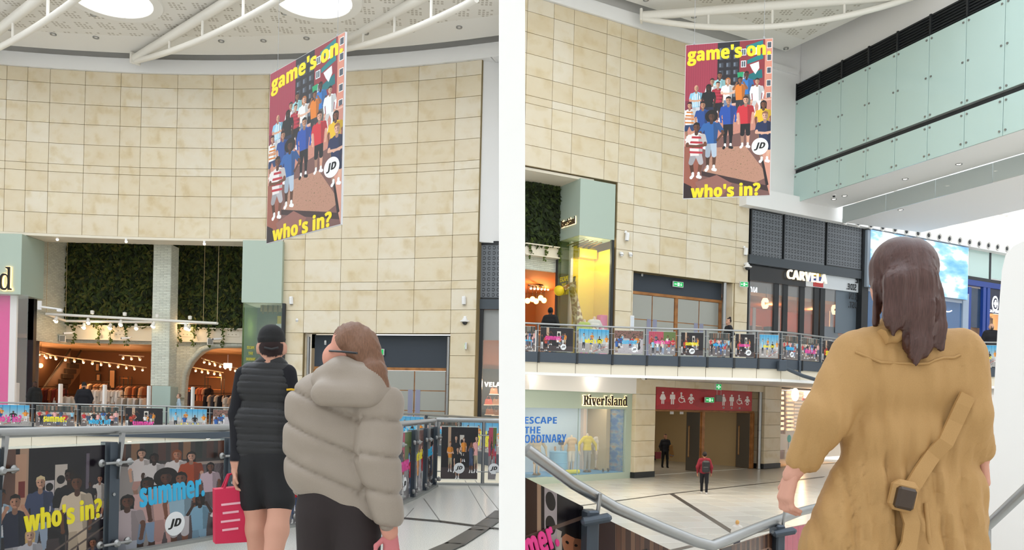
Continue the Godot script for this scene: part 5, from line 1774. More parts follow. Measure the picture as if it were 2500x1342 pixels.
	for k in 2:
		var off := Vector3(0.0, 0, -1.2) * k
		var run := Vector2(eb.x - ea.x, eb.z - ea.z).length()
		var rise := eb.y - ea.y
		put(es, "side_panel", prism(poly([0, -0.1, run, rise - 1.3, run, rise - 0.1, 0, 0.8]), 0.06), hexm("4a372a", 0.35), Transform3D(Basis(Vector3.UP, -atan2(eb.z - ea.z, eb.x - ea.x)), ea + off))
		put(es, "handrail", tube([ea + off + Vector3(0, 0.9, 0), eb + off], 0.06, 8), hexm("171412", 0.4), Transform3D())
	for k in 12:
		var p := ea.lerp(eb, (k + 0.5) / 12.0) + Vector3(0, -0.5, -0.6)
		put(es, "tread", cbox(Vector3(0.32, 0.26, 1.1), 0.01), hexm("2b2522", 0.4, 0.4), Transform3D(Basis(), p))
	# rows of track lights inside
	track_light("row of warm spotlights along the shop ceiling above the escalator", P(78, 860, 45.2), P(358, 897, 50.5), 13, "warm track lights inside the planted shop", 2.4)
	track_light("row of warm spotlights near the shop ceiling over the magenta window", P(60, 848, 46.0), P(130, 866, 49.0), 5, "warm track lights inside the planted shop", 1.6)
	track_light("row of warm spotlights seen through the brick arch", P(492, 874, 46.0), P(592, 902, 50.0), 8, "warm track lights inside the planted shop", 2.4)
	track_light("short row of warm spotlights behind the brick pier base, deep in the arch", P(470, 896, 49.0), P(545, 909, 51.5), 5, "warm track lights inside the planted shop", 1.6)
	track_light("short row of warm spotlights above the framed mirrors", P(290, 866, 46.4), P(352, 870, 47.0), 3, "warm track lights inside the planted shop", 1.6)
	for u in [[99, 892, 45.5, "beside the dark mullion"], [87, 926, 45.5, "lowest over the dark-jacketed man"], [60, 900, 45.5, "in the corner window"], [413, 905, 44.9, "beside the brick pier"]]:
		var p := P(u[0], u[1], u[2])
		var o := thing("pendant_bulb", "glowing bare pendant bulb " + u[3], "lamp", Transform3D(Basis(), p), "bare pendant bulbs")
		put(o, "bulb", sphere(0.13, 10), glow(Color("ffb45c"), 10.0), o.transform)
		put(o, "cord", bar(Vector3.ZERO, Vector3(0, yb - p.y, 0), 0.012, 5), mats.dark, o.transform)
		omni(o, p + Vector3(0, -0.3, 0.0), Color("ffa860"), 1.00)
	# framed pictures, mirrors, shelving at the back
	for u in [[232, 243, 886, 906, "small black picture frame above the others on the shop's rear wall"], [234, 245, 912, 930, "small black picture frame beside tall mirror on the shop's rear wall"], [266, 281, 902, 948, "tall black framed mirror on the shop's rear wall"]]:
		var fb := frame(0, 52.6)
		var o := thing("wall_frame", u[4], "frame", at(fb, fl(fb, (u[0] + u[1]) / 2, (u[2] + u[3]) / 2)))
		bx(o, "frame", mats.dark, fb, u[0], u[2], u[1], u[3], 0.0, 0.06)
		bx(o, "pane", hexm("c9a684", 0.15), fb, u[0] + 2, u[2] + 2, u[1] - 2, u[3] - 2, 0.01, 0.02)
	for u in [[292, 312, 918, "open black metal shelving beside the framed mirror"], [500, 540, 915, "open black metal shelving seen through the arch"]]:
		var fb := frame(0, 51.5)
		var o := thing("metal_shelving", u[3], "shelving", at(fb, Vector3(fl(fb, u[0], u[2]).x, FY, 0)))
		var rr := rc(fb, u[0], u[2], u[1], 990)
		for xx in [rr.position.x, rr.end.x]:
			for zz in [0.0, -0.5]:
				lb(o, "upright", mats.dark, fb, Vector3(xx - 0.02, FY, zz - 0.02), Vector3(xx + 0.02, rr.end.y, zz + 0.02))
		for k in 4:
			lb(o, "shelf", mats.wood, fb, Vector3(rr.position.x, 0.3 + k * (rr.end.y - 0.3) / 3.2, -0.5), Vector3(rr.end.x, 0.34 + k * (rr.end.y - 0.3) / 3.2, 0.0))
	# clothes
	var R := [
		[126, 45.0, 1.5, 1.75, [1], ["7a2418", "8a3a1c", "5d1e16", "94502a"], "rust coloured coat hanging on the rail beside the escalator", 7, "clothes rail of rust coats beside the escalator", "rust coats"],
		[170, 44.9, 1.6, 1.35, [0, 2], ["d9d2c6", "e6e0d6", "cfc4b2"], "off-white top on the low rail beside the capped man", 8, "low clothes rail of off-white tops beside the capped man", "off-white tops by the capped man"],
		[232, 48.0, 1.6, 2.1, [1, 0], ["caa27c", "8a6a4c", "d8c8b2", "5f4a3a"], "brown or beige garment on the tall rail below the frames", 8, "tall clothes rail of beige garments below the picture frames", "beige garments below the frames"],
		[262, 45.6, 1.7, 1.75, [0, 1], ["e8e2da", "f0ece6", "d9d0c4"], "white blouse on the rail between the capped man and the pier", 9, "clothes rail of white blouses between the capped man and the pier", "white blouses by the pier"],
		[322, 45.4, 1.8, 1.35, [2, 0], ["e6e2dc", "bfb6aa", "efebe6", "8d8478"], "pale garment on the low rail next to the brick pier", 10, "low clothes rail next to the brick pier", "pale garments next to the pier"],
		[322, 48.5, 1.8, 2.0, [1], ["7a4a34", "b0714c", "4a342a", "d7b594"], "dark brown coat on the rail behind the low pale rail", 9, "tall clothes rail of brown coats behind the low pale rail", "brown coats behind the pier"],
		[432, 45.0, 1.4, 1.75, [0, 1], ["5d5560", "77707a", "8a8088"], "grey top on the rail in front of the brick arch's foot", 7, "clothes rail of grey tops at the arch's foot", "grey tops at the arch"],
		[482, 46.4, 1.6, 2.0, [0], ["d88a54", "c46a48", "e0a47c", "3a2a26"], "orange or coral top on the rail under the arch", 8, "clothes rail of coral tops under the arch", "coral tops under the arch"],
		[540, 46.0, 1.8, 1.6, [1, 0], ["2a2a30", "d8b89a", "40404a", "e2cdb4"], "dark or sand garment on the rail deep in the arch", 9, "clothes rail of dark and sand garments deep in the arch", "dark and sand garments"],
		[575, 45.2, 1.2, 1.5, [0], ["e6d8c8", "c8a58a"], "cream top on the rail behind the glass corner", 5, "clothes rail of cream tops behind the glass corner", "cream tops by the glass corner"]]
	for a in R:
		var p := P(a[0], 985, a[1])
		p.y = FY + 0.02
		clothes_rail(a[8], looking(p, rng.randf_range(-0.2, 0.2)), a[2], a[3], a[4], a[5], a[6], a[9], a[7])
	# security gates at the shop entrance
	var gi := 0
	for px in [41, 147, 255, 363, 470]:
		var p := P(px, 985, 41.0)
		p.y = 0.0
		var o := thing("security_gate", ["slim white security gate in front of the magenta window", "slim white security gate beside the rust coats", "slim white security gate before the white blouses", "slim white security gate against the pier's sage base", "slim white security gate before the brick arch"][gi], "security gate", Transform3D(Basis(), p), "slim white security gates")
		put(o, "column", cbox(Vector3(0.1, 1.85, 0.3), 0.03), mats.white, at(o.transform, Vector3(0, 0.95, 0)))
		put(o, "foot", cbox(Vector3(0.18, 0.05, 0.4), 0.015), hexm("9a9c9d"), at(o.transform, Vector3(0, 0.03, 0)))
		gi += 1
	var es2 := Transform3D(Basis(), P(556, 892, 45.0))
	var sg := thing("hanging_lightbox", "small white lightbox hanging under the arch", "lightbox", es2)
	put(sg, "casing", cbox(Vector3(0.46, 0.28, 0.12), 0.02), glow(Color("fff6e6"), 1.2), es2)
	put(sg, "rod", bar(Vector3(0, 0.14, 0), Vector3(0, 0.6, 0), 0.015, 6), mats.white, es2)
	# glass corner beside the stone pier
	var f3 := frame(0, 39.4)
	var gc := thing("glass_corner", "glass shop corner under a plain sage fascia beside the stone pier", "shop window", at(f3, fl(f3, 641, 985)))
	var rr3 := rc(f3, 591, 587, 689, 739)
	lb(gc, "fascia", mats.sage, f3, Vector3(rr3.position.x, rr3.position.y, -2.2), Vector3(rr3.end.x, rr3.end.y, 0.0), 0.01)
	bx(gc, "front_pane", glass(Color("5f7f6a"), 0.25), f3, 594, 740, 688, 1005, -0.1, 0.03)
	lb(gc, "return_pane", glass(Color("5f7f3a"), 0.45), f3, Vector3(rr3.position.x + 0.05, 0.0, -2.2), Vector3(rr3.position.x + 0.08, rr3.position.y, -0.1))
	bx(gc, "dark_jamb", mats.dark, f3, 686, 740, 693, 1005, -0.02, 0.2)
	bx(gc, "dark_back", hexm("27302c", 0.5), f3, 590, 740, 700, 1005, -2.3, 0.05)
	bx(gc, "lattice", hexm("a8814a", 0.7), f3, 636, 741, 686, 760, -1.0, 0.08)
	for k in 4:
		bx(gc, "lattice_bar", hexm("6a4c28", 0.7), f3, 640 + k * 12, 741, 643 + k * 12, 765, -0.9, 0.06)
	bx(gc, "yellow_card", hexm("e6c92c", 0.6), f3, 677, 771, 686, 790, -0.6, 0.03)
	bx(gc, "white_card", hexm("e9efee", 0.6), f3, 674, 790, 686, 806, -0.6, 0.03)
	for k in 3:
		fit_text(gc, "window_lettering", ["ESCAPE", "THE", "ORDINARY"][k], hexm("c9b93a", 0.5), at(f3, fl(f3, 612, 848 + k * 14, -0.07)), [0.35, 0.22, 0.45][k], 0.14, 0.3)
	omni(gc, P(640, 800, 40.6), Color("fff0d8"), 1.50)

# ---------- hall with the flat wall ----------
const GY := 3.2      # gallery floor
const LY := -2.25    # lower concourse
func right_edge() -> Array:
	var o := []
	for q in [[1225, 29.5], [1311.7, 29.7], [1405, 30.0], [1492, 30.3], [1576, 30.4], [1655, 30.5], [1723, 30.5], [1788, 30.6], [1847, 30.7], [1906, 30.8], [1952, 31.4], [2003, 32.4], [2055, 33.4], [2120, 33.6], [2200, 33.6], [2290, 33.4], [2370, 33.2], [2440, 33.1]]:
		var p := P(q[0], 870, q[1])
		o.append(Vector3(p.x, GY, p.z))
	return o
func right_gallery():
	var E := right_edge()
	E[0].x = 0.2
	var pl := []
	for e in E:
		pl.append_array([e.x, -e.z])
	var gf := struct("floor_gallery_straight", Transform3D(), "upper gallery floor before the shops of the flat stone wall")
	plate(gf, "slab", mats.terrazzo0, pl + [28.0, 33.1, 36.0, 60.0, 0.2, 60.0], GY - 0.3, 0.3)
	plate(gf, "soffit", mats.white, pl + [28.0, 33.1, 36.0, 60.0, 0.2, 60.0], GY - 0.35, 0.05)
	var tf := struct("trim_gallery_edge_straight", Transform3D(), "dark steel edge and cream fascia panels of the upper gallery")
	for k in E.size() - 1:
		var a: Vector3 = E[k]
		var b: Vector3 = E[k + 1]
		var fr := Transform3D(Basis(Vector3.UP, -atan2(b.z - a.z, b.x - a.x)), (a + b) / 2)
		var l := a.distance_to(b) / 2
		lb(tf, "steel_edge", mats.post, fr, Vector3(-l, -0.27, -0.1), Vector3(l, 0.1, 0.1))
		lb(tf, "edge_rib", mats.dark, fr, Vector3(-l, -0.29, -0.1), Vector3(-l + 0.07, 0.1, 0.13))
		lb(tf, "fascia_panel", mats.cream, fr, Vector3(-l + 0.01, -0.64, -0.2), Vector3(l - 0.01, -0.27, 0.03))
		lb(tf, "soffit_edge", mats.white, fr, Vector3(-l, -0.74, -0.2), Vector3(l, -0.64, 0.06))
	balustrade("long balustrade of printed panels along the upper gallery before the giraffe window", E, {"rail": 1.12, "radius": 0.035, "top": 1.02, "bottom": 0.13, "gap": 0.1},
		[["p5", "who's in?", CYAN, false], ["p2", "summer.", PINK, true, 0.5, -0.1, 0.55], ["p0", "who's in?", YELL, false, 0.6, 0.0, 0.5], ["p3", "summer.", CYAN, true, 0.55, 0.05, 0.5], ["p4", "who's in?", PINK, false, 0.6, 0.0, 0.55], ["p2", "summer.", YELL, true, 0.6, 0.0, 0.5, 0.0, 0.2], ["p1", "who's in?", CYAN, false, 0.6, 0.0, 0.5], ["p2", "summer.", PINK, true, 0.6, 0.0, 0.5], ["p0", "who's in?", YELL, false, 0.6, 0.0, 0.5], ["p1", "summer.", CYAN, true, 0.6, 0.0, 0.45, 0.1, 0.2], ["p5", "who's in?", PINK, false, 0.6], ["p2", "summer.", YELL, false, 0.6], ["p1", "who's in?", PINK, false], ["p3", "summer.", CYAN, false], ["p4", "who's in?", YELL, false], ["p2", "summer.", YELL, false], ["p0", "who's in?", YELL, false]])
	var br := thing("brace_rod", "dark curved brace rod under the corner of the upper gallery", "brace", Transform3D(Basis(), P(1912, 897, 30.6)))
	put(br, "rod", tube([P(1908, 893, 30.5), P(1932, 905, 30.6), P(1960, 917, 31.0), P(2020, 935, 31.8)], 0.07, 8), mats.post, Transform3D())
	put(br, "bracket", cbox(Vector3(0.3, 0.4, 0.3), 0.03), mats.post, Transform3D(Basis(), P(1909, 892, 30.5)))
	put(br, "drop_rod", bar(P(1952, 880, 31.2), P(1952, 915, 31.2), 0.05, 6), mats.post, Transform3D())
	# doors in the stone wall
	var fr := wall_frame()
	var x0 := fl(fr, 1546, 730).x
	var x1 := fl(fr, 1791, 730).x
	door_set("door_2", "closed steel-faced double doors in timber frame under dark lintel, on the upper gallery", fr, x0 + 0.05, x1 - 0.35, GY, fl(fr, 1650, 721, -0.5).y, fl(fr, 1650, 656, -0.5).y, -0.5)
	var re := struct("wall_gallery_door_recess", at(fr, Vector3(x0, GY, 0)), "stone reveal of the gallery door recess")
	var yl := fl(fr, 1396, 642).y
	lb(re, "reveal", mats.stone1, fr, Vector3(x0 - 0.05, GY, -0.62), Vector3(x0 + 0.02, yl, -0.06))
	lb(re, "reveal", mats.stone2, fr, Vector3(x1 - 0.02, GY, -0.62), Vector3(x1 + 0.05, yl, -0.06))
	lb(re, "soffit", mats.stone2, fr, Vector3(x0, yl, -0.62), Vector3(x1, yl + 0.05, -0.06))
	pipe_column("slim stainless steel column beside the closed gallery doors and the walking person", fr * Vector3(fl(fr, 1768, 740, -0.2).x, GY, -0.2), fl(fr, 1768, 674, -0.2).y - GY)
	exit_sign("green lit exit sign with down arrow on dark lintel of the gallery doors", "exit_down", at(fr, fl(fr, 1655, 694, -0.42)), 0.6, 0.22)
	exit_sign("green lit exit sign with sideways arrow on stone pier by the lettered handbag shop", "exit_left", at(fr, fl(fr, 1816, 694, 0.3), Vector3(0, -0.35, 0)), 0.4, 0.22)
	bullet_camera("white bullet camera high on flat stone beside the giraffe window's fascia", at(fr, fl(fr, 1526, 578, 0.01)))
	bullet_camera("white bullet camera on flat stone pier above a white dome camera", at(fr, fl(fr, 1815, 614, 0.01)))
	sensor("small white wall sensor on flat stone nearer the giraffe window", at(fr, fl(fr, 1514, 621, 0.01)))
	sensor("small white wall sensor on flat stone further from the giraffe window", at(fr, fl(fr, 1536, 622, 0.01)))
	dome_camera("white hooded dome camera on flat stone pier by the lettered handbag shop", at(fr, fl(fr, 1818, 651, 0.01)))
	var hs := thing("lintel_sensor", "tiny white sensor on the dark lintel over the gallery doors", "sensor", at(fr, fl(fr, 1567, 669, -0.49)))
	put(hs, "case", cbox(Vector3(0.1, 0.2, 0.06), 0.02), mats.white, at(hs.transform, Vector3(0, 0, 0.03)))
	put(hs, "window", cbox(Vector3(0.06, 0.08, 0.01), 0.003), hexm("b9bcc0"), at(hs.transform, Vector3(0, -0.04, 0.062)))
	var ns := thing("wall_notice", "small white notice box low on flat stone beside the gallery doors", "notice", at(fr, fl(fr, 1543, 788, 0.03)))
	put(ns, "case", cbox(Vector3(0.22, 0.7, 0.06), 0.01), mats.white, ns.transform)
	put(ns, "sheet", cbox(Vector3(0.17, 0.6, 0.01), 0.0), hexm("dfe6ee"), at(ns.transform, Vector3(0, 0, 0.032)))
	# sage corner box with glass window below
	var xa := fl(fr, 1416, 510, 0.05).x
	var xb := fl(fr, 1502, 510, 0.05).x
	var yt := fl(fr, 1416, 434, 0.05).y
	var ym := fl(fr, 1416, 574, 0.05).y
	var fc := thing("corner_fascia", "sage green corner fascia with tiny lit shop name above the giraffe window", "shop sign", at(fr, Vector3(xa, ym, 0)))
	lb(fc, "casing", mats.sage, fr, Vector3(xa, ym, -1.75), Vector3(xb, yt, 0.05), 0.01)
	var sideb := Transform3D(fr.basis * Basis(Vector3.UP, -PI / 2), fr * Vector3(xa - 0.02, ym + 0.75, -0.85))
	fit_text(fc, "letter_halo", "RiverIsland", glow(Color("ffd9a0"), 3.0), sideb, 1.22, 0.36, 0.9, true, 0.02)
	fit_text(fc, "letters", "RiverIsland", hexm("141210", 0.4), at(sideb, Vector3(0, 0, 0.04)), 1.2, 0.34, 0.0, true, 0.04)
	var w := thing("corner_window", "tall glass corner window with a yellow set under the small sage fascia", "shop window", at(fr, Vector3(xa, GY, 0)))
	lb(w, "front_pane", glass(Color("c9dcc8"), 0.07), fr, Vector3(xa, GY, 0.0), Vector3(xb - 0.12, ym, 0.03))
	lb(w, "return_pane", glass(Color("6f8a4a"), 0.22), fr, Vector3(xa, GY, -1.7), Vector3(xa + 0.03, ym, 0.0))
	lb(w, "dark_jamb", mats.dark, fr, Vector3(xb - 0.14, GY, -0.1), Vector3(xb, ym, 0.05))
	lb(w, "dark_jamb", mats.dark, fr, Vector3(xa - 0.02, GY, -1.9), Vector3(xa + 0.12, yt - 0.6, -1.72))
	lb(w, "yellow_wall", hexm("f6d61c", 0.6), fr, Vector3(xb - 1.35, GY, -1.5), Vector3(xb - 0.05, fl(fr, 1480, 610, -1.4).y, -1.4))
	lb(w, "yellow_side", hexm("f6d61c", 0.6), fr, Vector3(xb - 0.1, GY, -1.4), Vector3(xb - 0.05, ym - 0.4, 0.0))
	lb(w, "yellow_ledge", hexm("f2d012", 0.6), fr, Vector3(xb - 1.3, fl(fr, 1470, 634, -0.9).y, -1.4), Vector3(xb - 0.3, fl(fr, 1470, 612, -0.9).y, -0.9), 0.02)
	lb(w, "white_post", mats.white, fr, Vector3(xb - 1.5, GY, -1.5), Vector3(xb - 1.36, ym, -1.35))
	lb(w, "window_bed", hexm("efe2c0", 0.6), fr, Vector3(xa + 0.1, GY, -1.6), Vector3(xb - 0.15, GY + 0.35, -0.05))
	lb(w, "dark_back", hexm("2a2f2b", 0.6), fr, Vector3(xa + 0.1, GY, -1.75), Vector3(xb - 1.4, ym, -1.6))
	for k in 3:
		fit_text(w, "window_lettering", ["ESCAPE", "THE", "ORDINARY"][k], hexm("d8c832", 0.5), at(Transform3D(fr.basis * Basis(Vector3.UP, -PI / 2), fr * Vector3(xa - 0.01, fl(fr, 1400, 672 + k * 17, 0).y, -1.15)), Vector3.ZERO), [0.7, 0.35, 0.9][k], 0.24, 0.3)
	for k in 5:
		put(w, "ceiling_lattice", bar(fr * Vector3(xa + 0.2 + k * 0.3, ym - 0.25, -1.3), fr * Vector3(xa + 0.5 + k * 0.25, ym - 0.1, -0.3), 0.03, 5), hexm("7a5c30"), Transform3D())
	omni(w, fr * Vector3(xb - 0.9, ym - 0.8, -0.5), Color("fff2d0"), 1.6)
	# giraffe figure
	var gp := fr * Vector3(xa + 0.85, GY + 0.35, -0.6)
	var gg := Transform3D(Basis(Vector3.UP, WALL_R - 1.9).scaled(Vector3.ONE * 1.3), gp)
	var gir := thing("giraffe_figure", "tall patterned giraffe figure with a yellow ball in the corner window", "figure", gg)
	var bones := [[Vector3(0, 1.0, -0.25), Vector3(0, 1.15, 0.2), 0.26, 0.24, 0], [Vector3(0, 1.2, 0.22), Vector3(0, 2.6, 0.5), 0.2, 0.11, 0], [Vector3(0, 2.62, 0.48), Vector3(0, 2.5, 0.85), 0.13, 0.075, 0],
		[Vector3(-0.14, 1.0, 0.2), Vector3(-0.14, 0.05, 0.22), 0.09, 0.055, 0], [Vector3(0.14, 1.0, 0.2), Vector3(0.14, 0.05, 0.22), 0.09, 0.055, 0], [Vector3(-0.14, 0.95, -0.25), Vector3(-0.14, 0.05, -0.27), 0.1, 0.055, 0], [Vector3(0.14, 0.95, -0.25), Vector3(0.14, 0.05, -0.27), 0.1, 0.055, 0],
		[Vector3(-0.1, 2.7, 0.45), Vector3(-0.24, 2.74, 0.42), 0.04, 0.025, 0], [Vector3(0.1, 2.7, 0.45), Vector3(0.24, 2.74, 0.42), 0.04, 0.025, 0]]
	var gm := StandardMaterial3D.new()
	gm.albedo_texture = tex(noise_img(128, 0.05, 8, ramp([0.0, "8a5a20", 0.42, "9a6a2c", 0.5, "f0dfae", 1.0, "f4e8c4"]), 1, 1.0, FastNoiseLite.TYPE_CELLULAR))
	gm.uv1_triplanar = true
	gm.uv1_scale = Vector3.ONE * 1.3
	put(gir, "body", body_mesh(bones, 0.035, 0.08, [Color.WHITE]), gm, gg)
	for s in [-0.06, 0.06]:
		put(gir, "horn", tube([Vector3(s, 2.7, 0.45), Vector3(s, 2.95, 0.42)], [0.02, 0.035], 6), hexm("5a3a1c"), gg)
	put(gir, "yellow_ball", sphere(0.19), hexm("f2d21a", 0.5), at(gg, Vector3(0, 2.42, 0.98)))
	for m in [[1427, -0.25, 2.0, ["e8c8ae", "e8c8ae", "b8cc3a", "e0559a", "d8a88c"], "small mannequin in lime top and pink skirt beside the giraffe"], [1451, -0.35, 2.2, ["e8c8ae", "e8c8ae", "e9e6e2", "5a7aa0", "8a6a50"], "mannequin in white vest and blue jeans beside the giraffe"]]:
		var p := fr * fl(fr, m[0], 780, m[1])
		p.y = GY + 0.35
		var cols := []
		for c in m[3]:
			cols.append(Color(c))
		var g := looking(p, WALL_R - 0.3)
		var o := thing("mannequin", m[4], "mannequin", g)
		put(o, "figure", body_mesh(figure_bones(m[2], {"headless": true, "bare": true, "arms": 0.15}), 0.03, 0.04, cols), skin_mat(), g)
		put(o, "base_plate", cyl(0.18, 0.03, 18), mats.dark, g)
	var pk := at(fr, Vector3(fl(fr, 1472, 790, -0.4).x, GY + 0.35, -0.4))
	var pl2 := thing("pink_plinth", "stack of pink display boxes in the yellow corner window", "plinth", pk)
	put(pl2, "lower_box", cbox(Vector3(0.55, 1.5, 0.4), 0.02), hexm("f08cb4", 0.5), at(pk, Vector3(0, 0.75, 0)))
	put(pl2, "upper_box", cbox(Vector3(0.4, 0.6, 0.35), 0.02), hexm("ef6fa4", 0.5), at(pk, Vector3(-0.05, 1.8, 0)))
	# shop opening further along: planting, beam, warm interior
	var sh := struct("wall_gallery_shop_shell", Transform3D(), "shell of the shop behind the giraffe window")
	var lf := fr * Transform3D(Basis(), Vector3(0, 0, -0.78))
	var ybm := fl(fr, 1320, 606, -1.85).y
	var ylv := fl(fr, 1320, 600, -1.85).y
	var yc := fl(fr, 1320, 660, -1.85).y
	plate(sh, "soffit", mats.cream, [0.2, 36.0, 0.2, 38.8, 2.8, 40.2, 3.55, 37.85], yt - 0.02, 0.12)
	lb(sh, "upper_back", hexm("6a6452"), lf, Vector3(1.42, ylv, -1.5), Vector3(xa - 0.02, yt, -1.3))
	lb(sh, "brick_lintel", mats.brick, lf, Vector3(1.42, yc, -1.4), Vector3(xa - 0.02, ylv, -1.1))
	plate(sh, "inner_ceiling", hexm("b07a50"), [0.25, 38.25, 0.25, 47.5, 8.0, 52.0, 8.0, 42.6], yc, 0.15)
	lb(sh, "rear_wall", hexm("7d5b44"), fr, Vector3(5.4, GY, -9.2), Vector3(11.0, yc, -9.0))
	lb(sh, "side_wall", hexm("93775c"), fr, Vector3(6.4, GY, -9.0), Vector3(6.6, yt, -1.9))
	var lv := thing("living_wall", "planted living wall above the shop entrance beside the giraffe window", "living wall", at(fr, Vector3(2, ylv, -1.2)))
	lb(lv, "planting_mat", hexm("4d4a34", 0.95), lf, Vector3(1.4, ylv, -1.3), Vector3(xa - 0.03, yt - 0.05, -1.1))
	var leaf := prism(poly([0, -0.16, 0.05, -0.06, 0.04, 0.06, 0, 0.13, -0.04, 0.06, -0.05, -0.06]), 0.006)
	for gi in 4:
		var mm := MultiMesh.new()
		mm.transform_format = MultiMesh.TRANSFORM_3D
		mm.mesh = leaf
		mm.instance_count = 600
		for k in 600:
			mm.set_instance_transform(k, Transform3D(Basis.from_euler(Vector3(rng.randf_range(-0.9, 0.4), rng.randf_range(-0.9, 0.9), rng.randf_range(-1.2, 1.2))).scaled(Vector3.ONE * rng.randf_range(0.7, 1.9)), Vector3(rng.randf_range(1.4, xa + 0.1), rng.randf_range(ylv, yt - 0.05), rng.randf_range(-1.1, -0.85))))
		var mi := MultiMeshInstance3D.new()
		mi.name = "leaves"
		mi.multimesh = mm
		mi.material_override = hexm(["1f2c0f", "2a3a12", "394815", "182409"][gi], 0.8)
		mi.set_meta("kind", "stuff")
		lv.add_child(mi, true)
		mi.transform = lv.transform.affine_inverse() * lf
	for k in 3:
		var hx := 1.7 + k * 0.8
		var pts := []
		for j in 5:
			pts.append(Vector3(hx + rng.randf_range(-0.06, 0.06), ylv + 0.2 - j * 0.2, -0.8))
		put(lv, "trailing_stem", trailing(pts), hexm("48581c", 0.9), lf)
	var bm := thing("steel_beam", "cream steel beam over the warm shop entrance beside the giraffe window", "beam", at(fr, Vector3(2, ylv, -0.8)))
	lb(bm, "flange", mats.cream, lf, Vector3(1.4, ylv - 0.05, -1.1), Vector3(xa - 0.02, ylv, -0.75))
	lb(bm, "web", mats.cream, lf, Vector3(1.4, ylv - 0.5, -1.05), Vector3(xa - 0.02, ylv, -0.9))
	lb(bm, "flange", mats.cream, lf, Vector3(1.4, ylv - 0.55, -1.1), Vector3(xa - 0.02, ylv - 0.5, -0.75))
	track_light("row of warm spotlights inside the shop beside the giraffe window", fr * fl(fr, 1292, 694, -4.5), fr * fl(fr, 1364, 700, -8.5), 9, "warm track lights inside the gallery shop", 1.2)
	for u in [[1288, 734], [1300, 730], [1309, 735], [1320, 727], [1328, 733]]:
		var p := fr * fl(fr, u[0], u[1], -6.0)
		var o := thing("pendant_bulb", "glowing bare pendant bulb in the cluster behind the man on the gallery", "lamp", Transform3D(Basis(), p), "cluster of bare pendant bulbs")
		put(o, "bulb", sphere(0.15, 10), glow(Color("ffb45c"), 9.0), o.transform)
		put(o, "cord", bar(Vector3.ZERO, Vector3(0, yc - p.y, 0), 0.012, 5), mats.dark, o.transform)
	var ol := thing("lamp_ceiling_rose", "dark ceiling rose of the pendant cluster", "lamp", Transform3D(Basis(), fr * Vector3(fl(fr, 1308, 700, -6.0).x, yc - 0.03, -6.0)))
	put(ol, "rose", cyl(0.4, 0.06, 16), mats.dark, ol.transform)
	put(ol, "hook", cyl(0.03, 0.1, 8), mats.dark, at(ol.transform, Vector3(0, -0.06, 0)))
	omni(ol, fr * Vector3(fl(fr, 1308, 700, -6.0).x, GY + 3.0, -6.0), Color("ffa050"), 3.0)
	omni(ol, fr * Vector3(5.4, GY + 3.0, -5.0), Color("ffa050"), 2.0)
	for a in [[1300, -6.5, ["2c3f6e", "d8d2cc", "3a3a44"], "navy or white garment on the rail below the pendant cluster", "navy and white garments on the gallery", "clothes rail below the pendant cluster"], [1322, -4.8, ["e6e0d8", "b4aaa0"], "pale garment on the rail beside the man on the gallery", "pale garments on the gallery", "clothes rail beside the man on the gallery"], [1385, -4.2, ["d8d4cc", "3c3836", "a89a8c"], "pale or dark garment on the rail seen through the glass corner", "garments behind the glass corner", "clothes rail seen through the glass corner"]]:
		var p := fr * fl(fr, a[0], 800, a[1])
		p.y = GY + 0.01
		clothes_rail(a[5], looking(p, WALL_R), 1.8, 1.9, [0, 1], a[2], a[3], a[4], 8)
	var gi2 := 0
	for px in [1297, 1306, 1393, 1399]:
		var p := fr * fl(fr, px, 780, -2.3)
		p.y = GY
		var o := thing("security_gate", "slim white security gate at the gallery shop's entrance", "security gate", looking(p, WALL_R), "security gates on the gallery")
		put(o, "column", cbox(Vector3(0.09, 1.7, 0.3), 0.03), mats.white, at(o.transform, Vector3(0, 0.87, 0)))
		put(o, "foot", cbox(Vector3(0.16, 0.05, 0.4), 0.015), hexm("9a9c9d"), at(o.transform, Vector3(0, 0.03, 0)))
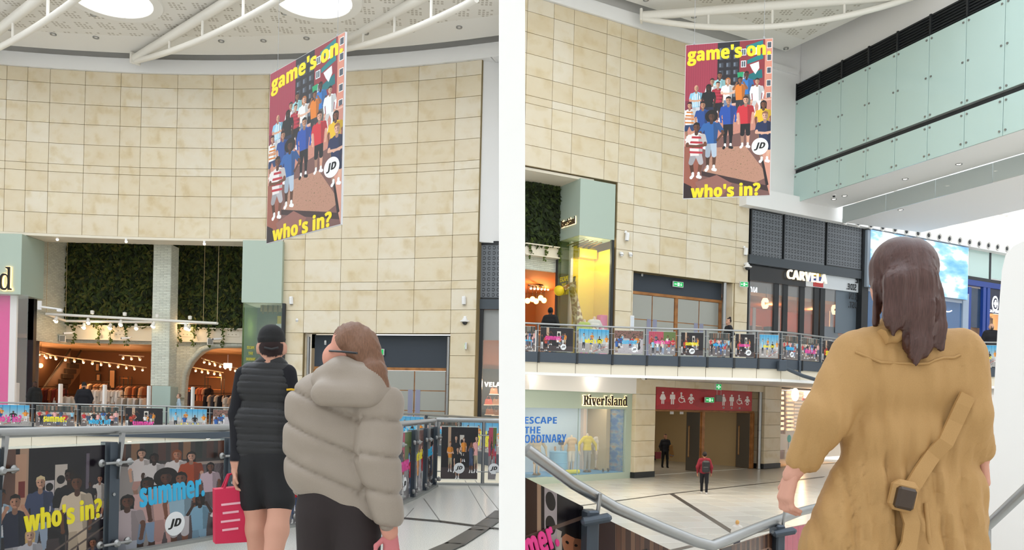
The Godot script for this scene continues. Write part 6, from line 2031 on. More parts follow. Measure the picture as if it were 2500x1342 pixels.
func right_shops():
	var fr := wall_frame()
	var s := thing("lettered_shop", "dark shopfront with lit white name and grey panels of interlocking letters", "shop", at(fr, fl(fr, 1970, 880)))
	var k := 0
	for q in [[1834, 1911, 516, 636], [1914, 2015, 528, 648], [2018, 2108, 545, 655]]:
		var r := rc(fr, q[0], q[2], q[1], q[3], 0.1)
		var pn := lb(s, "patterned_panel", mats.dark, fr, Vector3(r.position.x, r.position.y, 0.0), Vector3(r.end.x, r.end.y, 0.1), 0.01)
		var cm: StandardMaterial3D = prints.cc.duplicate()
		cm.uv1_scale = Vector3(r.size.x / 0.95, r.size.y / 0.62, 1)
		print_on(pn, "lettered_film", cm, fr, q[0] + 2, q[2] + 3, q[1] - 2, q[3] - 3, 0.105)
	bx(s, "top_frame", mats.dark, fr, 1826, 500, 2116, 660, -0.1, 0.3)
	bx(s, "side_post", mats.dark, fr, 1822, 640, 1831, 900, -0.3, 0.3)  # dark filler added to shut the light leak beside the stone
	bx(s, "beam", hexm("4a5056", 0.4, 0.3), fr, 1830, 641, 2112, 662, 0.15, 0.35)
	bx(s, "end_post", mats.dark, fr, 2104, 560, 2119, 900, 0.2, 0.5)
	bx(s, "sign_band", hexm("17181a", 0.25), fr, 1830, 652, 1968, 692, -0.05, 0.1)
	bx(s, "sign_band_white", hexm("dfe5ea", 0.4), fr, 1966, 662, 2100, 706, -0.05, 0.1)
	for q in [[1984, 2004, 658, 674, "e6c22c"], [1976, 2006, 674, 688, "2b4a9e"], [1986, 2010, 688, 700, "c03a3c"]]:
		bx(s, "painted_shape", hexm(q[4], 0.4), fr, q[0], q[2], q[1], q[3], -0.03, 0.02)
	fit_text(s, "sign_lettering", "CARVELA", glow(Color("fff0d8"), 0.75), at(fr, fl(fr, 1971, 675, 0.12)), rc(fr, 1923, 660, 2020, 686).size.x, 0.5, 0.0, false, 0.08)
	# inside
	bx(s, "upper_back", hexm("8f9498", 0.7), fr, 1815, 690, 2110, 742, -2.2, 0.1)
	bx(s, "back_wall", hexm("a8542f", 0.8), fr, 1800, 735, 2110, 850, -4.5, 0.1)
	bx(s, "inner_ceiling", hexm("c7895c", 0.8), fr, 1815, 728, 2120, 736, -0.5, 4.0)
	bx(s, "counter", hexm("7a3a24", 0.6), fr, 1820, 812, 2110, 850, -3.0, 0.8)
	bx(s, "shop_floor", hexm("6a4a38", 0.6), fr, 1800, 868, 2120, 880, 0.0, 4.5)
	for px in [1895, 1917, 1958, 1993, 2008]:
		bx(s, "door_stile", mats.dark, fr, px - 6, 692, px + 5, 900, -0.1, 0.12)
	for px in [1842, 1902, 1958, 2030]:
		bx(s, "white_panel", hexm("e9edef", 0.4), fr, px - 4, 750, px + 3, 838, -2.5, 0.05)  # plain white colour stands in for the glow of lit strips
	bx(s, "glass_pane", glass(Color("b9c4c2"), 0.12), fr, 1828, 694, 2100, 900, -0.2, 0.02)
	bx(s, "grey_vinyl", hexm("6b7884", 0.5), fr, 2040, 704, 2104, 815, -0.16, 0.02)
	bx(s, "screen_board", hexm("23355a", 0.3), fr, 2000, 797, 2046, 828, -0.4, 0.1)
	fit_text(s, "mirrored_lettering", "E", hexm("1c1f24"), at(fr, fl(fr, 2092, 683, 0.0), Vector3(0, PI, 0)), 0.22, 0.36, 0.2)
	fit_text(s, "mirrored_lettering", "SIDE.", hexm("1c1f24"), at(fr, fl(fr, 2079, 700, 0.0), Vector3(0, PI, 0)), 0.8, 0.36, 0.2)
	fit_text(s, "mirrored_lettering", "K IN", hexm("1c1f24"), at(fr, fl(fr, 2083, 723, 0.0), Vector3(0, PI, 0)), 0.7, 0.36, 0.2)
	fit_text(s, "mirrored_lettering", "UST.", hexm("1c1f24"), at(fr, fl(fr, 2082, 744, 0.0), Vector3(0, PI, 0)), 0.72, 0.36, 0.2)
	fit_text(s, "neon_lettering", "NO", glow(Color("eef6ff"), 2.0), at(fr, fl(fr, 1838, 709, -0.6), Vector3(0, PI, 0)), 0.62, 0.4, 0.0)
	for q in [[1870, 740], [2040, 755]]:
		var c := at(fr, fl(fr, q[0], q[1], -0.5))
		var cp := poly([-0.2, -0.1, -0.09, -0.28, 0.1, -0.28, 0.2, -0.16, 0.2, -0.06, 0.09, -0.06, 0.06, -0.15, -0.05, -0.15, -0.09, -0.06, -0.09, 0.06, -0.05, 0.15, 0.06, 0.15, 0.09, 0.06, 0.2, 0.06, 0.2, 0.16, 0.1, 0.28, -0.09, 0.28, -0.2, 0.1])
		put(s, "hanging_letter", prism(cp, 0.14), glow(Color("ffe3b8"), 1.5), c)
		put(s, "letter_rod", bar(Vector3(0, 0.28, 0), Vector3(0, 0.9, 0), 0.015, 6), mats.dark, c)
	omni(s, fr * (fl(fr, 1880, 750, -2.6)), Color("ffc080"), 2.5)
	omni(s, fr * (fl(fr, 1985, 760, -2.6)), Color("ffc080"), 2.5)
	for q in [[1843, 813, "8a5a36", "brown display box on the counter under the hanging letter"], [1880, 815, "2c2a2a", "black display box on the counter under the hanging letter"]]:
		var g := at(fr, fl(fr, q[0], q[1], -2.9))
		var o := thing("display_box", q[3], "display", g)
		put(o, "case", cbox(Vector3(0.7, 0.42, 0.4), 0.02), hexm(q[2], 0.4), at(g, Vector3(0, 0.2, 0)))
		put(o, "shelf", cbox(Vector3(0.6, 0.04, 0.42), 0.0), hexm("f0e6d4", 0.5), at(g, Vector3(0, 0.16, 0.01)))
	# billboard
	var b := thing("billboard", "large sky-blue cloud billboard above the blue shop window", "billboard", at(fr, fl(fr, 2240, 735, 0.4)))
	var rb := rc(fr, 2118, 582, 2364, 716, 0.4)
	lb(b, "casing", hexm("9aa6b2", 0.5), fr, Vector3(rb.position.x, rb.position.y, 0.0), Vector3(rb.end.x, rb.end.y, 0.38), 0.02)
	print_on(b, "lit_sign_face", prints.clouds, fr, 2124, 582, 2364, 716, 0.4)
	fit_text(b, "sign_lettering", "oul", glow(Color("ffffff"), 2.0), at(fr, fl(fr, 2280, 672, 0.44)), 0.85, 0.6, 0.0, true, 0.04)
	var wn := thing("blue_window", "blue tinted shop window with a wavy light line under the cloud billboard", "shop window", at(fr, fl(fr, 2240, 880)))
	bx(wn, "glass_pane", mat(Color("56749c"), 0.12), fr, 2118, 718, 2362, 880, 0.0, 0.05)
	bx(wn, "pale_band", hexm("c3cfe0", 0.5), fr, 2120, 716, 2362, 726, 0.03, 0.04)
	bx(wn, "jamb", hexm("9fb0c4", 0.4), fr, 2350, 716, 2364, 890, 0.1, 0.2)
	var wv := []
	for i in 12:
		wv.append(fl(fr, 2286 + i * 3.4, 757 - sin(i * 0.55) * 4, 0.08))
	put(wn, "light_tube", tube(wv, 0.03, 6), glow(Color("f6f8ff"), 2.5), fr)
	var gp := thing("green_glazing", "two pale green glass panes above the deep blue shop", "glazing", at(fr, fl(fr, 2405, 692)))
	for q in [[2366, 2416], [2420, 2475]]:
		bx(gp, "pane", mats.greenpane, fr, q[0], 612, q[1], 684, 0.0, 0.05, 0.006)
	bx(gp, "transom", mats.dark, fr, 2364, 682, 2480, 690, 0.05, 0.15)
	bx(gp, "mullion", mats.dark, fr, 2416, 608, 2420, 686, 0.03, 0.1)
	var bs := thing("blue_shop", "deep blue shopfront with a round white emblem near the white slope", "shop", at(fr, fl(fr, 2405, 880)))
	bx(bs, "fascia", hexm("1d3f8e", 0.4), fr, 2362, 690, 2480, 703, 0.1, 0.3)
	for px in [2366, 2402, 2412]:
		bx(bs, "blue_stile", hexm("1f4496", 0.4), fr, px - 3, 700, px + 4, 890, 0.08, 0.2)
	bx(bs, "sign_board", hexm("101c3c", 0.3), fr, 2414, 704, 2480, 768, 0.0, 0.1)
	bx(bs, "warm_room", hexm("d9a878", 0.8), fr, 2410, 768, 2480, 890, -1.5, 0.1)
	bx(bs, "dim_window", hexm("33465e", 0.15), fr, 2370, 704, 2400, 800, -0.1, 0.05)
	bx(bs, "warm_window", hexm("c9a07c", 0.7), fr, 2370, 790, 2402, 880, -0.4, 0.05)
	bx(bs, "dark_picture", hexm("2c2a30"), fr, 2414, 776, 2424, 796, -1.3, 0.05)
	var em := at(fr, fl(fr, 2430, 741, 0.02))
	put(bs, "emblem_disc", prism(disc_poly(0.42, 30), 0.02), glow(Color("f4f6fa"), 1.2), em * Transform3D(Basis.from_scale(Vector3(0.8, 1.2, 1)), Vector3.ZERO))
	put(bs, "emblem_ring", prism(disc_poly(0.3, 26), 0.02), hexm("101c3c", 0.3), em * Transform3D(Basis.from_scale(Vector3(0.8, 1.2, 1)), Vector3(0, 0, 0.012)))
	for i in 4:
		put(bs, "emblem_petal", prism(disc_poly(0.1, 14), 0.02), glow(Color("f4f6fa"), 1.2), em * Transform3D(Basis(), Vector3(cos(i * PI / 2) * 0.1, sin(i * PI / 2) * 0.15, 0.024)))
	fit_text(bs, "sign_lettering", "NEALS YARD REM", glow(Color("f4f6fa"), 1.6), at(fr, fl(fr, 2432, 760, 0.05)), 1.9, 0.17, 0.0, true, 0.02)
	omni(bs, fr * fl(fr, 2432, 790, -0.7), Color("ffd0a0"), 4.0)
	var bw := struct("wall_gallery_back", Transform3D(), "plain wall closing the upper shops from behind")
	lb(bw, "plaster", hexm("8a8078"), fr, Vector3(13.5, GY, -6.2), Vector3(50, EYE.y + 10.4, -6.0))

func ground_frame() -> Transform3D:
	return frame(0, 36.0, atan(0.95))
func stone_pier(o: Node3D, fr: Transform3D, x0: float, x1: float, y0: float, y1: float, z0: float, z1: float, n: int):
	lb(o, "core", mats.mortar, fr, Vector3(x0 + 0.03, y0, z0 + 0.03), Vector3(x1 - 0.03, y1, z1 - 0.03))
	for i in n:
		var a := lerpf(y0, y1, i / float(n))
		var b := lerpf(y0, y1, (i + 1) / float(n))
		lb(o, "stone_block", mats["stone%d" % (i % 4)], fr, Vector3(x0, a + 0.008, z0), Vector3(x1, b - 0.008, z1), 0.008)
func right_ground():
	var fr := ground_frame()
	var top := GY - 0.36
	var s := struct("wall_ground_shopfront", at(fr, Vector3(2, LY, 0)), "lower shopfront wall with white bulkhead and sage fascia")
	var xA := 0.75
	var xB := 2.5   # where the set clears the dividing wall
	var x1 := fl(fr, 1562, 940, 0.3).x
	var yb := fl(fr, 1430, 956, 0.3).y
	lb(s, "bulkhead", mats.white, fr, Vector3(xA, yb, -0.3), Vector3(x1, top, 0.3))
	var xw := fl(fr, 1525, 1080).x
	var xe := fl(fr, 1549, 1080).x
	var yw := fl(fr, 1420, 997).y
	lb(s, "fascia", mats.sage, fr, Vector3(xA, yw, -0.2), Vector3(xe, yb, 0.05))
	lb(s, "jamb", mats.sage, fr, Vector3(xw, LY, -0.2), Vector3(xe, yw, 0.05))
	lb(s, "plinth", mats.sage, fr, Vector3(xA, LY, -0.2), Vector3(xw, LY + 0.32, 0.05))
	var sg := thing("shop_name_sign", "black serif shop name with warm halo on the lower sage fascia", "shop sign", at(fr, fl(fr, 1478, 990, 0.08)))
	var w1 := rc(fr, 1424, 965, 1531, 990, 0.1)
	fit_text(sg, "letter_halo", "RiverIsland", glow(Color("ffd9a0"), 2.6), at(fr, Vector3(w1.get_center().x, w1.get_center().y, 0.08)), w1.size.x + 0.08, w1.size.y + 0.06, 0.9, true, 0.02)
	fit_text(sg, "letters", "RiverIsland", hexm("241a10", 0.4), at(fr, Vector3(w1.get_center().x, w1.get_center().y, 0.12)), w1.size.x, w1.size.y, 0.2, true, 0.04)
	# the window set
	var w := thing("display_window", "large lower shop window with pale blue set and blue lettering", "shop window", at(fr, Vector3((xA + xw) / 2, LY, 0)))
	var dz := -2.2
	lb(w, "set_back", hexm("cfe4f0", 0.8), fr, Vector3(xB, LY, dz - 0.1), Vector3(xw + 0.1, yw + 0.3, dz))
	lb(w, "set_floor", hexm("4ba3d8", 0.5), fr, Vector3(xB, LY + 0.1, dz), Vector3(xw, LY + 0.34, -0.06))
	lb(w, "set_ceiling", hexm("e9edf0", 0.8), fr, Vector3(xB, yw + 0.2, dz), Vector3(xw + 0.1, yw + 0.3, -0.2))
	var sand := textured("rippled", noise_img(128, 0.03, 17, ramp([0.0, "b98a5a", 0.42, "8fa4ac", 0.55, "4a7fae", 1.0, "2d62a0"]), 3), 0.6, 0.5)
	lb(w, "rippled_side", sand, fr, Vector3(xw - 0.04, LY, dz), Vector3(xw + 0.04, yw + 0.3, -0.1))
	lb(w, "pale_post", hexm("f1d8c4", 0.6), fr, Vector3(xw - 0.9, LY, dz), Vector3(xw - 0.65, yw + 0.2, dz + 0.2))
	var gl := lb(w, "glass_pane", glass(Color("dfeaea"), 0.08), fr, Vector3(xA, LY + 0.32, -0.05), Vector3(xw, yw, -0.03))
	lb(w, "glass_joint", hexm("9fb4b4", 0.3), fr, Vector3(fl(fr, 1412, 1080).x - 0.015, LY + 0.32, -0.06), Vector3(fl(fr, 1412, 1080).x + 0.015, yw, -0.02))
	for k in 3:
		var q: Array = [[1238, 1360, 1017, 1034, "ESCAPE"], [1281, 1320, 1041, 1058, "THE"], [1281, 1383, 1060, 1080, "ORDINARY"]][k]
		if k == 0:
			q = [1281, 1360, 1017, 1034, "ESCAPE"]
		var r := rc(fr, q[0], q[2], q[1], q[3], 0.0)
		fit_text(w, "window_lettering", q[4], hexm("1f6fd0", 0.5), at(fr, Vector3(r.get_center().x, r.get_center().y, -0.01)), r.size.x, r.size.y, 0.1)
	for k in 2:
		var px := [1300, 1455][k] as float
		var p := fr * fl(fr, px, 922, 0.55)
		p.y = top - 0.05
		var dl := thing("wall_washer", "small lamp washing the white bulkhead over the lower shop, " + ["above the window's blue lettering", "above the shop name"][k], "lamp", Transform3D(Basis(), p))
		put(dl, "can", cyl(0.1, 0.1, 14), mats.white, dl.transform)
		put(dl, "bulb", sphere(0.06, 8), glow(Color("fff0da"), 6.0), at(dl.transform, Vector3(0, -0.06, 0)))
		omni(dl, p - Vector3(0, 0.12, 0), Color("ffeedd"), 0.5, 0.08)
	var al := AreaLight3D.new()
	al.area_size = Vector2(5.0, 0.8)
	al.light_energy = 2.5
	al.light_color = Color("fff8ef")
	al.area_range = 60
	al.shadow_enabled = true
	w.add_child(al)
	al.transform = w.transform.affine_inverse() * Transform3D(fr.basis * Basis(Vector3.RIGHT, -PI / 2), fr * Vector3((xA + xw) / 2 + 0.8, yw + 0.12, -0.9))
	lb(w, "light_strip", glow(Color("fff8ef"), 2.0), fr, Vector3((xA + xw) / 2 - 1.7, yw + 0.15, -1.1), Vector3((xA + xw) / 2 + 3.2, yw + 0.19, -0.6))
	var f0 := LY + 0.35
	# figures and props in the window
	var MQ := [[1310, -0.9, "jacket", ["e0c8ac", "e0c8ac", "d6c4a2", "b98f62", "8a6a48"], "headless mannequin in sand waistcoat and tan shorts below the blue lettering", false], [1394, -1.2, "jacket", ["e8d4ba", "e8d4ba", "d9b98e", "f0e8d8", "c8a47c"], "headless mannequin in sand jacket and white shorts beside the drum table", false], [1433, -0.8, "tee", ["e8d4ba", "e8d4ba", "ead23c", "a9a9a2", "7d5c40"], "headless mannequin in yellow tee and grey trousers", true], [1459, -1.5, "tee", ["e8d4ba", "e8d4ba", "e6dccb", "c9b49c", "8a6a48"], "headless mannequin in striped shirt and shorts behind the yellow tee", false]]
	for m in MQ:
		var p := fr * fl(fr, m[0], 1120, m[1])
		p.y = f0
		var cols := []
		for c in m[3]:
			cols.append(Color(c))
		var g := looking(p, fr.basis.get_euler().y - 0.2)
		var o := thing("mannequin", m[4], "mannequin", g)
		put(o, "figure", body_mesh(figure_bones(2.1 if m[5] else 2.0, {"headless": true, "shorts": not m[5], "loose": 0.02, "arms": 0.25}), 0.03, 0.04, cols), skin_mat(), g)
		put(o, "base_plate", cyl(0.2, 0.03, 20), mats.dark, at(g, Vector3(0, 0.0, 0)))
		put(o, "support_rod", bar(Vector3(0, 0, -0.05), Vector3(0, 0.85, -0.05), 0.018, 6), mats.dark, g)
	var dp := fr * fl(fr, 1362, 1150, -0.9)
	dp.y = f0
	var dt := thing("drum_table", "pale blue drum table carrying a cap and a shoe", "table", looking(dp))
	put(dt, "drum", lathe([Vector2(0, 0), Vector2(0.42, 0), Vector2(0.45, 0.03), Vector2(0.43, 0.06), Vector2(0.43, 0.5), Vector2(0.45, 0.53), Vector2(0.43, 0.56), Vector2(0.43, 1.0), Vector2(0.45, 1.03), Vector2(0.42, 1.06), Vector2(0, 1.06)], 28), hexm("7fc0e2", 0.4), dt.transform)
	put(dt, "lid", cyl(0.4, 0.02, 28), hexm("93cbe8", 0.4), at(dt.transform, Vector3(0, 1.07, 0)))
	var ct := at(dt.transform, Vector3(0.12, 1.08, 0.05))
	var cs := thing("hat_display", "dark cap on a thin stand on the drum table", "cap", ct)
	put(cs, "stand", bar(Vector3.ZERO, Vector3(0, 0.35, 0), 0.012, 6), mats.dark, ct)
	put(cs, "crown", lathe([Vector2(0.13, 0.32), Vector2(0.14, 0.4), Vector2(0.1, 0.5), Vector2(0, 0.53)], 16), hexm("1c2440", 0.8), ct)
	put(cs, "brim", prism(poly([-0.13, 0, 0.13, 0, 0.1, 0.14, 0, 0.18, -0.1, 0.14]), 0.015), hexm("1c2440", 0.8), at(ct, Vector3(0, 0.33, 0.06), Vector3(PI / 2 + 0.2, 0, 0)))
	var st := at(dt.transform, Vector3(-0.16, 1.08, 0.1))
	var sc := thing("display_shoe", "tan shoe on the drum table", "shoe", st)
	put(sc, "upper", body_mesh([[Vector3(0, 0.06, -0.1), Vector3(0, 0.05, 0.12), 0.055, 0.04, 0], [Vector3(0, 0.08, -0.1), Vector3(0, 0.17, -0.11), 0.05, 0.055, 0]], 0.015, 0.03, [Color("b98a62")]), skin_mat(), st)
	put(sc, "sole", cbox(Vector3(0.1, 0.025, 0.3), 0.01), hexm("e9e4da"), at(st, Vector3(0, 0.0125, 0.01)))
	var yp := fr * fl(fr, 1393, 1152, -0.45)
	yp.y = f0 + 0.09
	var ln := thing("yellow_roll", "yellow inflatable roll on the window's blue floor", "roll", looking(yp, 0.6))
	put(ln, "roll", tube([Vector3(-0.5, 0, 0), Vector3(0.5, 0, 0)], 0.11, 12), hexm("e6e02a", 0.35), ln.transform)
	put(ln, "cap", cyl(0.08, 0.03, 12), hexm("c9c31c"), at(ln.transform, Vector3(0.51, 0, 0), Vector3(0, 0, PI / 2)))
	for q in [[1472, 1160, "nearer the grey trousers"], [1484, 1157, "nearer the rippled side"]]:
		var p := fr * fl(fr, q[0], q[1], -0.3)
		p.y = f0
		var o := thing("floor_spotlight", "tiny black floor spotlight on the window bed, " + q[2], "lamp", looking(p))
		put(o, "base", cyl(0.06, 0.02, 10), mats.dark, at(o.transform, Vector3(0, 0.01, 0)))
		put(o, "head", cyl(0.05, 0.12, 10), mats.dark, at(o.transform, Vector3(0, 0.11, 0), Vector3(0.6, 0, 0.4)))
	# stone piers, lintel and passage
	var d := struct("wall_passage_stone", at(fr, Vector3(8, LY, 0)), "cream stone piers and lintel round the washroom passage")
	var pa := fl(fr, 1550, 1100, 0.3).x
	var pb := fl(fr, 1598, 1100, 0.3).x
	stone_pier(d, fr, pa, pb, LY + 0.3, top, -0.9, 0.3, 6)
	lb(d, "black_plinth", mats.dark, fr, Vector3(pa - 0.03, LY, -0.93), Vector3(pb + 0.03, LY + 0.3, 0.33), 0.01)
	var pc := fl(fr, 1866, 1050, 0.3).x
	var pd := fl(fr, 1906, 1050, 0.3).x
	stone_pier(d, fr, pc, pd, LY + 0.3, top, -0.9, 0.3, 6)
	lb(d, "black_plinth", mats.dark, fr, Vector3(pc - 0.03, LY, -0.93), Vector3(pd + 0.03, LY + 0.3, 0.33), 0.01)
	var yh := fl(fr, 1730, 950, 0.2).y
	var nblk := 6
	for i in nblk:
		lb(d, "lintel_block", mats["stone%d" % (i % 4)], fr, Vector3(lerpf(pb, pc, i / float(nblk)) + 0.008, yh, -0.6), Vector3(lerpf(pb, pc, (i + 1) / float(nblk)) - 0.008, top, 0.2), 0.008)
	var ysn := fl(fr, 1720, 1001, -0.2).y
	var sn := thing("washroom_sign", "long red washroom sign with white pictograms over the passage", "sign", at(fr, fl(fr, 1720, 1000, -0.1)))
	var sa := fl(fr, 1602, 975, -0.11).x
	var sb := fl(fr, 1836, 975, -0.11).x
	lb(sn, "board", hexm("a81a26", 0.5), fr, Vector3(sa, ysn, -0.3), Vector3(sb, yh, -0.12))
	var q2 := QuadMesh.new()
	q2.size = Vector2(sb - sa - 0.02, yh - ysn - 0.02)
	put(sn, "printed_face", q2, prints.wc, at(fr, Vector3((sa + sb) / 2, (yh + ysn) / 2, -0.11)))
	exit_sign("green lit exit sign with down arrow mounted on the red washroom sign", "exit_down", at(fr, Vector3(lerpf(sa, sb, 0.5), (yh + ysn) / 2, 0.0)), 0.85, 0.26)
	var hx := at(fr, fl(fr, 1753, 944, 1.2))
	exit_sign("green lit exit sign with sideways arrow hanging from the gallery soffit", "exit_left", hx, 0.5, 0.3)
	var hb := thing("hanging_box", "grey backing box hung below the sideways exit sign", "box", at(fr, fl(fr, 1755, 972, 1.2)))
	put(hb, "box", cbox(Vector3(0.55, 0.36, 0.14), 0.02), hexm("7d6f6c", 0.6), hb.transform)
	put(hb, "rod", bar(Vector3(-0.2, 0.18, 0), Vector3(-0.2, 1.0, 0), 0.015, 6), mats.steel, hb.transform)
	put(hb, "rod", bar(Vector3(0.2, 0.18, 0), Vector3(0.2, 1.0, 0), 0.015, 6), mats.steel, hb.transform)
	var dm := thing("soffit_camera", "small white camera at the bulkhead's end under the gallery", "camera", at(fr, fl(fr, 1572, 920, 0.5)))
	put(dm, "body", sphere(0.16), mats.white, dm.transform)
	put(dm, "lens", cyl(0.07, 0.05, 12), mats.dark, at(dm.transform, Vector3(0, -0.06, 0.13), Vector3(1.2, 0, 0)))
	# lamps added in the gallery's soffit to brighten the lower floor
	for q in [[1420, 32.6], [1580, 33.5], [1740, 34.0], [1890, 34.5]]:
		var p := P(q[0], 985 - (top - 0.04 - EYE.y) * F / float(q[1]) + (float(q[0]) - 1250) * 0.023, q[1])
		p.y = top - 0.0
		var o := thing("soffit_light", "added square lamp in the gallery soffit that brightens the lower concourse", "lamp", Transform3D(Basis(), p), "added soffit lamps above the lower concourse")
		put(o, "frame", cbox(Vector3(0.7, 0.03, 0.7), 0.005), mats.white, o.transform)
		put(o, "light_panel", cbox(Vector3(0.6, 0.02, 0.6)), glow(Color("fff3e2"), 2.0), at(o.transform, Vector3(0, -0.02, 0)))
		var a3 := AreaLight3D.new()
		a3.area_size = Vector2(0.58, 0.58)
		a3.light_energy = 12.0
		a3.light_color = Color("fff3e2")
		a3.area_range = 60
		a3.shadow_enabled = true
		o.add_child(a3)
		a3.transform = Transform3D(Basis(Vector3.RIGHT, -PI / 2), Vector3(0, -0.06, 0))
	# passage interior
	var pg := struct("wall_passage_interior", at(fr, Vector3((pb + pc) / 2, LY, -4)), "beige walls with dark skirting inside the washroom passage")
	var wallm := hexm("cbb48a", 0.6)
	var mid := fl(fr, 1713, 1080, -0.3).x
	lb(pg, "side_wall", wallm, fr, Vector3(pc + 0.2, LY, -14), Vector3(pc + 0.5, top, -0.9))
	lb(pg, "side_wall", wallm, fr, Vector3(pb - 2.5, LY, -14), Vector3(pb - 2.2, top, -0.9))
	lb(pg, "inner_wall", wallm, fr, Vector3(mid - 0.5, LY, -13), Vector3(mid - 0.2, top, -8.2))
	lb(pg, "inner_wall", wallm, fr, Vector3(mid + 0.8, LY, -12.3), Vector3(pc + 0.4, top, -8.0))
	lb(pg, "end_wall", wallm, fr, Vector3(pb - 3, LY, -14.2), Vector3(pc + 0.5, top, -14))
	lb(pg, "skirting", mats.dark, fr, Vector3(mid + 0.78, LY, -12.0), Vector3(pc + 0.2, LY + 0.3, -7.96))
	lb(pg, "skirting", mats.dark, fr, Vector3(mid - 0.52, LY, -13), Vector3(mid - 0.17, LY + 0.3, -8.16))
	lb(pg, "skirting", mats.dark, fr, Vector3(pb - 2.3, LY, -13.98), Vector3(pc + 0.1, LY + 0.3, -13.9))
	lb(pg, "ceiling", mats.white, fr, Vector3(pb - 3, top - 0.5, -14), Vector3(pc + 0.5, top - 0.35, -0.6))
	lb(pg, "passage_floor", mats.terrazzo1, fr, Vector3(pb - 2.2, LY - 0.2, -14), Vector3(pc + 0.2, LY + 0.005, -0.5))
	var pdv := thing("ceiling_panel_light", "flat white ceiling light inside the washroom passage", "lamp", at(fr, Vector3((pb + mid) / 2 - 1, top - 0.53, -4)))
	put(pdv, "frame", cbox(Vector3(1.5, 0.05, 1.5), 0.01), mats.white, pdv.transform)
	put(pdv, "light_panel", cbox(Vector3(1.35, 0.02, 1.35), 0.0), glow(Color("fff4e4"), 2.0), at(pdv.transform, Vector3(0, -0.03, 0)))
	for zz in [-4.0, -9.0]:
		var a2 := AreaLight3D.new()
		a2.area_size = Vector2(1.3, 1.3)
		a2.light_energy = 5.0
		a2.light_color = Color("fff0dc")
		a2.area_range = 60
		a2.shadow_enabled = true
		pdv.add_child(a2)
		a2.transform = pdv.transform.affine_inverse() * Transform3D(fr.basis * Basis(Vector3.RIGHT, -PI / 2), fr * Vector3((pb + pc) / 2, top - 0.6, zz))
	# open door leaves
	var ds := struct("door_3", at(fr, Vector3(mid, LY, -0.4)), "open steel-faced doors in timber frame under the red washroom sign")
	var hd := ysn
	lb(ds, "frame_head", mats.wood, fr, Vector3(pb, hd - 0.1, -0.45), Vector3(pc - 0.3, hd, -0.25), 0.01)
	for x in [mid, pc - 0.45]:
		lb(ds, "frame_post", mats.wood, fr, Vector3(x - 0.14, LY, -0.45), Vector3(x + 0.14, hd - 0.1, -0.2), 0.01)
	for x in [mid - 0.16, pc - 0.62]:
		var h0 := at(fr, Vector3(x, 0, -0.3), Vector3(0, -1.8, 0))
		var lf := lb(ds, "leaf", mats.wood, h0, Vector3(-1.15, LY + 0.02, -0.05), Vector3(0, hd - 0.12, 0.02), 0.008)
		lb(lf, "steel_sheet", mat(Color("6a655e"), 0.4, 0.3, "darkdoor"), h0, Vector3(-1.12, LY + 0.03, 0.02), Vector3(-0.03, hd - 0.14, 0.035), 0.004)
		lb(lf, "vision_strip", mats.wood, h0, Vector3(-0.95, LY + 0.8, 0.035), Vector3(-0.83, LY + 2.6, 0.05))
		lb(lf, "vision_glass", hexm("c9ad86", 0.2), h0, Vector3(-0.92, LY + 0.85, 0.045), Vector3(-0.86, LY + 2.55, 0.056))
	pipe_column("slim stainless steel column beside the open passage door at the lower level", fr * Vector3(pc - 0.15, LY, 0.05), yh - LY, 0.12)
	for q in [[1640, 1007], [1664, 1007], [1770, 1003], [1791, 1003]]:
		var o := thing("hanging_notice", "small white notice hung inside the passage head", "notice", at(fr, fl(fr, q[0], q[1], -0.8)), "white notices in the passage head")
		put(o, "card", cbox(Vector3(0.34, 0.16, 0.02), 0.0), mats.white, o.transform)
		put(o, "string", bar(Vector3(0, 0.08, 0), Vector3(0, 0.4, 0), 0.008, 5), mats.dark, o.transform)
	var cd := thing("call_point", "small green call point with a cable on the passage wall", "call point", at(fr, fl(fr, 1779, 1052, -7.9)))
	put(cd, "box", cbox(Vector3(0.2, 0.3, 0.1), 0.02), hexm("2c7a4c", 0.5), cd.transform)
	put(cd, "cable", bar(Vector3(0, 0.15, 0), Vector3(0, 3.0, 0), 0.03, 6), hexm("9a968c"), cd.transform)
	# sunglasses shop at the end
	var e := thing("sunglasses_shop", "glowing sunglasses shop with round lamp sign beyond the last stone pier", "shop", at(fr, Vector3(pd + 1, LY, 0)))
	var xs := pd + 0.02
	lb(e, "dark_fascia", hexm("2b1f1c", 0.4), fr, Vector3(xs, fl(fr, 1940, 950, 0.0).y, -0.3), Vector3(xs + 9, top, 0.0))
	lb(e, "back_wall", hexm("6a3a24", 0.7), fr, Vector3(xs - 1, LY, -4.1), Vector3(xs + 9, top, -4.0))
	lb(e, "shop_floor", hexm("d9bd94", 0.4), fr, Vector3(xs, LY, -4.0), Vector3(xs + 9, LY + 0.02, 0.0))
	var disc := at(fr, fl(fr, 1943, 963, 0.12))
	put(e, "lamp_sign_disc", prism(disc_poly(0.42, 28), 0.1), glow(Color("fff4dc"), 1.6), disc)
	fit_text(e, "sign_lettering", "sun", glow(Color("fff4dc"), 1.6), at(fr, fl(fr, 1973, 963, 0.12)), 1.15, 0.5, 0.2, false, 0.06)
	bx(e, "red_banner", hexm("c02430", 0.5), fr, 1960, 966, 1990, 978, -0.6, 0.05)
	for cx in [[1905, 1914, 8], [1922, 1938, 10], [1940, 1962, 12], [1964, 1972, 10]]:
		for j in cx[2]:
			var y: float = 955.0 + j * 100.0 / float(cx[2])
			bx(e, "shelf", hexm("fbeedb", 0.5), fr, cx[0], y, cx[1], y + 100.0 / float(cx[2]) * 0.55, -1.8 - (float(cx[0]) - 1905) * 0.02, 0.1)
	bx(e, "white_counter", hexm("ece6dc", 0.4), fr, 1898, 1060, 1922, 1098, -0.5, 0.7)
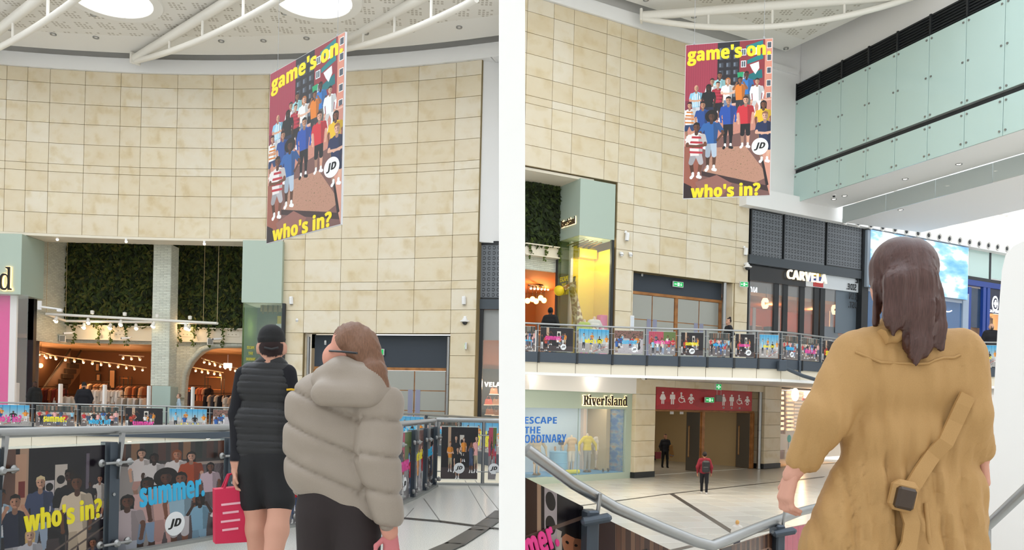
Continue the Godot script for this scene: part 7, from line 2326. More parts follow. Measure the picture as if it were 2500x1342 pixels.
	bx(e, "brown_cabinet", hexm("6a4428", 0.5), fr, 1912, 1018, 1932, 1046, -2.4, 0.5)
	bx(e, "front_pane", glass(Color("d0c8b8"), 0.08), fr, 1906, 950, 1990, 1130, -0.1, 0.02)
	omni(e, fr * fl(fr, 1935, 965, -0.8), Color("ffce9a"), 4.0)
	omni(e, fr * fl(fr, 1960, 1040, -0.8), Color("ffce9a"), 4.0)
	var tg := at(fr, fl(fr, 1927, 1070, 0.4))
	var tn := thing("round_sticker", "round turquoise sign on a post before the sunglasses shop", "sign", tg)
	put(tn, "disc", prism(disc_poly(0.24, 24), 0.02), hexm("7fd0cc", 0.5), tg)
	put(tn, "post", bar(Vector3(0, 0, -0.05), Vector3(0, LY - tg.origin.y, -0.05), 0.025, 6), mats.steel, tg)
	# lower back wall so the sky does not show under the gallery
	var bw := struct("wall_ground_back", Transform3D(), "plain wall of the lower level beyond the shops")
	lb(bw, "plaster", hexm("b7ab9c"), fr, Vector3(xs + 8.5, LY, -4.2), Vector3(46, top, -3.9))
	lb(bw, "plaster", hexm("b7ab9c"), fr, Vector3(3.5, LY, -3.2), Vector3(pb - 2.6, top, -3.0))
func right_near():
	# stair handrails with printed panels
	var rail := [P(1285, 1096, 3.4), P(1400, 1180, 3.5), P(1500, 1238, 3.6), P(1620, 1290, 3.72), P(1700, 1322, 3.8), P(1737, 1332, 3.85), P(1775, 1318, 3.95), P(1850, 1287, 4.3), P(1955, 1248, 4.9), P(2060, 1222, 5.6)]
	var o := thing("stair_balustrade", "descending stair balustrade with bent steel handrail and printed panels behind the coat", "balustrade", Transform3D(Basis(), P(1435, 1500, 3.6)))
	put(o, "handrail", tube(rail, 0.026, 14), mats.steel, Transform3D())
	var quad := func(called: String, key: String, c: Array, dz: float) -> MeshInstance3D:
		var v := []
		for q in c:
			v.append(P(q[0], q[1], q[2]))
		var st := begin()
		st.set_smooth_group(-1)
		var uv := [Vector2(0, 1), Vector2(1, 1), Vector2(1, 0), Vector2(0, 0)]
		var nrm: Vector3 = (v[1] - v[0]).cross(v[3] - v[0]).normalized() * 0.012
		for back in [0, 1]:
			for i in ([0, 2, 1, 0, 3, 2] if back == 0 else [0, 1, 2, 0, 2, 3]):
				st.set_uv(uv[i])
				st.add_vertex(v[i] - nrm * back)
		for i in 4:
			var j := (i + 1) % 4
			for p in [v[i], v[j], v[i] - nrm, v[j], v[j] - nrm, v[i] - nrm]:
				st.set_uv(Vector2.ZERO)
				st.add_vertex(p)
		st.generate_normals()
		return put(o, called, st.commit(), prints[key], Transform3D())
	var p1 := quad.call("panel", "near_c", [[1284, 1760, 3.42], [1424, 1760, 3.57], [1424, 1236, 3.57], [1284, 1166, 3.42]], 0.0) as MeshInstance3D
	quad.call("panel", "near_d", [[1458, 1760, 3.6], [1700, 1760, 3.8], [1700, 1372, 3.8], [1458, 1256, 3.6]], 0.0)
	quad.call("panel", "near_d", [[1762, 1760, 3.95], [1886, 1760, 4.5], [1886, 1300, 4.5], [1762, 1340, 3.95]], 0.0)
	quad.call("panel", "q1", [[1908, 1760, 4.6], [2050, 1760, 5.4], [2050, 1262, 5.4], [1908, 1292, 4.6]], 0.0)
	var tg := P(1343, 1325, 3.44)
	fit_text(o, "lettering", "summer.", mat(Color("e23a8a"), 0.5), Transform3D(Basis(Vector3.UP, 0.6) * Basis(Vector3.BACK, 0.33), P(1285, 1345, 3.40)), 0.34, 0.1, 1.6)
	for q in [[1442, 1238, 3.52], [1898, 1275, 4.5]]:
		var top := P(q[0], q[1], q[2])
		var ps := put(o, "post", cbox(Vector3(0.055, 1.1, 0.08), 0.008), mats.post, Transform3D(Basis(Vector3.UP, 0.3), top - Vector3(0, 0.56, 0)))
		put(ps, "cap_plate", cbox(Vector3(0.13, 0.035, 0.06), 0.012), mats.post, Transform3D(Basis(Vector3.BACK, 0.2), top + Vector3(0.02, -0.045, 0.05)))
		put(ps, "rail_pin", bar(top + Vector3(0.03, -0.03, 0), top + Vector3(0.04, 0.075 if q[0] > 1500 else 0.06, 0), 0.009, 8), mats.steel, Transform3D())
		put(ps, "pin_barrel", tube([top + Vector3(0.0, -0.04, 0.02), top + Vector3(0.075, -0.04, 0.02)], 0.014, 10), mats.dark, Transform3D())
	# white rounded slope and its handrail beside the coat
	var w := struct("wall_white_slope", Transform3D(Basis(), P(2450, 1342, 5.2)), "smooth white rounded end of the stair wall beside the coat")
	var fr := Transform3D(Basis(Vector3.UP, -0.62), Vector3(P(2450, 1000, 5.2).x, 0, -5.2))
	var q := []
	for p in [[2400, 1420], [2409, 1250], [2424, 1000], [2438, 760], [2446, 660], [2455, 622], [2475, 600], [2520, 578], [2700, 500], [2700, 1420]]:
		var l := fl(fr, p[0], p[1])
		q.append_array([l.x, l.y])
	put(w, "plaster", prism(poly(q), 2.0), mats.white, fr)
	var h := thing("stair_handrail", "short steel stair handrail fixed before the white slope", "handrail", Transform3D(Basis(), P(2415, 1400, 3.3)))
	put(h, "rail", tube([P(2340, 1335, 3.5), P(2400, 1293, 3.4), P(2450, 1246, 3.3), P(2520, 1180, 3.2)], 0.02, 12), mats.steel, Transform3D())
	put(h, "stanchion", bar(P(2412, 1292, 3.38), P(2412, 1480, 3.38), 0.012, 8), mats.steel, Transform3D())
	put(h, "stanchion", bar(P(2386, 1310, 3.45), P(2386, 1480, 3.45), 0.012, 8), mats.steel, Transform3D())
	var ld := struct("floor_stair_head", Transform3D(), "stair head under the woman in the coat")
	box_at(ld, "slab", mats.terrazzo1, Vector3(0.6, -0.02, -4.4), Vector3(3.4, 0.3, -1.6))

# ---------- people ----------
# colours: 0 skin, 1 hair, 2 top, 3 bottoms, 4 shoes. The figure faces +z and stands at the origin.
func figure_bones(h: float, o := {}) -> Array:
	var k := h / 1.75
	var lo: float = o.get("loose", 0.015)
	var st: float = o.get("stride", 0.0)
	var ar: float = o.get("arms", 0.08)
	var B := []
	var V := func(x: float, y: float, z := 0.0) -> Vector3: return Vector3(x, y, z) * k
	B.append([V.call(-0.13, 1.4), V.call(0.13, 1.4), 0.075 * k + lo, 0.075 * k + lo, 2, 0.85])
	B.append([V.call(-0.08, 1.25), V.call(0.08, 1.25), 0.115 * k + lo, 0.115 * k + lo, 2, 0.85])
	B.append([V.call(-0.06, 1.08), V.call(0.06, 1.08), 0.11 * k + lo, 0.11 * k + lo, 2, 0.85])
	B.append([V.call(-0.07, o.get("hem", 0.95)), V.call(0.07, o.get("hem", 0.95)), 0.115 * k + lo, 0.115 * k + lo, 2, 0.85])
	B.append([V.call(-0.075, 0.9), V.call(0.075, 0.9), 0.11 * k, 0.11 * k, 3, 0.9])
	B.append([V.call(0, 1.45), V.call(0, 1.55), 0.055 * k, 0.052 * k, 0])
	if not o.get("headless", false):
		B.append([V.call(0, 1.6, 0.015), V.call(0, 1.67, 0.0), 0.078 * k, 0.085 * k, 0])
		B.append([V.call(0, 1.58, 0.06), V.call(0, 1.56, 0.07), 0.05 * k, 0.045 * k, o.get("beard", 0)])
		B.append([V.call(0, 1.63, 0.09), V.call(0, 1.6, 0.105), 0.014 * k, 0.018 * k, 0])
		for s in [-1.0, 1.0]:
			B.append([V.call(s * 0.085, 1.63), V.call(s * 0.088, 1.6), 0.018 * k, 0.014 * k, 0])
			B.append([V.call(s * 0.033, 1.645, 0.078), V.call(s * 0.034, 1.645, 0.079), 0.014 * k, 0.014 * k, 1])
		if not o.get("bald", false):
			B.append([V.call(0, 1.66, -0.03), V.call(0, 1.7, 0.0), 0.088 * k, 0.075 * k, 1])
			if o.get("bun", false):
				B.append([V.call(0, 1.76, -0.06), V.call(0, 1.78, -0.06), 0.05 * k, 0.05 * k, 1])
		if o.get("cap", false):
			B.append([V.call(0, 1.7, 0.0), V.call(0, 1.73, 0.0), 0.098 * k, 0.085 * k, 4])
			B.append([V.call(-0.04, 1.69, 0.12), V.call(0.04, 1.69, 0.12), 0.03 * k, 0.03 * k, 4])
	for s in [-1.0, 1.0]:
		var z: float = s * st
		var knee: Vector3 = V.call(s * 0.1, 0.5, z * 0.5 + 0.02)
		var ank: Vector3 = V.call(s * 0.1, 0.09, z)
		B.append([V.call(s * 0.09, 0.9), knee, 0.085 * k + lo * 0.5, 0.066 * k + lo * 0.5, 3])
		if o.get("shorts", false):
			B.append([knee, ank, 0.052 * k, 0.035 * k, 0])
		else:
			B.append([knee, ank, 0.066 * k, 0.055 * k, 3])
		B.append([ank + Vector3(0, -0.045, -0.02) * k, ank + Vector3(0, -0.05, 0.13) * k, 0.042 * k, 0.038 * k, 4])
		var sh: Vector3 = V.call(s * 0.18, 1.4)
		var el: Vector3 = V.call(s * (0.2 + ar), 1.12, -0.02 - z * 0.25)
		var wr: Vector3 = V.call(s * (0.2 + ar), 0.88, 0.04 - z * 0.5)
		if o.get("fold", false):
			wr = V.call(s * 0.04, 1.1, 0.16)
			el = V.call(s * 0.24, 1.12, 0.02)
		if o.get("hold", 0.0) == s:
			wr = V.call(s * 0.16, 1.05, 0.22)
		B.append([sh, el, 0.056 * k + lo, 0.046 * k + lo, 2])
		B.append([el, wr, (0.044 if not o.get("bare", false) else 0.038) * k + (0.0 if o.get("bare", false) else lo), 0.034 * k, 0 if o.get("bare", false) else 2])
		var hd := (wr - el).normalized()
		B.append([wr, wr + hd * 0.1 * k, 0.032 * k, 0.024 * k, 0])
		for f in 4:
			var off := Vector3(0, 0, (f - 1.5) * 0.02) * k
			B.append([wr + hd * 0.09 * k + off, wr + hd * 0.17 * k + off + Vector3(-s * 0.02, 0, 0), 0.011 * k, 0.009 * k, 0])
		B.append([wr + hd * 0.03 * k, wr + hd * 0.09 * k + Vector3(0, 0, 0.05) * k, 0.012 * k, 0.01 * k, 0])
	return B
func person(label: String, px: float, d: float, floor_y: float, yaw: float, h: float, cols: Array, o := {}, cell := 0.024) -> Node3D:
	var p := P(px, 1000, d)
	var q := P(px, 1000 - (floor_y - 0.0) * 2000 / d, d)
	var r := ray(px, 985 - (floor_y + 1.0 - EYE.y) * F / d)
	p = Vector3(r.x * d, floor_y, -d)
	var g := looking(p, yaw)
	var t := thing("person", label, "person", g)
	var cc := []
	for c in cols:
		cc.append(Color(c))
	put(t, "body", body_mesh(figure_bones(h, o), cell, 0.035, cc), skin_mat(), g)
	return t
# bones given by pixels at a fixed depth: [x0, y0, x1, y1, r0, r1, colour, flatten, near0, near1] (near in metres towards the camera)
func px_bones(list: Array, d: float, base: Vector3) -> Array:
	var o := []
	var s := d / F
	for b in list:
		var n0: float = b[8] if b.size() > 8 else 0.0
		var n1: float = b[9] if b.size() > 9 else n0
		o.append([P(b[0], b[1], d - n0) - base, P(b[2], b[3], d - n1) - base, b[4] * s, b[5] * s, b[6], b[7] if b.size() > 7 else 1.0])
	return o
# point of a mesh under a pixel, on the side of the camera, in world space
func skin_point(mesh: ArrayMesh, base: Vector3, px: float, py: float, lift := 0.0) -> Vector3:
	var vs: PackedVector3Array = mesh.surface_get_arrays(0)[Mesh.ARRAY_VERTEX]
	var best := Vector3.ZERO
	var score := 1e9
	var dir := ray(px, py).normalized()
	for v in vs:
		var w := v + base - EYE
		var along := w.dot(dir)
		var off := (w - dir * along).length()
		if off < 0.03 and along + off * 4.0 < score:
			score = along + off * 4.0
			best = v + base
	return best - dir * lift
func hand_bones(w: Vector3, d: Vector3, side: Vector3, curl: Vector3, s := 1.0) -> Array:
	var B := []
	for i in 3:
		var o := side * (i - 1) * 0.021 * s
		B.append([w + o * 0.6, w + d * 0.085 * s + o, 0.018 * s, 0.016 * s, 0])
	var lens := [0.06, 0.075, 0.08, 0.07]
	for f in 4:
		var o := side * (f - 1.5) * 0.02 * s
		var a := w + d * 0.085 * s + o
		var b: Vector3 = a + (d * 0.8 + curl * 0.35).normalized() * lens[f] * 0.55 * s
		var c: Vector3 = b + (d * 0.35 + curl * 0.9).normalized() * lens[f] * 0.6 * s
		B.append([a, b, 0.0098 * s, 0.009 * s, 0])
		B.append([b, c, 0.009 * s, 0.0075 * s, 0])
	var t0 := w + d * 0.025 * s + side * 0.03 * s
	var t1 := t0 + (d * 0.6 + side * 0.6 + curl * 0.3).normalized() * 0.045 * s
	B.append([t0, t1, 0.012 * s, 0.0105 * s, 0])
	B.append([t1, t1 + (d * 0.9 + curl * 0.5).normalized() * 0.032 * s, 0.0105 * s, 0.008 * s, 0])
	return B
# flat strap through points, w wide, facing the direction n
func strap(pts: Array, w: float, th: float, n: Vector3) -> ArrayMesh:
	var st := begin()
	st.set_smooth_group(-1)
	var rings := []
	for i in pts.size():
		var t: Vector3 = (pts[mini(i + 1, pts.size() - 1)] - pts[maxi(i - 1, 0)]).normalized()
		var s := t.cross(n).normalized() * w / 2
		var u := n * th / 2
		rings.append([pts[i] + s + u, pts[i] - s + u, pts[i] - s - u, pts[i] + s - u])
	for i in pts.size() - 1:
		var mid: Vector3 = (pts[i] + pts[i + 1]) / 2
		for k in 4:
			quad_out(st, rings[i][k], rings[i][(k + 1) % 4], rings[i + 1][(k + 1) % 4], rings[i + 1][k], mid)
	for e in [0, pts.size() - 1]:
		quad_out(st, rings[e][0], rings[e][1], rings[e][2], rings[e][3], pts[1] if e == 0 else pts[e - 1])
	st.generate_normals()
	return st.commit()
func merged(list: Array) -> ArrayMesh:
	var st := begin()
	for m in list:
		st.append_from(m, 0, Transform3D())
	return st.commit()
func cloth_mat(key: String, c: String, rough := 0.85, sheen := 0.0, stretch := Vector3(9, 9, 9)) -> StandardMaterial3D:
	if mats.has(key):
		return mats[key]
	var m := StandardMaterial3D.new()
	m.albedo_texture = tex(noise_img(128, 0.2, 5, ramp([0.0, Color(c).darkened(0.05 if stretch.x < 10 else 0.35).to_html(false), 1.0, Color(c).lightened(0.03 if stretch.x < 10 else 0.12).to_html(false)]), 2))
	m.uv1_triplanar = true
	m.uv1_scale = stretch
	m.roughness = rough
	if sheen > 0:
		m.rim_enabled = true
		m.rim = sheen
	mats[key] = m
	return m
func man_in_vest():
	var d := 5.4
	var base := P(645, 1000, d)
	base.y = 0.0
	var g := Transform3D(Basis(), base)
	var t := thing("person", "man in black quilted vest, cap and shorts walking away with a shopping bag", "person", g)
	var cols := [Color("cf9c86"), Color("2a1c16"), Color("121316"), Color("101012"), Color("26262a")]
	var body := px_bones([
		[663, 838, 662, 828, 29, 29, 0, 1.1], [693, 846, 694, 858, 8, 7, 0], [633, 846, 632, 858, 8, 7, 0], [664, 868, 660, 888, 22, 24, 0],
		[662, 846, 663, 850, 26, 26, 1, 1.0, 0.025],
		[628, 930, 668, 930, 40, 40, 2, 0.7], [626, 1040, 662, 1040, 42, 42, 2, 0.7], [622, 1130, 666, 1130, 46, 46, 3, 0.75],
		[700, 912, 716, 1010, 24, 21, 2], [716, 1010, 702, 1095, 20, 17, 2, 1.0, 0.0, -0.1], [702, 1095, 700, 1118, 15, 13, 0, 1.0, -0.1],
		[596, 915, 578, 1010, 22, 19, 2], [578, 1010, 578, 1120, 18, 14, 2, 1.0, 0.0, 0.04], [578, 1118, 577, 1142, 13, 12, 0, 1.0, 0.04],
		[622, 1140, 623, 1236, 33, 28, 0], [670, 1140, 684, 1236, 33, 27, 0, 1.0, 0.0, 0.05],
		[623, 1225, 628, 1290, 27, 28, 0], [628, 1290, 634, 1440, 28, 17, 0], [634, 1450, 634, 1475, 18, 18, 4], [634, 1476, 628, 1478, 17, 16, 4, 1.0, -0.02, -0.16],
		[684, 1225, 676, 1295, 26, 27, 0, 1.0, 0.05, 0.12], [676, 1295, 655, 1430, 27, 16, 0, 1.0, 0.12, 0.3], [655, 1440, 655, 1465, 17, 17, 4, 1.0, 0.3], [655, 1466, 655, 1480, 16, 15, 4, 1.0, 0.3, 0.18]], d, base)
	var hands := px_bones([[578, 1130, 577, 1150, 12, 12, 0, 1.0, 0.04]], d, base)
	var hb := hand_bones(P(577, 1146, d - 0.04) - base, Vector3.DOWN, Vector3(0, 0, 1), Vector3(1, 0, 0))
	var hb2 := hand_bones(P(700, 1114, d + 0.1) - base, Vector3(0, -1, -0.2).normalized(), Vector3(0, 0, -1), Vector3(-1, 0, 0))
	put(t, "body", merged([body_mesh(body, 0.012, 0.03, cols), body_mesh(hb + hands, 0.005, 0.008, cols), body_mesh(hb2, 0.005, 0.008, cols)]), skin_mat(), g)
	var vest := px_bones([[614, 908, 690, 908, 24, 24, 2, 0.9], [630, 945, 672, 945, 54, 50, 2, 0.64], [626, 1030, 664, 1030, 58, 54, 2, 0.6], [624, 1092, 662, 1092, 55, 52, 2, 0.62], [656, 884, 668, 884, 24, 24, 2, 0.9]], d, base)
	put(t, "quilted_vest", body_mesh(vest, 0.0075, 0.05, cols, func(v: Vector3, n: Vector3) -> Vector3:
		var w := absf(sin(v.y * PI / 0.043 + v.x * 2.0))
		return v + n * 0.007 * (1.0 - exp(-w * 4.0) - 0.6)), cloth_mat("vest", "15161a", 0.42), g)
	var sh := px_bones([[622, 1128, 666, 1128, 47, 47, 3, 0.78], [622, 1150, 622, 1222, 41, 36, 3], [668, 1150, 684, 1222, 40, 36, 3, 1.0, 0.0, 0.05]], d, base)
	put(t, "shorts", body_mesh(sh, 0.01, 0.03, cols), cloth_mat("shortscloth", "131316", 0.8), g)
	var capb := px_bones([[663, 826, 663, 822, 33, 31, 1, 1.15], [650, 838, 676, 838, 17, 17, 1, 1.5, -0.1]], d, base)
	put(t, "cap", body_mesh(capb, 0.009, 0.02, [Color.BLACK, Color("0e0e10")]), cloth_mat("capcloth", "121214", 0.8), g)
	put(t, "cap_strap", tube([P(646, 848, d - 0.1), P(663, 852, d - 0.115), P(680, 848, d - 0.1)], 0.008, 6), hexm("2a2a2c"), Transform3D())
	put(t, "sleeve_stripe", tube([P(700, 951, d - 0.07), P(712, 950, d - 0.072), P(722, 952, d - 0.06)], 0.008, 6), hexm("d8a81c"), Transform3D())
	# bag
	var bg := Transform3D(Basis(Vector3.UP, 0.5), P(562, 1322, d - 0.04))
	var b := thing("shopping_bag", "bright pink-red shopping bag held by the man in the vest", "bag", bg)
	put(b, "bag_body", prism(poly([-0.1, 0.0, 0.1, 0.0, 0.115, 0.33, 0.03, 0.36, -0.11, 0.35]), 0.1), cloth_mat("bagcloth", "d6224f", 0.5), at(bg, Vector3(0, 0, 0.05)))
	put(b, "handle", tube([Vector3(-0.06, 0.33, 0.04), Vector3(-0.02, 0.44, 0.02), Vector3(0.03, 0.455, 0.0), Vector3(0.05, 0.34, 0.04)], 0.008, 6), hexm("b81c42"), bg)
	put(b, "handle", tube([Vector3(-0.06, 0.33, -0.04), Vector3(-0.02, 0.44, -0.02), Vector3(0.03, 0.455, 0.0), Vector3(0.05, 0.34, -0.04)], 0.008, 6), hexm("b81c42"), bg)
	for k in 4:
		put(b, "printed_stripe", cbox(Vector3(0.1 + 0.02 * (k % 2), 0.014, 0.002)), hexm("f0b8c4"), at(bg, Vector3(-0.01, 0.09 + k * 0.055, 0.052), Vector3(0, 0, 0.08)))
func woman_in_puffer():
	var d := 4.0
	var base := P(845, 1000, d)
	base.y = 0.0
	var g := Transform3D(Basis(), base)
	var t := thing("person", "woman in beige puffer jacket with long brown hair walking past the landing", "person", g)
	var cols := [Color("d79a86"), Color("6a4330"), Color("a89c8c"), Color("2b2226"), Color("1c1a1c")]
	var body := px_bones([
		[852, 858, 856, 838, 42, 46, 0], [815, 872, 822, 880, 26, 26, 0], [806, 852, 801, 862, 8, 9, 0], [812, 884, 815, 886, 20, 20, 0], [850, 900, 850, 940, 30, 34, 0],
		[790, 1090, 850, 1090, 70, 70, 2, 0.7], [796, 1225, 862, 1250, 70, 70, 3, 0.78],
		[785, 1260, 778, 1440, 62, 48, 3], [778, 1440, 770, 1640, 46, 34, 3], [770, 1655, 760, 1660, 30, 26, 4, 1.0, 0.0, -0.15],
		[870, 1270, 876, 1440, 62, 48, 3, 1.0, 0.0, 0.1], [876, 1440, 890, 1600, 46, 34, 3, 1.0, 0.1, 0.3], [890, 1625, 885, 1645, 30, 26, 4, 1.0, 0.3, 0.18],
		[945, 1260, 952, 1300, 24, 20, 0, 1.0, 0.1]], d, base)
	var hb := hand_bones(P(953, 1300, d - 0.1) - base, Vector3(0.08, -1, 0).normalized(), Vector3(-1, 0, 0.3).normalized(), Vector3(-0.3, 0, 1).normalized(), 1.1)
	put(t, "body", merged([body_mesh(body, 0.014, 0.03, cols), body_mesh(hb, 0.005, 0.008, [Color("cf7d80")])]), skin_mat(), g)
	var jk := px_bones([
		[788, 985, 892, 985, 76, 76, 2, 0.75], [785, 1060, 862, 1066, 86, 84, 2, 0.7], [776, 1140, 868, 1165, 78, 76, 2, 0.72], [768, 1150, 888, 1246, 62, 62, 2, 0.8],
		[925, 985, 922, 1110, 58, 52, 2, 1.0, 0.05, 0.1], [922, 1110, 948, 1262, 52, 34, 2, 1.0, 0.1, 0.12],
		[748, 985, 738, 1100, 48, 42, 2], [738, 1100, 738, 1180, 40, 32, 2, 1.0, 0.0, -0.1]], d, base)
	put(t, "puffer_jacket", body_mesh(jk, 0.01, 0.024, cols, func(v: Vector3, n: Vector3) -> Vector3:
		var w := absf(sin((v.y + v.x * (0.42 if v.x < 0.1 else 0.12)) * PI / 0.17 + 0.4))
		return v + n * 0.026 * (1.0 - exp(-w * 4.0) - 0.7)), cloth_mat("puffer", "9d9082", 0.48), g)
	var hood := px_bones([[800, 930, 835, 915, 40, 40, 2, 0.9, 0.06], [835, 912, 900, 930, 40, 38, 2, 0.9, 0.1], [900, 930, 952, 985, 38, 24, 2, 0.9, 0.1], [790, 960, 900, 965, 30, 30, 2, 0.9, 0.16]], d, base)
	put(t, "hood", body_mesh(hood, 0.011, 0.05, cols), mats["puffer"], g)
	var hair := px_bones([[862, 832, 880, 842, 44, 46, 1, 1.0, 0.02], [890, 860, 912, 910, 40, 34, 1, 0.8, 0.06], [912, 910, 948, 975, 32, 10, 1, 0.7, 0.12], [840, 815, 870, 812, 22, 24, 1]], d, base)
	var nz := FastNoiseLite.new()
	nz.seed = 4
	nz.frequency = 1.0
	put(t, "hair", body_mesh(hair, 0.009, 0.03, [Color.BLACK, Color("7a4f38")], func(v: Vector3, n: Vector3) -> Vector3:
		return v + n * 0.006 * nz.get_noise_2d((v.x * 0.8 + v.y * 0.6) * 50.0, (v.y * 0.8 - v.x * 0.6) * 4.0)), cloth_mat("brownhair", "8a5a3e", 0.5, 0.0, Vector3(12, 1.0, 12)), g)
	put(t, "glasses_arm", tube([P(805, 856, d - 0.05), P(835, 858, d - 0.17), P(872, 862, d - 0.2)], 0.006, 6), hexm("17181c", 0.3), Transform3D())
func woman_in_coat():
	var d := 2.74
	var base := P(2210, 1000, d)
	base.y = 0.3
	var g := Transform3D(Basis(), base)
	var t := thing("person", "woman in belted camel trench coat with dark brown hair walking away", "person", g)
	var cols := [Color("cf9a86"), Color("3a2320"), Color("c09862"), Color("27242a"), Color("1c1a1c")]
	var body := px_bones([
		[2190, 700, 2200, 660, 56, 64, 0], [2168, 705, 2166, 720, 34, 32, 0, 1.0, -0.03], [2146, 692, 2142, 702, 9, 10, 0, 1.0, -0.06], [2205, 740, 2212, 830, 42, 48, 0],
		[2160, 920, 2290, 920, 76, 76, 2, 0.5], [2180, 1100, 2270, 1100, 66, 66, 2, 0.45], [2160, 1260, 2250, 1260, 66, 66, 3, 0.45],
		[2150, 1300, 2140, 1560, 60, 52, 3], [2140, 1560, 2130, 1760, 50, 36, 3], [2130, 1775, 2130, 1790, 34, 30, 4, 1.0, 0.0, -0.14],
		[2250, 1300, 2260, 1560, 60, 50, 3, 1.0, 0.0, 0.0], [2260, 1560, 2270, 1740, 50, 36, 3, 1.0, 0.0, 0.1], [2270, 1765, 2270, 1785, 34, 30, 4, 1.0, 0.1, -0.04],
		[1958, 1120, 1932, 1160, 26, 22, 0], [2388, 1090, 2396, 1125, 24, 20, 0]], d, base)
	var hl := hand_bones(P(1933, 1157, d) - base, Vector3(-0.25, -1, 0).normalized(), Vector3(-0.3, 0, -1).normalized(), Vector3(1, 0, -0.2).normalized(), 0.95)
	var hr := hand_bones(P(2396, 1118, d) - base, Vector3(0.1, -1, 0).normalized(), Vector3(0.2, 0, -1).normalized(), Vector3(-1, 0, -0.2).normalized(), 0.95)
	put(t, "body", merged([body_mesh(body, 0.014, 0.03, cols), body_mesh(hl, 0.005, 0.008, cols), body_mesh(hr, 0.005, 0.008, cols)]), skin_mat(), g)
	var coat := px_bones([
		[2118, 862, 2330, 862, 62, 62, 2, 0.85], [2140, 930, 2305, 930, 98, 96, 2, 0.68], [2148, 1065, 2294, 1065, 96, 92, 2, 0.64], [2120, 1190, 2304, 1190, 98, 92, 2, 0.66],
		[2096, 1268, 2300, 1268, 106, 98, 2, 0.74], [2070, 1350, 2292, 1350, 118, 108, 2, 0.8], [2050, 1500, 2310, 1500, 130, 120, 2, 0.85], [2050, 1600, 2310, 1600, 132, 122, 2, 0.85], [2198, 808, 2228, 808, 56, 56, 2, 0.9],
		[2085, 872, 2012, 1020, 60, 54, 2, 1.0, 0.0, 0.04], [2012, 1020, 1958, 1122, 54, 38, 2, 1.0, 0.04, 0.0],
		[2345, 878, 2362, 1010, 56, 48, 2, 1.0, 0.0, 0.03], [2362, 1010, 2384, 1092, 46, 34, 2, 1.0, 0.03, 0.0]], d, base)
	var nz := FastNoiseLite.new()
	nz.seed = 12
	nz.frequency = 1.0
	var cm := body_mesh(coat, 0.011, 0.035, cols, func(v: Vector3, n: Vector3) -> Vector3:
		var low := clampf((1.3 - v.y) / 0.6, 0.3, 1.0)
		var f := absf(nz.get_noise_3d(v.x * 7.0 + v.y * 1.0, v.y * 0.45, v.z * 2.0))
		var f2 := absf(nz.get_noise_3d(v.x * 15.0 - v.y * 1.6, v.y * 0.7 + 9.0, v.z * 3.0))
		var back := clampf(n.z, 0.0, 1.0)
		return v + n * (0.075 * (f - 0.2) + 0.035 * (f2 - 0.2)) * low * (0.4 + 0.6 * back))
	put(t, "trench_coat", cm, cloth_mat("trench", "b58c55", 0.7), g)
	var seam := []
	for i in 13:
		var x := 2090.0 + i * 21.5
		seam.append(skin_point(cm, base, x, 862 + sin(i / 12.0 * PI) * 26, 0.002))
	put(t, "yoke_seam", tube(seam, 0.0045, 6), mats["trench"], Transform3D())
	var collar := []
	for i in 9:
		collar.append(skin_point(cm, base, 2150 + i * 16, 812 + absf(i - 4) * 3.0, 0.0))
	put(t, "collar", tube(collar, 0.028, 8), mats["trench"], Transform3D())
	var belt := []
	for q in [[2362, 960], [2352, 990], [2336, 1030], [2312, 1075], [2282, 1112], [2252, 1150], [2226, 1190]]:
		belt.append(skin_point(cm, base, q[0], q[1], 0.012))
	put(t, "belt_strap", strap(belt, 0.05, 0.012, Vector3(0, 0, 1)), mats["trench"], Transform3D())
	var kp := skin_point(cm, base, 2206, 1212, 0.025)
	put(t, "belt_knot", cbox(Vector3(0.085, 0.1, 0.05), 0.018), mats["trench"], Transform3D(Basis(Vector3.BACK, -0.2), kp))
	put(t, "belt_buckle", cbox(Vector3(0.06, 0.07, 0.03), 0.008), hexm("3a2a1c", 0.4), Transform3D(Basis(Vector3.BACK, -0.2), kp + Vector3(-0.01, -0.005, 0.035)))
	var tail := []
	for q in [[2212, 1240], [2226, 1280], [2214, 1330], [2200, 1375]]:
		tail.append(skin_point(cm, base, q[0], q[1], 0.012))
	put(t, "belt_tail", strap(tail, 0.05, 0.012, Vector3(0, 0, 1)), mats["trench"], Transform3D())
	var vent := []
	for q in [[2262, 1230], [2268, 1300], [2276, 1370], [2282, 1460]]:
		vent.append(skin_point(cm, base, q[0], q[1], 0.0))
	put(t, "back_vent", tube(vent, 0.008, 6), mats["trench"], Transform3D())
	var hair := px_bones([
		[2198, 646, 2212, 650, 68, 72, 1, 1.0, 0.0], [2225, 690, 2238, 760, 62, 56, 1, 0.75, 0.06], [2238, 760, 2240, 840, 52, 34, 1, 0.7, 0.08], [2240, 840, 2236, 885, 30, 8, 1, 0.7, 0.1],
		[2262, 720, 2284, 800, 34, 26, 1, 0.7, 0.07], [2284, 800, 2296, 850, 22, 8, 1, 0.7, 0.09], [2190, 690, 2186, 770, 36, 30, 1, 0.8, 0.09], [2186, 770, 2180, 812, 22, 8, 1, 0.7, 0.1], [2150, 650, 2146, 690, 22, 20, 1, 0.8], [2148, 700, 2138, 790, 16, 7, 1, 0.7, 0.02]], d, base)
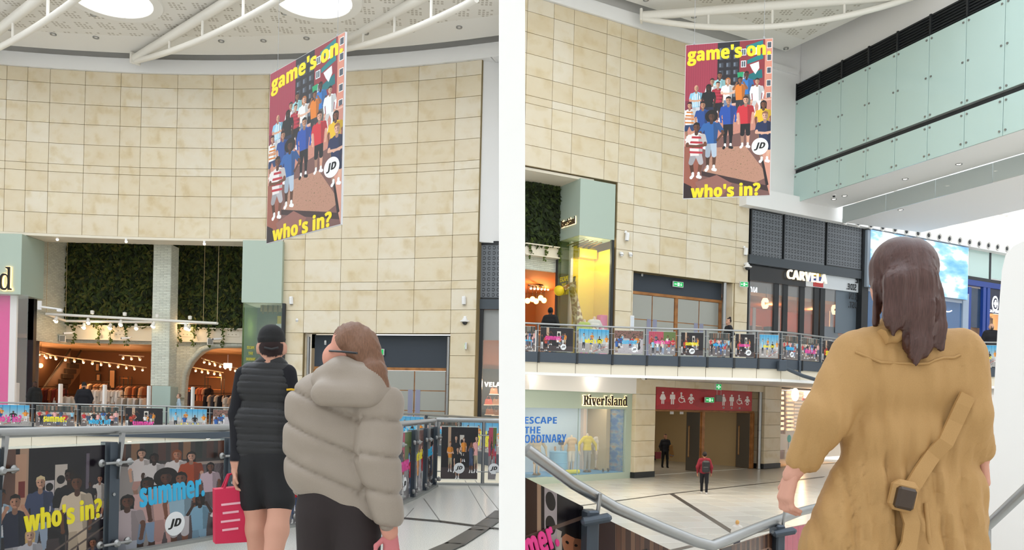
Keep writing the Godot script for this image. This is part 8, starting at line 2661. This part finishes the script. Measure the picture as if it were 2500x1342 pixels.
	put(t, "hair", body_mesh(hair, 0.008, 0.025, [Color.BLACK, Color("3a2320")], func(v: Vector3, n: Vector3) -> Vector3:
		var an := atan2(v.x + 0.0, v.z + 0.02)
		return v + n * (0.010 * nz.get_noise_2d(an * 7.0 + v.y * 0.8, v.y * 1.2) + 0.005 * nz.get_noise_2d(an * 24.0, v.y * 1.5 + 7.0)) * clampf((1.66 - v.y) / 0.15, 0.1, 1.0)), cloth_mat("darkhair", "4f2a22", 0.4, 0.0, Vector3(14, 0.7, 14)), g)
func people():
	man_in_vest()
	woman_in_puffer()
	woman_in_coat()
	person("man in black hooded jacket and black cap facing out by the printed balustrade", 204, 37.0, 0.0, 0.3, 1.87, ["c99a80", "1a1614", "141417", "17171a", "101012"], {"cap": true, "loose": 0.05, "beard": 1})
	person("man in dark jacket turned sideways beside the shop mullion", 84, 38.0, 0.0, 1.2, 1.9, ["4a3022", "120e0c", "17171b", "1a1a1e", "101012"], {"loose": 0.05})
	person("slight figure in pale blue-grey top passing in front of the arch", 436, 36.5, 0.0, -1.2, 1.5, ["c9a088", "6a5444", "9fb0bc", "3a4452", "2a2a2e"], {"stride": 0.2})
	person("dark-clothed man with back turned standing before the warm gallery shop", 1343, 31.2, GY, PI - 0.3, 1.88, ["6a4634", "15110f", "17181c", "1a1a1e", "101012"], {"loose": 0.04})
	person("dark-clothed woman with hair bun walking past the gallery doors", 1778, 32.4, GY, -1.4, 1.76, ["c99a80", "17110f", "1d1e24", "1a1a1e", "101012"], {"bun": true, "stride": 0.25, "hold": 1.0})
	person("bald bearded man in black coat standing before the deep blue shop", 2420, 33.8, GY, -0.2, 1.95, ["d3a58c", "4a4440", "1b1c1f", "1a1a1e", "101012"], {"bald": true, "beard": 1, "loose": 0.05})
	person("man in maroon jacket and black trousers walking towards the washroom passage", 1720, 34.9, LY, PI - 0.25, 1.78, ["a97a60", "1a1412", "7a1c2a", "15151a", "d8d4d0"], {"stride": 0.14, "loose": 0.03})
	var g := looking(Vector3(P(1720, 1130, 34.9).x, LY + 1.02, -34.62), PI - 0.25)
	var b := thing("backpack", "black backpack worn over the maroon jacket", "backpack", g)
	put(b, "main_pouch", cbox(Vector3(0.32, 0.5, 0.17), 0.06), hexm("17181b", 0.6), at(g, Vector3(0, 0.16, -0.03)))
	put(b, "front_pocket", cbox(Vector3(0.24, 0.22, 0.06), 0.025), hexm("202125", 0.6), at(g, Vector3(0, 0.05, -0.13)))
	put(b, "grab_loop", tube([Vector3(-0.04, 0.4, 0), Vector3(0, 0.46, 0), Vector3(0.04, 0.4, 0)], 0.012, 6), hexm("17181b", 0.6), g)
	person("man in black patterned top with a tan coat over his arm in the passage mouth", 1624, 49.5, LY, 0.15, 2.0, ["b58468", "3a2a20", "1e1e24", "17171c", "141416"], {"stride": 0.12, "loose": 0.03, "fold": false})
	var cg := looking(Vector3(P(1637, 1090, 49.3).x, LY + 1.05, -49.15), 0.2)
	var cb := thing("carried_coat", "tan coat draped over the arm of the man in the passage", "coat", cg)
	put(cb, "cloth", body_mesh([[Vector3(0, 0.25, 0), Vector3(0.04, -0.25, 0), 0.12, 0.15, 0, 0.6]], 0.03, 0.02, [Color("8a6434")]), skin_mat(), cg)
	put(cb, "lining_edge", tube([Vector3(-0.1, -0.25, 0.06), Vector3(0.15, -0.3, 0.08)], 0.02, 6), hexm("4a6a9a"), cg)
	var pg := looking(Vector3(P(1607, 1090, 49.3).x, LY + 0.55, -49.2), 0.2)
	var pb := thing("carrier_bag", "small dark red carrier bag carried by the man in the passage", "bag", pg)
	put(pb, "bag_body", prism(poly([-0.16, 0, 0.16, 0, 0.18, 0.4, -0.18, 0.4]), 0.12), hexm("7a1e2a", 0.6), pg)
	put(pb, "handle", tube([Vector3(-0.1, 0.4, -0.06), Vector3(0, 0.62, -0.06), Vector3(0.1, 0.4, -0.06)], 0.012, 6), hexm("5a141e"), pg)
	person("small fair-haired child glimpsed over the bent stair handrail", 1801, 20.8, LY, PI, 0.82, ["dcae94", "c99a5c", "c8c2ba", "4a4a52", "2a2a2e"], {})
